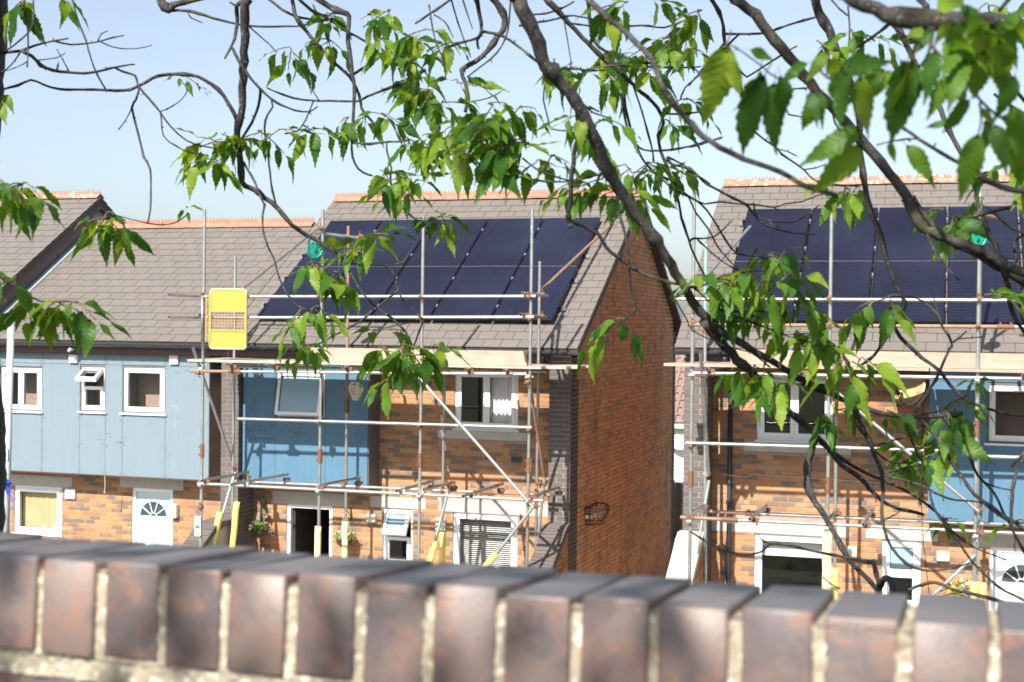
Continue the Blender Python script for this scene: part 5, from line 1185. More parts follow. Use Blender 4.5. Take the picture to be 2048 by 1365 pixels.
('R',[(4.491,-17.916,6.365,0.0043),(4.532,-17.961,6.364,0.0042),(4.591,-18.025,6.359,0.0041),(4.652,-18.091,6.354,0.0039),(4.682,-18.131,6.360,0.0038),(4.745,-18.200,6.338,0.0037),(4.784,-18.244,6.318,0.0036),(4.841,-18.315,6.280,0.0034),(4.898,-18.389,6.238,0.0032),(4.944,-18.450,6.204,0.0031),(4.986,-18.511,6.168,0.0030)]),
('R',[(4.701,-17.951,6.488,0.0028),(4.695,-17.953,6.421,0.0026),(4.687,-17.955,6.377,0.0025),(4.665,-17.962,6.336,0.0024),(4.627,-17.972,6.303,0.0023),(4.583,-17.983,6.268,0.0021)]),
('R',[(4.960,-18.468,6.196,0.0024),(4.951,-18.440,6.159,0.0023),(4.942,-18.420,6.123,0.0022),(4.949,-18.403,6.079,0.0021),(4.957,-18.399,6.055,0.0020),(4.998,-18.386,6.051,0.0018)]),
('R',[(4.835,-17.872,6.430,0.0025),(4.854,-17.889,6.352,0.0020),(4.865,-17.900,6.304,0.0018)]),
('R',[(4.541,-18.007,6.197,0.0021),(4.603,-18.035,6.190,0.0019),(4.657,-18.013,6.201,0.0016),(4.680,-17.961,6.228,0.0014)]),
('R',[(4.505,-17.910,6.510,0.0025),(4.506,-17.853,6.452,0.0023),(4.530,-17.858,6.394,0.0020),(4.561,-17.894,6.340,0.0018)]),
('R',[(4.408,-17.836,6.513,0.0026),(4.427,-17.866,6.463,0.0024),(4.452,-17.882,6.383,0.0021),(4.465,-17.856,6.345,0.0020),(4.473,-17.818,6.313,0.0018)]),
('R',[(4.387,-17.740,6.505,0.0026),(4.434,-17.770,6.474,0.0021),(4.477,-17.815,6.418,0.0015)]),
('R',[(4.536,-17.899,6.511,0.0022),(4.546,-17.896,6.478,0.0019),(4.565,-17.891,6.423,0.0014)]),
('R',[(5.043,-18.424,6.050,0.0061),(5.023,-18.409,6.011,0.0059),(5.012,-18.391,5.970,0.0057),(5.000,-18.373,5.925,0.0056),(4.996,-18.355,5.878,0.0054),(4.986,-18.343,5.841,0.0052),(4.998,-18.334,5.832,0.0052),(5.015,-18.321,5.824,0.0051),(5.038,-18.304,5.811,0.0050),(5.055,-18.292,5.798,0.0049),(5.067,-18.280,5.772,0.0047),(5.092,-18.264,5.748,0.0046),(5.128,-18.243,5.720,0.0044),(5.165,-18.223,5.699,0.0042),(5.201,-18.206,5.689,0.0040),(5.238,-18.188,5.679,0.0038)]),
('R',[(4.988,-18.345,5.845,0.0056),(5.004,-18.387,5.817,0.0037)]),
('R',[(5.100,-18.259,5.744,0.0025),(5.131,-18.347,5.750,0.0012)]),
('R',[(4.726,-18.370,6.001,0.0022),(4.748,-18.350,5.971,0.0023),(4.778,-18.329,5.965,0.0023),(4.818,-18.305,5.955,0.0023),(4.863,-18.284,5.945,0.0024),(4.914,-18.267,5.939,0.0024),(4.958,-18.259,5.939,0.0025),(5.005,-18.254,5.947,0.0025),(5.045,-18.253,5.956,0.0025),(5.087,-18.253,5.958,0.0025)]),
('R',[(4.861,-18.326,5.994,0.0022),(4.903,-18.353,5.964,0.0022),(4.942,-18.328,5.948,0.0022),(4.964,-18.258,5.942,0.0022)]),
('R',[(4.503,-18.021,6.139,0.0028),(4.544,-18.088,6.096,0.0027),(4.623,-18.217,6.035,0.0024),(4.726,-18.370,5.999,0.0022)]),
('R',[(4.711,-18.269,6.076,0.0026),(4.765,-18.305,6.052,0.0022),(4.817,-18.340,6.034,0.0019)]),
('R',[(4.589,-17.989,6.203,0.0028),(4.660,-18.148,6.129,0.0027),(4.720,-18.274,6.075,0.0026)]),
('R',[(5.112,-18.339,5.915,0.0037),(5.112,-18.336,5.886,0.0036),(5.116,-18.330,5.844,0.0035),(5.125,-18.323,5.814,0.0034),(5.133,-18.309,5.758,0.0032),(5.134,-18.301,5.726,0.0031),(5.135,-18.291,5.693,0.0030),(5.136,-18.279,5.658,0.0028),(5.139,-18.266,5.625,0.0027),(5.138,-18.260,5.608,0.0027),(5.114,-18.257,5.589,0.0026),(5.098,-18.255,5.578,0.0025)]),
('R',[(4.981,-17.757,6.273,0.0036),(4.984,-17.777,6.225,0.0035),(4.998,-17.801,6.160,0.0034),(5.018,-17.818,6.112,0.0033),(5.047,-17.831,6.075,0.0032),(5.079,-17.838,6.064,0.0031),(5.132,-17.848,6.064,0.0030),(5.184,-17.860,6.068,0.0029),(5.257,-17.880,6.083,0.0027)]),
('R',[(4.998,-17.736,6.284,0.0029),(5.035,-17.781,6.202,0.0029),(5.057,-17.787,6.135,0.0028),(5.068,-17.754,6.073,0.0029),(5.067,-17.732,6.044,0.0029)]),
('R',[(4.983,-17.760,6.266,0.0043),(4.990,-17.764,6.201,0.0041),(5.015,-17.763,6.109,0.0039),(5.045,-17.756,6.043,0.0037),(5.084,-17.743,6.004,0.0035),(5.127,-17.725,5.965,0.0033),(5.170,-17.704,5.944,0.0032),(5.198,-17.690,5.926,0.0031),(5.231,-17.667,5.881,0.0030),(5.263,-17.639,5.822,0.0028),(5.291,-17.616,5.787,0.0027),(5.333,-17.587,5.782,0.0025),(5.390,-17.546,5.769,0.0024),(5.442,-17.508,5.769,0.0022)]),
('R',[(5.108,-17.666,6.043,0.0044),(5.156,-17.647,6.032,0.0041),(5.181,-17.636,6.008,0.0040),(5.204,-17.624,5.988,0.0038),(5.240,-17.606,5.969,0.0036),(5.273,-17.585,5.950,0.0035),(5.310,-17.559,5.931,0.0033),(5.343,-17.525,5.886,0.0030),(5.381,-17.490,5.867,0.0028),(5.427,-17.446,5.856,0.0026),(5.489,-17.387,5.853,0.0023)]),
('R',[(5.087,-17.650,6.063,0.0044),(5.108,-17.666,6.043,0.0044)]),
('R',[(5.088,-17.741,6.001,0.0029),(5.112,-17.708,5.994,0.0028),(5.152,-17.643,5.953,0.0028),(5.191,-17.596,5.934,0.0027),(5.226,-17.559,5.942,0.0027),(5.277,-17.514,5.939,0.0026),(5.334,-17.471,5.938,0.0025),(5.374,-17.446,5.932,0.0025),(5.403,-17.429,5.944,0.0024),(5.452,-17.405,5.952,0.0024),(5.493,-17.387,5.971,0.0023),(5.524,-17.373,5.980,0.0023)]),
('R',[(5.320,-17.482,5.937,0.0030),(5.327,-17.489,5.909,0.0029),(5.368,-17.486,5.888,0.0026),(5.429,-17.460,5.886,0.0023),(5.471,-17.420,5.913,0.0021),(5.500,-17.382,5.942,0.0019)]),
('R',[(5.368,-17.486,5.885,0.0019),(5.383,-17.481,5.870,0.0017),(5.397,-17.476,5.875,0.0015)]),
('R',[(5.374,-17.446,5.932,0.0023),(5.402,-17.519,5.916,0.0015)]),
('R',[(5.152,-17.608,5.823,0.0029),(5.161,-17.595,5.833,0.0028),(5.211,-17.554,5.838,0.0024),(5.270,-17.563,5.888,0.0018)]),
('R',[(5.170,-17.588,5.829,0.0026),(5.179,-17.580,5.820,0.0026),(5.231,-17.572,5.773,0.0024),(5.314,-17.656,5.728,0.0022)]),
('R',[(5.152,-17.643,5.953,0.0029),(5.169,-17.617,5.908,0.0028),(5.202,-17.596,5.862,0.0026),(5.235,-17.603,5.804,0.0025),(5.277,-17.627,5.760,0.0023),(5.307,-17.648,5.733,0.0022)]),
('R',[(5.246,-18.184,5.677,0.0038),(5.279,-18.185,5.672,0.0036),(5.311,-18.185,5.683,0.0034),(5.351,-18.180,5.704,0.0031),(5.402,-18.162,5.712,0.0028),(5.448,-18.139,5.718,0.0025)]),
('R',[(5.193,-18.210,5.692,0.0019),(5.210,-18.203,5.682,0.0019),(5.231,-18.191,5.636,0.0019),(5.256,-18.176,5.591,0.0019),(5.268,-18.166,5.564,0.0019),(5.306,-18.144,5.542,0.0019),(5.351,-18.113,5.520,0.0019),(5.403,-18.076,5.508,0.0019),(5.449,-18.036,5.469,0.0020)]),
('R',[(5.276,-18.185,5.669,0.0032),(5.284,-18.180,5.664,0.0031),(5.324,-18.150,5.624,0.0030),(5.377,-18.116,5.598,0.0029),(5.444,-18.074,5.571,0.0027),(5.512,-18.033,5.544,0.0025),(5.556,-18.009,5.533,0.0024),(5.585,-17.991,5.516,0.0023)]),
('R',[(5.313,-18.078,5.669,0.0026),(5.330,-18.073,5.643,0.0025),(5.363,-18.078,5.615,0.0023),(5.413,-18.106,5.602,0.0021),(5.449,-18.140,5.592,0.0019)]),
('R',[(5.323,-18.075,5.662,0.0023),(5.379,-18.138,5.623,0.0021),(5.438,-18.151,5.614,0.0020),(5.485,-18.128,5.618,0.0019)]),
('R',[(4.855,-17.689,6.539,0.0059),(4.857,-17.677,6.484,0.0055),(4.861,-17.666,6.434,0.0052),(4.880,-17.655,6.398,0.0049),(4.919,-17.640,6.379,0.0046),(4.959,-17.627,6.361,0.0043),(5.026,-17.613,6.352,0.0038),(5.092,-17.603,6.356,0.0033),(5.141,-17.598,6.361,0.0030)]),
('R',[(4.953,-17.770,6.323,0.0043),(4.999,-17.703,6.327,0.0039),(5.058,-17.641,6.334,0.0035),(5.115,-17.608,6.335,0.0030),(5.174,-17.588,6.339,0.0026)]),
('R',[(5.149,-17.597,6.337,0.0026),(5.164,-17.592,6.326,0.0024),(5.184,-17.585,6.311,0.0022)]),
('R',[(4.697,-17.742,6.487,0.0033),(4.723,-17.698,6.498,0.0031),(4.765,-17.678,6.513,0.0029),(4.815,-17.703,6.527,0.0026)]),
('R',[(4.849,-18.326,6.329,0.0032),(4.868,-18.254,6.350,0.0030),(4.887,-18.162,6.376,0.0028),(4.902,-18.047,6.409,0.0026),(4.915,-17.908,6.430,0.0024),(4.925,-17.773,6.445,0.0022)]),
('R',[(4.846,-17.865,6.430,0.0028),(4.877,-17.766,6.439,0.0025),(4.906,-17.674,6.438,0.0022)]),
('R',[(4.945,-17.661,6.453,0.0033),(4.988,-17.573,6.474,0.0031),(5.045,-17.512,6.476,0.0027),(5.095,-17.497,6.495,0.0024),(5.129,-17.495,6.499,0.0023)]),
('R',[(4.958,-18.463,6.189,0.0024),(4.973,-18.340,6.212,0.0023),(4.980,-18.176,6.238,0.0022),(4.980,-17.968,6.271,0.0021)]),
('R',[(5.199,-17.580,6.350,0.0022),(5.178,-17.640,6.305,0.0023),(5.147,-17.689,6.262,0.0024),(5.137,-17.707,6.224,0.0025)]),
('R',[(5.071,-17.680,6.192,0.0036),(5.132,-17.682,6.187,0.0033),(5.204,-17.685,6.193,0.0029)]),
('R',[(5.087,-17.650,6.067,0.0037),(5.127,-17.629,6.051,0.0034),(5.174,-17.619,6.014,0.0032),(5.211,-17.621,5.989,0.0029)]),
('R',[(5.015,-17.856,5.955,0.0021),(5.032,-17.805,5.994,0.0023),(5.052,-17.754,6.032,0.0025)]),
('R',[(5.042,-18.423,6.113,0.0024),(5.036,-18.303,6.107,0.0022),(5.038,-18.162,6.114,0.0020)]),
('R',[(5.043,-18.448,6.098,0.0048),(5.041,-18.347,6.112,0.0034),(5.038,-18.250,6.117,0.0019)]),
('R',[(5.181,-17.477,6.566,0.0060),(5.200,-17.443,6.529,0.0055),(5.210,-17.422,6.490,0.0050),(5.213,-17.416,6.443,0.0045),(5.224,-17.417,6.415,0.0042),(5.245,-17.428,6.370,0.0036),(5.287,-17.446,6.327,0.0030)]),
('R',[(5.215,-17.418,6.467,0.0038),(5.297,-17.495,6.447,0.0036),(5.357,-17.549,6.436,0.0035),(5.398,-17.587,6.439,0.0034),(5.454,-17.635,6.444,0.0033),(5.518,-17.685,6.446,0.0032)]),
('R',[(5.158,-17.673,6.274,0.0025),(5.166,-17.555,6.330,0.0027),(5.186,-17.461,6.388,0.0029),(5.213,-17.416,6.440,0.0031)]),
('R',[(5.221,-17.415,6.432,0.0038),(5.265,-17.465,6.453,0.0030)]),
('R',[(5.287,-17.446,6.327,0.0030),(5.305,-17.450,6.336,0.0030),(5.356,-17.464,6.363,0.0028),(5.399,-17.481,6.385,0.0027),(5.443,-17.499,6.403,0.0026)]),
('R',[(5.605,-17.763,6.325,0.0041),(5.618,-17.787,6.324,0.0041),(5.670,-17.895,6.329,0.0040),(5.711,-17.972,6.339,0.0039),(5.749,-18.037,6.353,0.0038)]),
('R',[(5.618,-17.787,6.324,0.0027),(5.619,-17.797,6.369,0.0026),(5.616,-17.780,6.420,0.0025),(5.611,-17.759,6.454,0.0024)]),
('R',[(5.616,-17.778,6.423,0.0027),(5.585,-17.729,6.456,0.0028),(5.555,-17.672,6.499,0.0028)]),
('R',[(5.986,-19.431,6.069,0.0035),(6.003,-19.319,6.113,0.0036)]),
('R',[(5.847,-19.054,6.183,0.0064),(5.861,-19.162,6.148,0.0057),(5.872,-19.257,6.118,0.0051)]),
('R',[(5.715,-18.042,6.373,0.0025),(5.731,-18.060,6.350,0.0024),(5.754,-18.070,6.324,0.0022),(5.783,-18.051,6.305,0.0021),(5.812,-18.011,6.297,0.0019)]),
('R',[(5.391,-17.518,6.269,0.0022),(5.499,-17.983,6.198,0.0023),(5.577,-18.355,6.138,0.0024)]),
('R',[(5.367,-17.527,6.180,0.0022),(5.431,-17.631,6.195,0.0023),(5.439,-17.649,6.181,0.0023),(5.482,-17.679,6.168,0.0024),(5.532,-17.684,6.160,0.0025)]),
('R',[(5.628,-18.328,6.089,0.0024),(5.625,-18.262,6.074,0.0021),(5.631,-18.179,6.059,0.0018)]),
('R',[(5.318,-17.543,6.158,0.0030),(5.361,-17.551,6.121,0.0029),(5.392,-17.554,6.100,0.0028),(5.409,-17.555,6.079,0.0028),(5.449,-17.547,6.052,0.0027),(5.474,-17.537,6.032,0.0027),(5.497,-17.522,6.007,0.0027),(5.529,-17.500,5.998,0.0026),(5.583,-17.459,5.992,0.0026)]),
('R',[(5.398,-17.554,6.094,0.0022),(5.423,-17.529,6.089,0.0019),(5.447,-17.502,6.078,0.0015)]),
('R',[(5.475,-17.536,6.035,0.0022),(5.503,-17.505,6.042,0.0018),(5.528,-17.476,6.055,0.0015)]),
('R',[(5.198,-17.864,6.069,0.0028),(5.284,-18.139,6.041,0.0027),(5.407,-18.569,5.999,0.0025)]),
('R',[(5.633,-17.548,5.983,0.0029),(5.583,-17.459,5.992,0.0022)]),
('R',[(5.245,-17.428,6.370,0.0030),(5.266,-17.439,6.321,0.0030),(5.288,-17.479,6.239,0.0030),(5.318,-17.543,6.158,0.0030)]),
('R',[(5.958,-19.233,5.839,0.0051),(5.981,-19.209,5.824,0.0053),(6.004,-19.200,5.816,0.0054),(6.033,-19.216,5.809,0.0056),(6.077,-19.300,5.790,0.0057)]),
('R',[(6.013,-18.263,6.200,0.0052),(6.016,-18.280,6.181,0.0051),(6.023,-18.298,6.153,0.0050),(6.035,-18.297,6.125,0.0048),(6.064,-18.248,6.096,0.0046)]),
('R',[(5.989,-18.272,6.119,0.0035),(6.017,-18.263,6.099,0.0037),(6.070,-18.246,6.067,0.0041)]),
('R',[(5.828,-19.169,5.930,0.0031),(5.860,-19.222,5.901,0.0032),(5.884,-19.250,5.882,0.0033),(5.912,-19.261,5.863,0.0035),(5.958,-19.233,5.839,0.0038)]),
('R',[(5.789,-19.182,5.897,0.0013),(5.792,-19.172,5.900,0.0014),(5.827,-19.147,5.910,0.0016),(5.860,-19.222,5.901,0.0017)]),
('R',[(6.010,-18.264,6.202,0.0023),(5.985,-18.272,6.181,0.0020),(5.991,-18.271,6.153,0.0017)]),
('R',[(6.072,-18.248,5.893,0.0041),(6.060,-18.231,5.883,0.0040),(6.046,-18.214,5.872,0.0039),(6.027,-18.194,5.863,0.0038),(6.006,-18.176,5.860,0.0037),(5.984,-18.158,5.855,0.0035),(5.965,-18.143,5.850,0.0034),(5.928,-18.117,5.846,0.0032),(5.896,-18.095,5.846,0.0031)]),
('R',[(5.969,-18.133,5.874,0.0024),(5.988,-18.123,5.862,0.0025),(6.007,-18.109,5.843,0.0027),(6.026,-18.093,5.828,0.0028),(6.045,-18.074,5.817,0.0029),(6.080,-18.036,5.808,0.0031)]),
('R',[(5.969,-18.133,5.874,0.0018),(5.965,-18.071,5.887,0.0016),(5.972,-17.965,5.908,0.0013)]),
('R',[(5.734,-17.574,5.580,0.0057),(5.755,-17.580,5.547,0.0055),(5.783,-17.584,5.519,0.0053),(5.814,-17.586,5.491,0.0051),(5.849,-17.585,5.465,0.0049),(5.863,-17.585,5.454,0.0048),(5.879,-17.584,5.430,0.0047),(5.902,-17.582,5.403,0.0045),(5.937,-17.573,5.375,0.0043),(5.978,-17.561,5.355,0.0041),(6.025,-17.543,5.341,0.0039),(6.105,-17.508,5.327,0.0035)]),
('R',[(5.803,-17.754,5.346,0.0047),(5.822,-17.733,5.380,0.0046),(5.844,-17.709,5.415,0.0044),(5.855,-17.696,5.435,0.0043),(5.865,-17.684,5.457,0.0043),(5.876,-17.669,5.487,0.0041),(5.889,-17.653,5.517,0.0040),(5.895,-17.646,5.531,0.0039),(5.885,-17.640,5.557,0.0038),(5.869,-17.638,5.578,0.0037),(5.858,-17.632,5.608,0.0036),(5.832,-17.630,5.636,0.0034),(5.802,-17.630,5.658,0.0033),(5.774,-17.632,5.663,0.0032),(5.733,-17.636,5.666,0.0030),(5.710,-17.638,5.657,0.0029),(5.690,-17.639,5.646,0.0028)]),
('R',[(5.895,-17.645,5.534,0.0028),(5.911,-17.609,5.548,0.0025),(5.932,-17.562,5.567,0.0021)]),
('R',[(5.914,-17.606,5.546,0.0021),(5.948,-17.573,5.549,0.0019),(5.975,-17.548,5.552,0.0018)]),
('R',[(5.858,-17.631,5.612,0.0028),(5.850,-17.609,5.638,0.0022),(5.844,-17.589,5.660,0.0018)]),
('R',[(6.016,-18.165,5.729,0.0072),(6.024,-18.120,5.694,0.0067),(6.034,-18.094,5.674,0.0064),(6.034,-18.079,5.657,0.0061),(6.040,-18.058,5.624,0.0056),(6.052,-18.046,5.597,0.0052),(6.084,-18.038,5.549,0.0043)]),
('R',[(6.064,-18.074,5.684,0.0037),(6.064,-18.073,5.675,0.0036),(6.059,-18.067,5.634,0.0034),(6.066,-18.054,5.597,0.0032),(6.078,-18.039,5.574,0.0031)]),
('R',[(6.034,-18.083,5.661,0.0024),(6.012,-18.073,5.659,0.0021),(5.995,-18.066,5.662,0.0018)]),
('R',[(6.084,-18.037,5.568,0.0025),(6.058,-18.152,5.560,0.0018)]),
('R',[(5.649,-17.860,5.370,0.0074),(5.670,-17.858,5.305,0.0068),(5.691,-17.854,5.274,0.0064),(5.702,-17.853,5.241,0.0062),(5.723,-17.849,5.188,0.0057),(5.727,-17.850,5.134,0.0052),(5.725,-17.853,5.087,0.0048),(5.733,-17.851,5.037,0.0044),(5.752,-17.845,4.989,0.0040),(5.789,-17.833,4.947,0.0035),(5.825,-17.821,4.931,0.0031),(5.880,-17.800,4.929,0.0026),(5.951,-17.774,4.948,0.0020)]),
('R',[(5.774,-17.774,5.336,0.0034),(5.793,-17.801,5.284,0.0031),(5.808,-17.768,5.243,0.0029),(5.822,-17.708,5.206,0.0027)]),
('R',[(5.827,-17.706,5.203,0.0031),(5.771,-17.784,5.194,0.0029),(5.728,-17.847,5.185,0.0027)]),
('R',[(5.703,-17.852,5.249,0.0030),(5.734,-17.777,5.214,0.0028),(5.785,-17.714,5.205,0.0025),(5.827,-17.697,5.216,0.0023),(5.855,-17.696,5.235,0.0021)]),
('R',[(5.707,-17.850,5.259,0.0027),(5.757,-17.849,5.277,0.0027),(5.805,-17.779,5.290,0.0027),(5.828,-17.704,5.310,0.0027)]),
('R',[(5.816,-17.745,5.331,0.0034),(5.848,-17.744,5.293,0.0037),(5.880,-17.743,5.244,0.0041),(5.917,-17.743,5.191,0.0045),(5.960,-17.742,5.128,0.0049),(6.006,-17.736,5.097,0.0053),(6.042,-17.732,5.071,0.0056),(6.102,-17.724,5.034,0.0060)]),
('R',[(5.878,-17.704,5.333,0.0048),(5.909,-17.669,5.279,0.0046),(5.941,-17.642,5.232,0.0044),(5.959,-17.629,5.187,0.0042),(5.980,-17.622,5.155,0.0040),(6.012,-17.618,5.122,0.0038),(6.034,-17.625,5.075,0.0036),(6.055,-17.634,5.037,0.0034)]),
('R',[(5.980,-17.622,5.152,0.0028),(6.020,-17.628,5.139,0.0024),(6.054,-17.633,5.134,0.0021)]),
('R',[(5.723,-17.849,5.182,0.0033),(5.787,-17.854,5.170,0.0032),(5.843,-17.845,5.150,0.0030),(5.893,-17.817,5.123,0.0029),(5.954,-17.766,5.114,0.0027),(5.981,-17.740,5.107,0.0027)]),
('R',[(5.981,-17.740,5.107,0.0034),(6.042,-17.733,5.065,0.0030),(6.102,-17.723,5.055,0.0027)]),
('R',[(5.848,-17.842,5.149,0.0033),(5.859,-17.837,5.097,0.0033),(5.889,-17.826,5.053,0.0033),(5.920,-17.819,5.012,0.0033),(5.956,-17.817,4.960,0.0033),(6.008,-17.820,4.911,0.0033),(6.043,-17.825,4.887,0.0033),(6.101,-17.832,4.865,0.0033)]),
('R',[(5.691,-17.751,5.149,0.0034),(5.705,-17.747,5.095,0.0017)]),
('R',[(5.784,-17.767,5.329,0.0020),(5.828,-17.726,5.341,0.0020),(5.867,-17.691,5.349,0.0021)]),
('R',[(5.872,-17.689,5.349,0.0027),(5.898,-17.633,5.370,0.0026),(5.937,-17.621,5.391,0.0023),(5.946,-17.664,5.428,0.0021)]),
('R',[(5.874,-17.831,5.074,0.0026),(5.887,-17.504,5.026,0.0021)]),
('R',[(5.258,-18.105,5.040,0.0023),(5.288,-18.091,5.019,0.0025),(5.323,-18.076,4.998,0.0026),(5.367,-18.058,4.982,0.0029),(5.406,-18.043,4.980,0.0031),(5.436,-18.032,4.988,0.0032),(5.454,-18.025,5.006,0.0033),(5.501,-18.009,5.004,0.0036),(5.551,-17.995,4.992,0.0038),(5.618,-17.979,4.980,0.0041),(5.663,-17.968,4.971,0.0043),(5.708,-17.959,4.964,0.0046)]),
('R',[(5.427,-18.049,5.031,0.0016),(5.438,-18.038,5.016,0.0018),(5.454,-18.025,5.006,0.0020)]),
('R',[(5.713,-17.957,4.971,0.0052),(5.719,-17.951,4.938,0.0052),(5.728,-17.944,4.898,0.0052)]),
('R',[(5.808,-18.137,4.931,0.0049),(5.845,-18.124,4.947,0.0048),(5.873,-18.117,4.950,0.0047),(5.916,-18.116,4.935,0.0046),(5.963,-18.128,4.930,0.0044),(6.033,-18.169,4.923,0.0042)]),
('R',[(5.598,-18.100,4.942,0.0019),(5.616,-18.095,4.927,0.0019),(5.640,-18.087,4.913,0.0019)]),
('R',[(5.726,-17.950,4.886,0.0085),(5.739,-18.022,4.929,0.0085),(5.755,-18.044,4.941,0.0086),(5.765,-18.053,4.923,0.0087),(5.768,-18.045,4.897,0.0089)]),
('R',[(6.083,-17.832,5.246,0.0039),(6.063,-17.844,5.202,0.0040),(6.054,-17.851,5.155,0.0041),(6.052,-17.852,5.086,0.0043),(6.060,-17.848,5.045,0.0044),(6.087,-17.834,4.995,0.0046)]),
('R',[(6.050,-17.843,5.216,0.0039),(6.071,-17.836,5.242,0.0039),(6.089,-17.830,5.262,0.0039)]),
('R',[(5.721,-17.854,5.056,0.0020),(5.752,-17.698,5.058,0.0016),(5.762,-17.639,5.062,0.0014)]),
('R',[(5.896,-19.625,6.023,0.0025),(5.891,-19.641,5.981,0.0024),(5.884,-19.650,5.959,0.0023),(5.872,-19.656,5.944,0.0022),(5.850,-19.662,5.930,0.0022),(5.823,-19.663,5.923,0.0021),(5.780,-19.653,5.928,0.0020),(5.747,-19.639,5.941,0.0019),(5.735,-19.630,5.954,0.0018)]),
('R',[(5.735,-19.630,5.954,0.0018),(5.702,-19.600,5.954,0.0017),(5.670,-19.578,5.951,0.0016),(5.638,-19.569,5.977,0.0014),(5.602,-19.584,6.003,0.0012),(5.588,-19.593,6.007,0.0011)]),
('R',[(5.891,-19.641,5.981,0.0025),(5.918,-19.656,5.949,0.0024),(5.939,-19.663,5.926,0.0023),(5.959,-19.664,5.897,0.0022),(5.986,-19.653,5.873,0.0022),(6.020,-19.633,5.871,0.0021)]),
('R',[(5.780,-19.653,5.928,0.0018),(5.784,-19.647,5.906,0.0017),(5.790,-19.633,5.875,0.0016),(5.796,-19.612,5.845,0.0015)]),
('R',[(5.944,-19.623,6.016,0.0018),(5.954,-19.670,5.993,0.0016),(5.968,-19.743,5.958,0.0013)]),
('R',[(5.959,-19.664,5.893,0.0017),(5.961,-19.681,5.866,0.0015),(5.958,-19.696,5.847,0.0014)]),
('R',[(4.932,-18.614,6.334,0.0174),(4.868,-18.721,6.540,0.0191),(4.939,-18.308,7.043,0.0226),(5.015,-17.940,7.453,0.0278)]),
('R',[(5.413,-18.457,6.338,0.0128),(5.272,-18.540,6.503,0.0140),(5.110,-18.222,7.021,0.0166),(5.015,-17.940,7.453,0.0204)]),
('R',[(5.772,-19.659,6.059,0.0108),(5.608,-19.716,6.208,0.0119),(5.257,-18.748,6.885,0.0141),(5.015,-17.940,7.453,0.0173)]),
('L',[(3.949,-18.091,6.508,0.0137),(4.022,-18.147,6.736,0.0151),(3.594,-18.304,7.289,0.0178),(3.223,-18.417,7.734,0.0219)]),
('R',[(5.272,-19.242,6.175,0.0055),(5.139,-19.217,6.372,0.0060),(5.051,-18.511,6.966,0.0071),(5.015,-17.940,7.453,0.0088)]),
('R',[(4.790,-17.922,6.495,0.0077),(4.677,-18.034,6.666,0.0085),(4.846,-17.999,7.094,0.0101),(5.015,-17.940,7.453,0.0124)]),
('R',[(5.524,-17.787,6.479,0.0123),(5.467,-17.808,6.719,0.0136),(5.210,-17.884,7.129,0.0160),(5.015,-17.940,7.453,0.0197)]),
('L',[(3.406,-18.163,6.522,0.0030),(3.312,-18.092,6.734,0.0032),(3.249,-18.260,7.286,0.0038),(3.223,-18.417,7.734,0.0047)]),
('L',[(3.540,-17.908,6.586,0.0155),(3.441,-17.851,6.800,0.0170),(3.306,-18.153,7.316,0.0201),(3.223,-18.417,7.734,0.0247)]),
('R',[(4.047,-17.848,6.554,0.0091),(3.888,-17.859,6.724,0.0100),(4.484,-17.905,7.121,0.0118),(5.015,-17.940,7.453,0.0145)]),
('R',[(3.931,-17.780,6.576,0.0062),(3.874,-17.746,6.815,0.0068),(4.493,-17.847,7.172,0.0080),(5.015,-17.940,7.453,0.0099)]),
('R',[(3.946,-17.776,6.577,0.0054),(3.793,-17.740,6.751,0.0060),(4.442,-17.845,7.133,0.0070),(5.015,-17.940,7.453,0.0087)]),
('R',[(3.808,-17.715,6.598,0.0047),(3.649,-17.713,6.770,0.0052),(4.377,-17.838,7.141,0.0062),(5.015,-17.940,7.453,0.0076)]),
('R',[(4.613,-17.874,6.516,0.0094),(4.483,-17.838,6.713,0.0103),(4.756,-17.889,7.120,0.0122),(5.015,-17.940,7.453,0.0150)]),
('R',[(4.541,-17.792,6.538,0.0074),(4.552,-17.912,6.748,0.0081),(4.809,-17.946,7.137,0.0096),(5.015,-17.940,7.453,0.0118)]),
('R',[(4.701,-17.951,6.488,0.0028),(4.718,-17.945,6.737,0.0031),(4.884,-17.941,7.138,0.0037),(5.015,-17.940,7.453,0.0045)]),
('R',[(4.505,-17.910,6.510,0.0025),(4.502,-18.049,6.704,0.0028),(4.784,-18.010,7.115,0.0033),(5.015,-17.940,7.453,0.0040)]),
('R',[(4.536,-17.899,6.511,0.0022),(4.478,-17.916,6.751,0.0024),(4.765,-17.932,7.143,0.0028),(5.015,-17.940,7.453,0.0035)]),
('R',[(4.855,-17.689,6.539,0.0059),(4.849,-17.735,6.784,0.0065),(4.939,-17.854,7.159,0.0077),(5.015,-17.940,7.453,0.0094)]),
('R',[(5.181,-17.477,6.566,0.0060),(5.112,-17.605,6.754,0.0067),(5.048,-17.808,7.137,0.0079),(5.015,-17.940,7.453,0.0097)]),
('R',[(5.847,-19.054,6.183,0.0064),(5.822,-18.865,6.295,0.0070),(5.375,-18.328,6.919,0.0083),(5.015,-17.940,7.453,0.0102)]),
('R',[(6.136,-18.125,5.682,0.0114),(6.242,-18.089,5.639,0.0119),(6.348,-18.162,5.682,0.0131),(6.560,-18.200,5.582,0.0148)]),
('R',[(6.088,-19.662,5.967,0.0130),(6.190,-19.702,5.919,0.0137),(6.324,-18.931,5.967,0.0150),(6.560,-18.200,5.867,0.0169)]),
('R',[(6.106,-18.029,5.660,0.0074),(6.180,-17.949,5.611,0.0078),(6.333,-18.115,5.660,0.0085),(6.560,-18.200,5.560,0.0096)]),
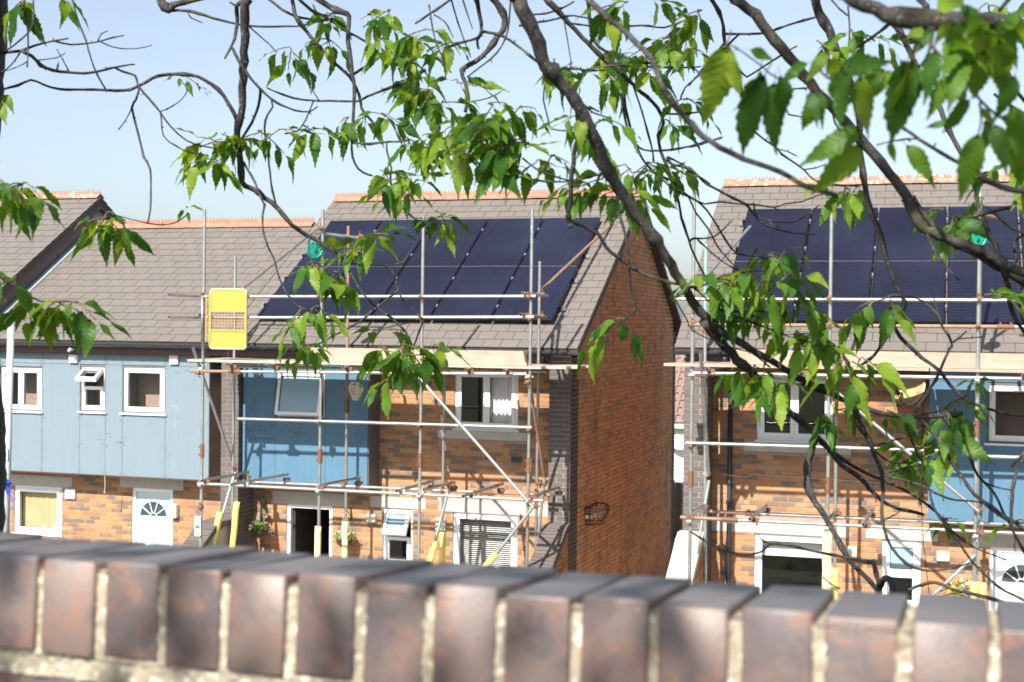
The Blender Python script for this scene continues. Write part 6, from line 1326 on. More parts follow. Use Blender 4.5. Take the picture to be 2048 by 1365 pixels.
('L',[(3.310,-18.408,6.312,0.0056),(3.283,-18.407,6.308,0.0059),(3.273,-18.419,6.337,0.0065),(3.235,-18.430,6.262,0.0073)]),
('L',[(3.325,-18.404,6.212,0.0028),(3.304,-18.426,6.202,0.0030),(3.280,-18.417,6.237,0.0032),(3.235,-18.430,6.162,0.0037)]),
('L',[(3.326,-18.408,6.310,0.0021),(3.297,-18.396,6.305,0.0022),(3.281,-18.419,6.335,0.0024),(3.235,-18.430,6.260,0.0027)]),
('L',[(3.324,-18.404,6.257,0.0021),(3.297,-18.388,6.255,0.0022),(3.279,-18.417,6.282,0.0024),(3.235,-18.430,6.207,0.0027)]),
('L',[(3.692,-18.923,5.702,0.0036),(3.632,-19.006,5.764,0.0038),(3.464,-18.676,5.727,0.0041),(3.235,-18.430,5.652,0.0047)]),
('L',[(3.690,-18.921,5.869,0.0030),(3.579,-18.958,5.840,0.0031),(3.462,-18.676,5.894,0.0034),(3.235,-18.430,5.819,0.0039)]),
('L',[(3.715,-18.915,5.702,0.0024),(3.670,-19.003,5.770,0.0025),(3.475,-18.673,5.727,0.0027),(3.235,-18.430,5.652,0.0031)]),
('R',[(6.077,-19.300,5.790,0.0057),(6.131,-19.404,5.767,0.0059),(6.318,-18.750,5.790,0.0065),(6.560,-18.200,5.690,0.0074)]),
('R',[(6.064,-18.248,6.096,0.0046),(6.118,-18.156,6.042,0.0049),(6.312,-18.224,6.096,0.0053),(6.560,-18.200,5.996,0.0060)]),
('R',[(6.070,-18.246,6.067,0.0041),(6.168,-18.215,6.007,0.0043),(6.315,-18.223,6.067,0.0047),(6.560,-18.200,5.967,0.0053)]),
('R',[(6.072,-18.248,5.893,0.0041),(6.138,-18.334,5.945,0.0043),(6.316,-18.224,5.893,0.0047),(6.560,-18.200,5.793,0.0053)]),
('R',[(6.080,-18.036,5.808,0.0031),(6.162,-17.950,5.787,0.0032),(6.320,-18.118,5.808,0.0035),(6.560,-18.200,5.708,0.0040)]),
('R',[(6.105,-17.508,5.327,0.0035),(6.214,-17.462,5.309,0.0037),(6.333,-17.854,5.327,0.0040),(6.560,-18.200,5.227,0.0046)]),
('R',[(6.084,-18.038,5.549,0.0043),(6.151,-18.021,5.451,0.0045),(6.322,-18.119,5.549,0.0050),(6.560,-18.200,5.449,0.0056)]),
('R',[(6.078,-18.039,5.574,0.0031),(6.127,-17.981,5.481,0.0032),(6.319,-18.120,5.574,0.0035),(6.560,-18.200,5.474,0.0040)]),
('R',[(6.064,-18.074,5.684,0.0037),(6.062,-18.087,5.803,0.0038),(6.312,-18.137,5.684,0.0042),(6.560,-18.200,5.584,0.0048)]),
('R',[(6.084,-18.037,5.568,0.0025),(6.111,-17.921,5.576,0.0026),(6.322,-18.119,5.568,0.0028),(6.560,-18.200,5.468,0.0032)]),
('R',[(6.102,-17.724,5.034,0.0060),(6.204,-17.710,4.972,0.0063),(6.331,-17.962,5.034,0.0069),(6.560,-18.200,4.934,0.0078)]),
('R',[(6.102,-17.723,5.055,0.0027),(6.219,-17.706,5.036,0.0028),(6.331,-17.962,5.055,0.0031),(6.560,-18.200,4.955,0.0035)]),
('R',[(6.101,-17.832,4.865,0.0033),(6.213,-17.845,4.822,0.0034),(6.331,-18.016,4.865,0.0037),(6.560,-18.200,4.765,0.0042)]),
('R',[(6.087,-17.834,4.995,0.0046),(6.142,-17.807,4.892,0.0048),(6.323,-18.017,4.995,0.0052),(6.560,-18.200,4.895,0.0059)]),
('R',[(6.083,-17.832,5.246,0.0039),(6.133,-17.804,5.352,0.0041),(6.322,-18.016,5.246,0.0045),(6.560,-18.200,5.146,0.0051)]),
('R',[(6.089,-17.830,5.262,0.0039),(6.169,-17.803,5.347,0.0041),(6.325,-18.015,5.262,0.0045),(6.560,-18.200,5.162,0.0051)]),
('R',[(6.020,-19.633,5.871,0.0021),(6.123,-19.572,5.865,0.0022),(6.290,-18.916,5.871,0.0024),(6.560,-18.200,5.771,0.0027)]),
]
TREE_CLUSTERS = [
('L',3.465,-18.460,6.445,5,0.027,1.00),
('L',3.544,-18.435,6.460,2,0.011,1.00),
('L',3.786,-18.889,5.897,11,0.038,1.00),
('L',3.795,-18.992,5.896,6,0.026,1.00),
('L',3.689,-18.395,5.864,8,0.033,1.00),
('L',3.712,-18.346,5.851,6,0.028,1.00),
('L',3.738,-18.871,5.665,8,0.036,1.00),
('L',3.781,-18.851,5.632,6,0.031,1.00),
('L',3.865,-18.850,5.615,7,0.031,1.00),
('L',3.915,-18.851,5.615,8,0.026,1.00),
('L',3.726,-18.073,6.294,7,0.015,0.42),
('L',3.846,-18.239,5.892,3,0.008,0.40),
('L',3.339,-18.390,6.218,4,0.017,0.70),
('L',3.806,-18.038,6.100,10,0.038,0.90),
('L',3.849,-17.981,6.121,6,0.030,0.90),
('L',3.814,-18.036,6.061,7,0.030,0.90),
('L',3.932,-17.997,6.136,8,0.038,0.90),
('L',3.995,-17.976,6.142,6,0.032,0.85),
('L',4.046,-17.854,6.157,6,0.039,0.90),
('L',3.930,-17.783,6.417,9,0.034,0.80),
('L',4.306,-17.984,5.829,7,0.035,0.95),
('L',4.167,-17.886,5.801,4,0.021,0.80),
('L',4.197,-17.899,5.788,5,0.030,1.00),
('L',4.157,-18.034,5.731,9,0.037,1.00),
('L',4.192,-18.023,5.717,5,0.026,1.00),
('L',4.153,-18.136,5.607,6,0.028,0.85),
('L',4.203,-18.126,5.615,5,0.025,0.85),
('L',4.085,-18.060,5.512,7,0.026,0.95),
('L',4.083,-17.927,5.508,3,0.018,0.95),
('L',4.284,-17.890,5.549,5,0.030,0.90),
('L',4.391,-17.961,5.510,9,0.035,1.00),
('L',4.339,-17.978,5.495,8,0.040,1.00),
('L',4.421,-17.951,5.475,8,0.037,1.05),
('L',4.381,-17.965,5.445,7,0.035,1.05),
('L',4.439,-17.840,5.510,5,0.024,0.85),
('R',4.048,-17.789,6.514,5,0.025,0.80),
('R',4.041,-17.756,6.444,8,0.031,0.85),
('R',4.031,-17.646,6.537,4,0.025,0.80),
('R',4.195,-17.801,6.503,7,0.045,0.85),
('R',4.252,-17.782,6.519,6,0.036,0.85),
('R',4.286,-17.877,6.416,9,0.038,0.95),
('R',4.349,-17.857,6.409,8,0.038,1.05),
('R',4.435,-17.934,6.419,6,0.029,1.00),
('R',4.368,-17.957,6.339,6,0.032,1.00),
('R',4.156,-17.726,6.210,7,0.034,0.95),
('R',4.282,-17.882,6.190,7,0.030,0.95),
('R',4.142,-17.822,6.193,4,0.021,0.90),
('R',4.307,-17.671,6.339,7,0.040,1.00),
('R',4.488,-18.024,6.230,8,0.037,1.05),
('R',4.397,-17.949,6.217,5,0.029,1.00),
('R',4.558,-18.107,6.180,6,0.027,1.00),
('R',4.355,-17.863,6.121,6,0.032,0.95),
('R',4.440,-17.937,6.095,8,0.035,0.95),
('R',4.523,-18.073,6.103,4,0.022,1.00),
('R',4.277,-17.885,6.025,6,0.030,1.00),
('R',4.372,-17.960,6.000,7,0.035,1.00),
('R',4.414,-17.947,5.983,5,0.026,0.95),
('R',4.468,-17.931,5.871,8,0.026,0.80),
('R',4.491,-17.923,5.883,4,0.017,0.80),
('R',4.531,-17.964,6.372,5,0.026,1.00),
('R',4.596,-18.094,6.235,4,0.019,0.95),
('R',4.668,-18.169,6.119,8,0.037,1.05),
('R',4.786,-18.349,6.128,7,0.030,1.00),
('R',4.817,-18.340,6.078,8,0.033,1.05),
('R',4.852,-18.327,6.123,6,0.028,1.10),
('R',4.757,-18.360,6.033,9,0.038,1.05),
('R',4.810,-18.337,6.028,7,0.033,1.05),
('R',4.694,-18.315,6.021,6,0.028,0.95),
('R',4.865,-18.324,6.041,5,0.025,1.00),
('R',4.794,-18.348,5.977,6,0.033,0.85),
('R',4.896,-18.315,5.990,6,0.025,0.85),
('R',4.614,-18.195,6.098,5,0.024,1.00),
('R',4.946,-18.463,6.193,2,0.007,0.95),
('R',4.878,-18.106,6.284,3,0.011,0.70),
('R',4.861,-17.901,6.302,7,0.034,0.90),
('R',4.980,-18.099,6.254,8,0.035,0.95),
('R',4.987,-17.966,6.260,6,0.027,0.90),
('R',5.053,-18.439,6.087,6,0.024,0.85),
('R',5.035,-18.201,6.105,7,0.026,0.85),
('R',4.963,-18.081,6.082,5,0.024,0.85),
('R',4.946,-17.662,6.379,7,0.035,0.90),
('R',5.016,-17.639,6.395,7,0.035,0.90),
('R',5.086,-17.616,6.425,6,0.035,0.90),
('R',5.121,-17.495,6.484,6,0.027,0.85),
('R',5.169,-17.587,6.507,7,0.027,0.85),
('R',5.156,-17.593,6.396,5,0.027,0.85),
('R',4.997,-17.960,6.452,5,0.027,1.05),
('R',5.036,-17.947,6.459,5,0.027,1.05),
('R',5.094,-17.928,6.474,4,0.022,1.00),
('R',5.150,-17.700,6.226,7,0.032,1.00),
('R',5.085,-17.670,6.174,3,0.015,1.00),
('R',5.053,-17.733,6.296,5,0.029,0.90),
('R',4.979,-18.257,5.941,7,0.023,0.80),
('R',5.050,-18.253,5.949,7,0.030,0.85),
('R',5.043,-17.951,6.007,8,0.038,0.90),
('R',5.054,-17.753,6.042,8,0.034,0.90),
('R',5.083,-17.649,6.046,5,0.023,0.80),
('R',5.116,-18.333,5.903,6,0.027,0.85),
('R',5.099,-18.039,5.930,6,0.032,0.85),
('R',5.137,-17.626,6.054,6,0.024,0.75),
('R',4.938,-18.301,6.004,5,0.025,0.80),
('R',5.114,-18.257,5.590,5,0.018,0.95),
('R',5.091,-18.257,5.581,5,0.018,1.00),
('R',5.316,-18.185,5.694,7,0.028,0.80),
('R',5.377,-18.170,5.705,6,0.028,0.85),
('R',5.413,-18.156,5.711,7,0.030,0.90),
('R',5.392,-17.544,5.778,9,0.038,0.90),
('R',5.501,-18.120,5.770,5,0.020,0.85),
('R',5.448,-18.139,5.693,8,0.033,1.00),
('R',5.496,-18.123,5.700,7,0.030,1.00),
('R',5.397,-18.051,5.644,7,0.031,0.95),
('R',5.453,-18.033,5.631,7,0.031,0.95),
('R',5.521,-18.115,5.669,5,0.023,1.00),
('R',5.323,-18.075,5.643,5,0.023,0.80),
('R',5.522,-18.011,5.554,7,0.029,1.00),
('R',5.572,-17.995,5.561,6,0.029,1.10),
('R',5.585,-17.991,5.516,6,0.029,1.05),
('R',5.637,-18.080,5.499,6,0.030,1.20),
('R',5.680,-18.066,5.493,5,0.025,1.20),
('R',5.412,-18.048,5.475,5,0.021,1.00),
('R',5.450,-18.036,5.456,5,0.023,1.05),
('R',5.372,-18.000,5.466,2,0.008,1.00),
('R',5.475,-18.028,5.430,4,0.018,1.05),
('R',5.558,-17.897,5.360,5,0.019,0.90),
('R',5.602,-17.883,5.354,3,0.016,0.80),
('R',5.665,-17.849,5.365,3,0.013,0.80),
('R',5.734,-17.801,5.351,4,0.019,0.80),
('R',5.679,-17.643,5.650,8,0.028,1.10),
('R',5.720,-17.637,5.664,4,0.020,1.00),
('R',5.893,-18.097,5.849,8,0.020,0.95),
('R',5.878,-17.996,5.875,3,0.013,0.80),
('R',5.975,-18.178,5.657,3,0.010,1.10),
('R',6.058,-18.152,5.560,2,0.007,1.30),
('R',6.073,-18.145,5.694,3,0.019,1.00),
('R',5.948,-17.663,5.432,7,0.014,0.50),
('R',5.879,-17.674,5.354,6,0.028,0.95),
('R',5.925,-17.625,5.377,6,0.025,1.00),
('R',5.829,-17.705,5.248,7,0.025,0.90),
('R',5.862,-17.694,5.235,5,0.022,1.00),
('R',5.894,-17.679,5.283,4,0.022,0.95),
('R',5.758,-17.728,5.234,4,0.016,0.80),
('R',5.882,-17.602,5.039,5,0.020,0.60),
('R',6.083,-17.726,5.065,5,0.021,0.80),
('R',5.670,-17.846,6.357,7,0.024,0.95),
('R',5.626,-17.790,6.381,4,0.016,0.90),
('R',5.544,-17.888,6.339,4,0.016,0.90),
('R',5.583,-17.459,5.988,8,0.032,0.95),
('R',5.633,-17.548,5.983,3,0.017,0.95),
('R',5.516,-17.509,5.999,3,0.015,0.80),
('R',5.966,-17.989,5.906,3,0.010,0.50),
('R',5.978,-18.273,6.325,9,0.042,1.00),
('R',6.043,-18.256,5.992,8,0.030,1.10),
('R',6.044,-18.251,6.305,6,0.026,1.00),
('R',6.016,-18.265,5.956,4,0.019,0.90),
]
NEAR_LEAVES = [
((5.591,-19.587,6.008),(5.550,-19.539,5.898)),
((5.587,-19.588,6.003),(5.562,-19.550,5.953)),
((5.659,-19.657,5.945),(5.605,-19.616,5.841)),
((5.672,-19.653,5.935),(5.665,-19.651,5.842)),
((5.624,-19.576,5.999),(5.655,-19.557,5.987)),
((5.718,-19.638,5.963),(5.669,-19.619,5.944)),
((5.707,-19.641,5.946),(5.689,-19.639,5.955)),
((5.745,-19.628,5.980),(5.721,-19.648,5.943)),
((5.731,-19.634,5.922),(5.743,-19.630,5.873)),
((5.722,-19.637,5.921),(5.735,-19.660,5.877)),
((5.771,-19.712,5.939),(5.839,-19.692,5.955)),
((5.778,-19.710,5.932),(5.739,-19.661,5.902)),
((5.873,-19.770,5.938),(5.835,-19.725,5.838)),
((5.831,-19.692,5.941),(5.781,-19.686,5.897)),
((5.838,-19.690,5.939),(5.811,-19.689,5.899)),
((5.877,-19.723,5.939),(5.868,-19.734,5.873)),
((5.937,-19.749,5.988),(5.913,-19.790,5.912)),
((5.894,-19.671,5.996),(5.870,-19.693,5.964)),
((5.956,-19.743,5.993),(5.932,-19.710,6.020)),
((5.978,-19.735,5.991),(6.017,-19.674,5.938)),
((5.946,-19.746,5.988),(5.970,-19.743,5.918)),
((5.958,-19.742,5.979),(5.997,-19.689,5.946)),
((5.923,-19.754,5.918),(5.953,-19.706,5.878)),
((5.907,-19.759,5.911),(5.939,-19.718,5.896)),
((5.914,-19.757,5.925),(5.949,-19.718,5.913)),
((5.958,-19.744,5.840),(5.936,-19.715,5.757)),
((5.793,-19.614,5.867),(5.718,-19.643,5.821)),
((5.795,-19.614,5.845),(5.730,-19.604,5.777)),
((5.857,-19.594,5.845),(5.900,-19.593,5.792)),
((5.919,-19.665,5.866),(5.889,-19.666,5.862)),
((6.009,-19.635,5.867),(6.009,-19.598,5.776)),
((5.986,-19.643,5.874),(6.027,-19.599,5.861)),
((5.959,-19.651,5.888),(5.979,-19.656,5.862)),
((5.976,-19.646,5.871),(5.960,-19.594,5.835)),
((5.990,-19.732,5.979),(6.009,-19.699,6.012)),
((5.919,-19.755,5.992),(5.900,-19.742,5.962)),
((5.939,-19.749,5.938),(5.921,-19.796,5.878)),
((5.975,-19.691,5.926),(6.015,-19.663,5.902)),
((5.829,-19.511,5.860),(5.835,-19.525,5.832)),
((5.887,-19.720,5.925),(5.912,-19.683,5.916)),
((5.598,-19.631,5.990),(5.612,-19.620,5.924)),
((5.651,-19.659,5.953),(5.625,-19.625,5.893)),
((5.685,-19.694,5.938),(5.693,-19.667,5.870)),
((5.750,-19.673,5.961),(5.778,-19.622,5.932)),
((5.784,-19.708,5.946),(5.759,-19.722,5.871)),
((5.798,-19.703,5.932),(5.807,-19.676,5.858)),
((5.856,-19.776,5.937),(5.887,-19.731,5.896)),
((5.866,-19.773,5.924),(5.855,-19.732,5.863)),
((5.901,-19.761,5.951),(5.889,-19.771,5.883)),
((5.920,-19.800,5.969),(5.952,-19.744,5.918)),
((5.939,-19.794,5.989),(5.977,-19.732,5.960)),
((5.907,-19.804,5.989),(5.941,-19.762,6.042)),
((5.964,-19.740,5.952),(5.943,-19.688,5.887)),
((5.983,-19.734,5.966),(5.992,-19.673,5.901)),
((6.003,-19.728,5.919),(5.985,-19.722,5.860)),
((5.998,-19.684,5.885),(6.026,-19.663,5.804)),
((5.979,-19.691,5.858),(5.993,-19.712,5.800)),
((5.886,-19.720,5.980),(5.851,-19.685,5.996)),
((5.946,-19.747,5.885),(5.914,-19.702,5.851)),
((5.920,-19.755,5.918),(5.895,-19.756,5.865)),
((5.736,-19.632,5.917),(5.705,-19.612,5.870)),
((6.009,-19.725,5.993),(6.030,-19.685,5.945)),
]

# ------------------------------------------------------------ the two cherry trees
def bark_mat():
    m, t, b = nodes('cherry_bark')
    g = t.nodes.new('ShaderNodeNewGeometry')
    n1 = noise(t, 35, 5, .65, 'World'); c = mix(t, ramp(t, n1, [(.32,0),(.68,1)]), (.014,.0125,.0135), (.060,.055,.054))
    c = mix(t, ramp(t, noise(t, 120, 3, .6, 'World', None, 1.0), [(.58,0),(.68,.7)]), c, (.21,.195,.175))
    c = mix(t, ramp(t, noise(t, 7, 4, .6, 'World'), [(.56,0),(.70,.75)]), c, (.085,.082,.03))
    t.links.new(c, b.inputs['Base Color']); b.inputs['Roughness'].default_value = .8; b.inputs['Specular IOR Level'].default_value = .3
    bump(t, b, n1, .6, .006); return m
M['bark'] = bark_mat()
def leaf_mat():
    m, t, b = nodes('cherry_leaf'); out = t.nodes['Material Output']; r = rnd(t)
    c = ramp(t, r, [(0,(.028,.090,.020)),(.3,(.055,.140,.020)),(.65,(.105,.205,.024)),(1,(.20,.285,.03))])
    c = mix(t, ramp(t, noise(t, 30, 3, .6, 'World'), [(.55,0),(.8,.4)]), c, (.03,.075,.02))
    t.links.new(c, b.inputs['Base Color']); b.inputs['Roughness'].default_value = .45; b.inputs['Specular IOR Level'].default_value = .28
    tr = t.nodes.new('ShaderNodeBsdfTranslucent'); t.links.new(mix(t, .5, mix(t, 1.0, c, (3.0,2.6,1.1), 'MULTIPLY'), (.14,.26,.015)), tr.inputs[0])
    ms = t.nodes.new('ShaderNodeMixShader'); ms.inputs[0].default_value = .48
    t.links.new(b.outputs[0], ms.inputs[1]); t.links.new(tr.outputs[0], ms.inputs[2]); t.links.new(ms.outputs[0], out.inputs[0])
    tc = t.nodes.new('ShaderNodeTexCoord'); sp_ = t.nodes.new('ShaderNodeSeparateXYZ'); t.links.new(tc.outputs['Object'], sp_.inputs[0])
    ax_ = math_(t, 'ABSOLUTE', sp_.outputs[0]); vn = math_(t, 'SINE', math_(t, 'MULTIPLY', math_(t, 'SUBTRACT', sp_.outputs[1], math_(t, 'MULTIPLY', ax_, .75)), 640.0))
    bump(t, b, vn, .22, .0010); return m
M['leaf'] = leaf_mat(); M['shoot'] = simple('green_shoot', (.13,.085,.045), (.10,.10,.04), 30, .6); M['petiole'] = simple('petiole', (.22,.09,.05), (.16,.12,.03), 20, .5)
TL = thing('cherry_tree', 'cherry tree whose trunk stands at the left edge of the photograph', 'tree', (3.25,-18.45,3.05), 0, (3.25,-18.45,3.05))
TRt = thing('cherry_tree', 'cherry tree reaching in from the top and right with long leafy boughs', 'tree', (6.57,-18.2,3.05), 0, (6.57,-18.2,3.05))
TREES = {'L': TL, 'R': TRt}
random.seed(33)
def limb(pts, root, name, sides=None, bumps=True):
    P_ = [Vector(p[:3]) for p in pts]; R_ = [p[3] for p in pts]
    if len(P_) == 2: P_.insert(1, P_[0].lerp(P_[1], .5)); R_.insert(1, (R_[0]+R_[1])/2)
    q, rs = [], []; n = len(P_)
    for i in range(n-1):
        p0, p1, p2, p3 = P_[max(i-1,0)], P_[i], P_[i+1], P_[min(i+2,n-1)]
        k = max(2, min(10, int((p2-p1).length/.022)))
        for j in range(k):
            u = j/k
            q.append(.5*((2*p1)+(p2-p0)*u+(2*p0-5*p1+4*p2-p3)*u*u+(3*p1-p0-3*p2+p3)*u**3)); rs.append(R_[i]+(R_[i+1]-R_[i])*u)
    q.append(P_[-1]); rs.append(R_[-1])
    if bumps == 'fine':
        for i in range(len(q)): rs[i] *= 1+random.uniform(-.03,.03)
    elif bumps:
        for i in range(len(q)):
            r = rs[i]; q[i] = q[i]+Vector((random.gauss(0,1),random.gauss(0,1),random.gauss(0,1)))*r*.14
            rs[i] = r*(1+random.uniform(-.10,.12)+(.35 if random.random() < .12 else 0))
    s = sides or (12 if max(rs) > .014 else 8 if max(rs) > .006 else 5)
    m = MB().tube(q, rs, s)
    if bumps and max(rs) < .02:                                   # spur buds
        L_ = len(q)
        for i in range(2, L_-1, 3):
            if random.random() < .5:
                d = Vector((random.gauss(0,1),random.gauss(0,1),random.gauss(0,1))).normalized(); e = rs[i]
                m.tube([q[i]+d*e*.5, q[i]+d*(e+.004+random.random()*.004)], [max(.0018,e*.45), .0012], 5)
    return m.build(name, M['bark'], root, True)
def trunk(root, base, top, r0, r1, wob):
    n = 26; pts = []
    for i in range(n+1):
        u = i/n; p = Vector(base).lerp(Vector(top), u); pts.append((p.x+wob*math.sin(u*7), p.y+wob*math.cos(u*5), p.z, r0+(r1-r0)*u+(.06*(1-u*8) if u < .125 else 0)+random.uniform(-.006,.006)))
    return limb(pts, root, 'trunk', 20, False)
# the left trunk leans and bulges into the left edge of the view
limb([(3.25,-18.45,2.9,.20),(3.24,-18.45,3.6,.155),(3.231,-18.452,4.5,.125),(3.249,-18.447,5.05,.120),(3.250,-18.445,5.25,.120),(3.225,-18.45,5.55,.115),(3.235,-18.455,5.95,.112),(3.25,-18.45,6.25,.112),(3.262,-18.446,6.5,.112),(3.262,-18.44,7.0,.108),(3.223,-18.417,7.734,.10),(3.2,-18.5,8.6,.07)], TL, 'trunk', 28, 'fine')
trunk(TRt, (6.57,-18.2,2.9), (6.50,-18.25,8.8), .17, .07, .02)
limb([(6.52,-18.24,7.3,.10),(6.3,-18.3,7.75,.09),(5.95,-18.25,8.0,.08),(5.6,-18.15,8.02,.07),CROWN_HUB+(.06,)], TRt, 'bough', 16)
for t_, pts in TREE_BRANCHES:
    rm = max(p[3] for p in pts); limb(pts, TREES[t_], 'bough' if rm > .009 else 'branch' if rm > .0045 else 'twig')
# leaves: ovate, serrated, folded along the midrib, drooping
def leaf_mesh(seed, L=.1, n=8):
    rg = random.Random(seed); fold = rg.uniform(.05,.5); droop = rg.uniform(-.6,4.6); twist = rg.uniform(-.5,.5); W = L*rg.uniform(.185,.235)
    def half(u): return W*(math.sin(math.pi*min(1,u**.78)))**.85*(1-.62*u**2.4) if 0 < u < 1 else 0
    bend = lambda y: -droop*y*y
    vs_ = []; fs = []
    for i in range(n+1): u = i/n; vs_.append((0, L*u, bend(L*u)))
    for sg in (-1, 1):
        base = len(vs_)
        for i in range(2*n+1):
            u = i/(2*n); h = half(u)*(1.0 if i % 2 else .86)*(1 if i < 2*n else 0); y = L*(u-(.02 if i % 2 == 0 else -.012)*(0 < i < 2*n))
            x = sg*h; z = bend(y)+fold*h+.06*L*math.sin(u*9+sg)*h/W+twist*x*u*.6
            vs_.append((x, y, z))
        for i in range(n):
            a, b_ = i, i+1; e0, e1, e2 = base+2*i, base+2*i+1, base+2*i+2
            for tri in ((a, e0, e1), (a, e1, b_), (b_, e1, e2)): fs.append(tri if sg < 0 else tuple(reversed(tri)))
    m = MB().add(vs_, fs); m.tube([(0,-.015,-.002),(0,-.008,.0005),(0,0,0)], [.0011,.0009,.0008], 3, False)
    me = m.mesh('leaf', M['leaf'], True); me.materials.append(M['petiole'])
    k = len(fs); me.polygons.foreach_set('material_index', [0]*k+[1]*(len(me.polygons)-k)); return me
LEAF_ME = [leaf_mesh(i) for i in range(12)]
def leaf_M(p, d, nrm, s):
    y = d.normalized(); z = nrm-y*nrm.dot(y)
    if z.length < .05: z = y.orthogonal()
    z.normalize(); x = y.cross(z)
    return Matrix(((x.x*s,y.x*s,z.x*s,p.x),(x.y*s,y.y*s,z.y*s,p.y),(x.z*s,y.z*s,z.z*s,p.z),(0,0,0,1)))
LV = {'L': [], 'R': []}; SH = {'L': MB(), 'R': MB()}
for (t_, x, y, z, n, sp, sc) in TREE_CLUSTERS:
    c0 = Vector((x, y, z)); left = max(2, round(n*1.3)); a0 = random.uniform(0,6.28)
    while left > 0:
        k = min(left, random.choice((3,4,5,6))); left -= k; a0 += random.uniform(1.3,2.6)
        sd = Vector((math.cos(a0), math.sin(a0)*.8, random.uniform(-.75,.35))).normalized(); Ls = sp*random.uniform(.5,1.15)+.009*k
        s0 = c0+Vector((random.gauss(0,1),random.gauss(0,1),random.gauss(0,.6)))*sp*.22
        path = [s0+sd*Ls*u+Vector((0,0,-.25*Ls*u*u)) for u in (0,.35,.7,1)]; SH[t_].tube([c0]+path, [.0022,.0021,.0018,.0015,.001], 5)
        for i in range(k):
            u = (i+.7)/k; p = s0+sd*Ls*u+Vector((0,0,-.25*Ls*u*u)); tip = i == k-1
            sdv = sd.cross(Vector((0,0,1))).normalized()*(1 if i % 2 else -1)
            ang = random.uniform(.25,.6) if tip else random.uniform(.7,1.25)
            d = (sd*math.cos(ang)+sdv*math.sin(ang)*random.uniform(.6,1.1)); d.z -= random.choice((.05,.25,.5,.8,1.2,1.8)); d.normalize()
            nr = Vector((0,0,1))+sd*.4+Vector((d.x,d.y,0))*.5+Vector((random.gauss(0,.4),random.gauss(0,.4),random.gauss(0,.15)))
            L_ = sc*random.uniform(.66,1.25)*(.8 if tip else 1)
            LV[t_].append((L_, leaf_M(p+d*.015, d, nr, L_)))
for (p, q) in NEAR_LEAVES:
    p, q = Vector(p), Vector(q); L_ = (q-p).length/.096
    nr = (CAM-p).normalized()*.95+Vector((random.gauss(0,.28),random.gauss(0,.25),.25))
    LV['R'].append((L_+5, leaf_M(p, q-p, nr, L_*1.08)))
for t_ in 'LR': SH[t_].build('shoots', M['shoot'], TREES[t_], True, kind='stuff')
for t_ in 'LR':
    root = TREES[t_]; off = Vector(OFF[root.name]); rest = MB(); LV[t_].sort(key=lambda e: -e[0])
    for i, (L_, mx) in enumerate(LV[t_]):
        me = LEAF_ME[random.randrange(12)]
        if i < 300: put('leaf', me, root, M=Matrix.Translation(-off) @ mx)
        else:
            vs_ = [mx @ v.co for v in me.vertices]; rest.add(vs_, [tuple(p_.vertices) for p_ in me.polygons])
    if rest.v: rest.build('foliage', M['leaf'], root, True, kind='stuff')
# the crown above the frame, which dapples the wall and the boughs
def crown(root, centre, ext, clumps, per, seed):
    rg = random.Random(seed); m = MB()
    for _ in range(clumps):
        c0 = Vector(centre)+Vector((rg.uniform(-1,1)*ext[0], rg.uniform(-1,1)*ext[1], rg.uniform(-1,1)*ext[2]))
        for i in range(per):
            p = c0+Vector((rg.gauss(0,.09), rg.gauss(0,.09), rg.gauss(0,.07))); a = rg.uniform(0,6.28)
            d = Vector((math.cos(a), math.sin(a), rg.uniform(-1.6,-.2))).normalized()*rg.uniform(.075,.11); s = d.cross(Vector((rg.gauss(0,.4),rg.gauss(0,.4),1))).normalized()*.024
            m.add([p, p+d*.45+s, p+d, p+d*.45-s], [(0,1,2),(0,2,3)])
    m.build('upper_crown', M['leaf'], root, kind='stuff')
crown(TL, (3.6,-20.2,8.3), (2.2,3.6,.55), 300, 13, 1)
crown(TRt, (6.4,-20.6,8.4), (2.4,3.6,.6), 300, 13, 2)

# ------------------------------------------------------------ the wall in front of the camera
def coping_mat():
    m, t, b = nodes('engineering_brick'); r = rnd(t)
    c = ramp(t, r, [(0,(.110,.079,.070)),(.4,(.128,.091,.078)),(.7,(.147,.106,.090)),(1,(.124,.095,.087))])
    c = mix(t, ramp(t, noise(t, 18, 5, .65, 'World'), [(.42,0),(.60,.8)]), c, (.068,.056,.062))
    c = mix(t, ramp(t, noise(t, 32, 5, .65, 'World', None, .8), [(.50,0),(.68,.75)]), c, (.205,.10,.068))
    c = mix(t, ramp(t, noise(t, 90, 2, .5, 'World'), [(.78,0),(.80,.6)]), c, (.45,.43,.38))
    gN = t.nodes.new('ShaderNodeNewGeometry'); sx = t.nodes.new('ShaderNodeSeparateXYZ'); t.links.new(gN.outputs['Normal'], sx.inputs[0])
    c = mix(t, ramp(t, math_(t, 'MULTIPLY', sx.outputs[2], math_(t, 'ADD', .55, noise(t, 12, 4, .6, 'World'))), [(.55,0),(.95,.65)]), c, (.105,.112,.125))   # shade and sky reflection painted as cool grey on upward faces
    t.links.new(c, b.inputs['Base Color']); b.inputs['Roughness'].default_value = .5; b.inputs['Specular IOR Level'].default_value = .7
    bump(t, b, noise(t, 220, 4, .6, 'World'), .25, .002); return m
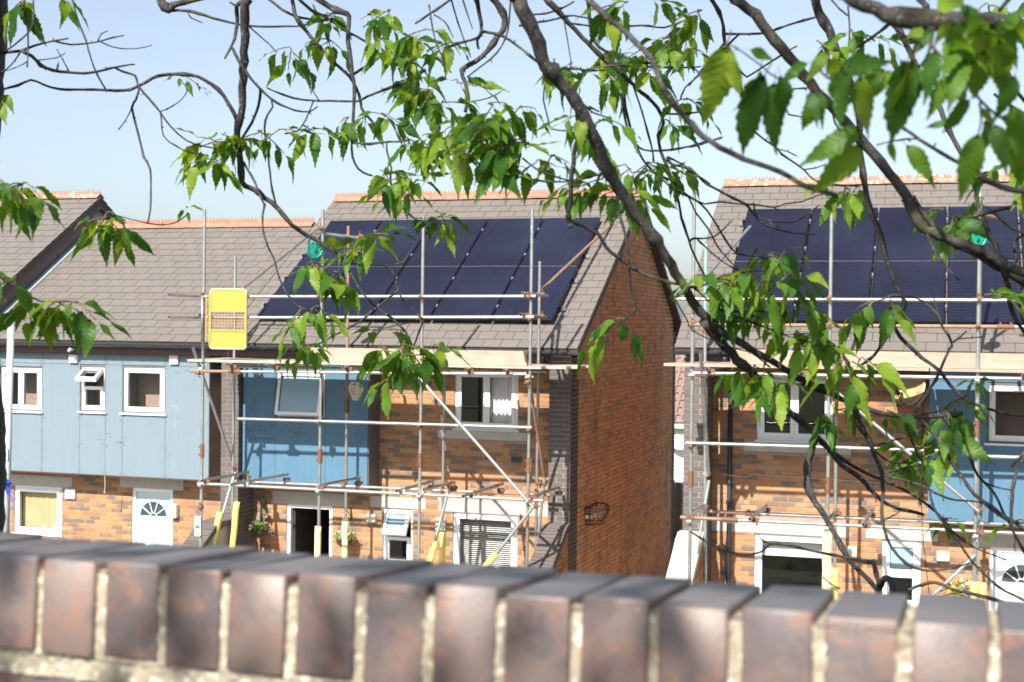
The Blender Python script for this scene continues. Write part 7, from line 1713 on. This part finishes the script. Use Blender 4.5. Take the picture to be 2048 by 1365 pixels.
def lichen_mortar():
    m, t, b = nodes('lichened_mortar')
    c = mix(t, ramp(t, noise(t, 60, 5, .7, 'World'), [(.35,0),(.65,1)]), (.27,.23,.165), (.42,.37,.28))
    c = mix(t, ramp(t, noise(t, 85, 3, .5, 'World'), [(.56,0),(.62,.95)]), c, (.66,.62,.50))
    c = mix(t, ramp(t, noise(t, 35, 3, .5, 'World'), [(.70,0),(.76,.6)]), c, (.40,.30,.11))
    c = mix(t, ramp(t, noise(t, 45, 4, .5, 'World', None, 1), [(.60,0),(.70,.7)]), c, (.10,.09,.07))
    t.links.new(c, b.inputs['Base Color']); b.inputs['Roughness'].default_value = .95; bump(t, b, noise(t, 180, 4, .7, 'World'), .8, .006); return m
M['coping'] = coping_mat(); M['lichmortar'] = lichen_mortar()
WX, WY, WZ = 5.0020, -20.4627, 5.3189
FW = thing('boundary_wall', 'brown brick boundary wall with brick-on-edge coping across the foreground', 'wall', (WX,WY,3.9))
import bmesh
def soft_brick(sx, sy, sz, r, seed, seg=2):
    bm = bmesh.new(); bmesh.ops.create_cube(bm, size=1)
    for v in bm.verts: v.co = Vector((v.co.x*sx, v.co.y*sy, v.co.z*sz))
    bmesh.ops.bevel(bm, geom=list(bm.edges), offset=r, segments=seg, profile=.5, affect='EDGES')
    rg = random.Random(seed)
    for v in bm.verts: v.co += Vector((rg.uniform(-1,1),rg.uniform(-1,1),rg.uniform(-1,1)))*.0009
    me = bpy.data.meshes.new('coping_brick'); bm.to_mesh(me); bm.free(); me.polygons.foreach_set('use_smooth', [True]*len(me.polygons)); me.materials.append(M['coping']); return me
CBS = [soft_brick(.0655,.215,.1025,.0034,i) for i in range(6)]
random.seed(21)
TILT = -.07
for i in range(-26, 40):
    x = i*.075 + .0375
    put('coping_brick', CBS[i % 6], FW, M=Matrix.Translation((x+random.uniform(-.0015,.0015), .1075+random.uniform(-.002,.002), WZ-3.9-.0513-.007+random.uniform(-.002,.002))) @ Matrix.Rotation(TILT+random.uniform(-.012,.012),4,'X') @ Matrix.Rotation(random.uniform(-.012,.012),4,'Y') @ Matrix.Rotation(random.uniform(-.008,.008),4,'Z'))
def rough_slab(x0, x1, y0, y1, z0, z1, st, amp, name, mat, parent):
    rg = random.Random(8); m = MB(); nx = max(1,int((x1-x0)/st)); nz = max(1,int((z1-z0)/st)); ny = max(1,int((y1-y0)/st))
    def g(u0, u1, nu, v0, v1, nv, f):
        base = len(m.v)
        for j in range(nv+1):
            for i in range(nu+1): m.v.append(f(u0+(u1-u0)*i/nu, v0+(v1-v0)*j/nv, rg.uniform(-amp,amp)))
        for j in range(nv):
            for i in range(nu): a = base+j*(nu+1)+i; m.f.append((a,a+1,a+nu+2,a+nu+1))
    g(x0,x1,nx,z0,z1,nz,lambda u,v,r: (u, y0+r+(v-z0-.05)*.07, v)); g(x0,x1,nx,y0,y1,ny,lambda u,v,r: (u, v, z1+r-.07*(v-y0)))
    return m.build(name, mat, parent, True)
OFF[FW.name] = (0,0,0)
rough_slab(-1.95,2.95,.0038,.211,WZ-3.9-.105,WZ-3.9-.0105,.006,.0016,'mortar_joints',M['lichmortar'],FW)
rough_slab(-1.95,2.95,.004,.21,WZ-3.9-.128,WZ-3.9-.106,.009,.004,'mortar_bed',M['lichmortar'],FW)
MB().box(-1.95,2.95,.02,.20,-.2,WZ-3.9-.13).build('wall_core', M['lichmortar'], FW)
sb = soft_brick(.215,.1,.065,.006,50)
for r in range(14):
    for i in range(-9,14):
        put('brick', sb, FW, M=Matrix.Translation((i*.225+(r % 2)*.1125+random.uniform(-.002,.002), .05+.006, WZ-3.9-.155-r*.075)) @ Matrix.Rotation(random.uniform(-.01,.01),4,'Y'))
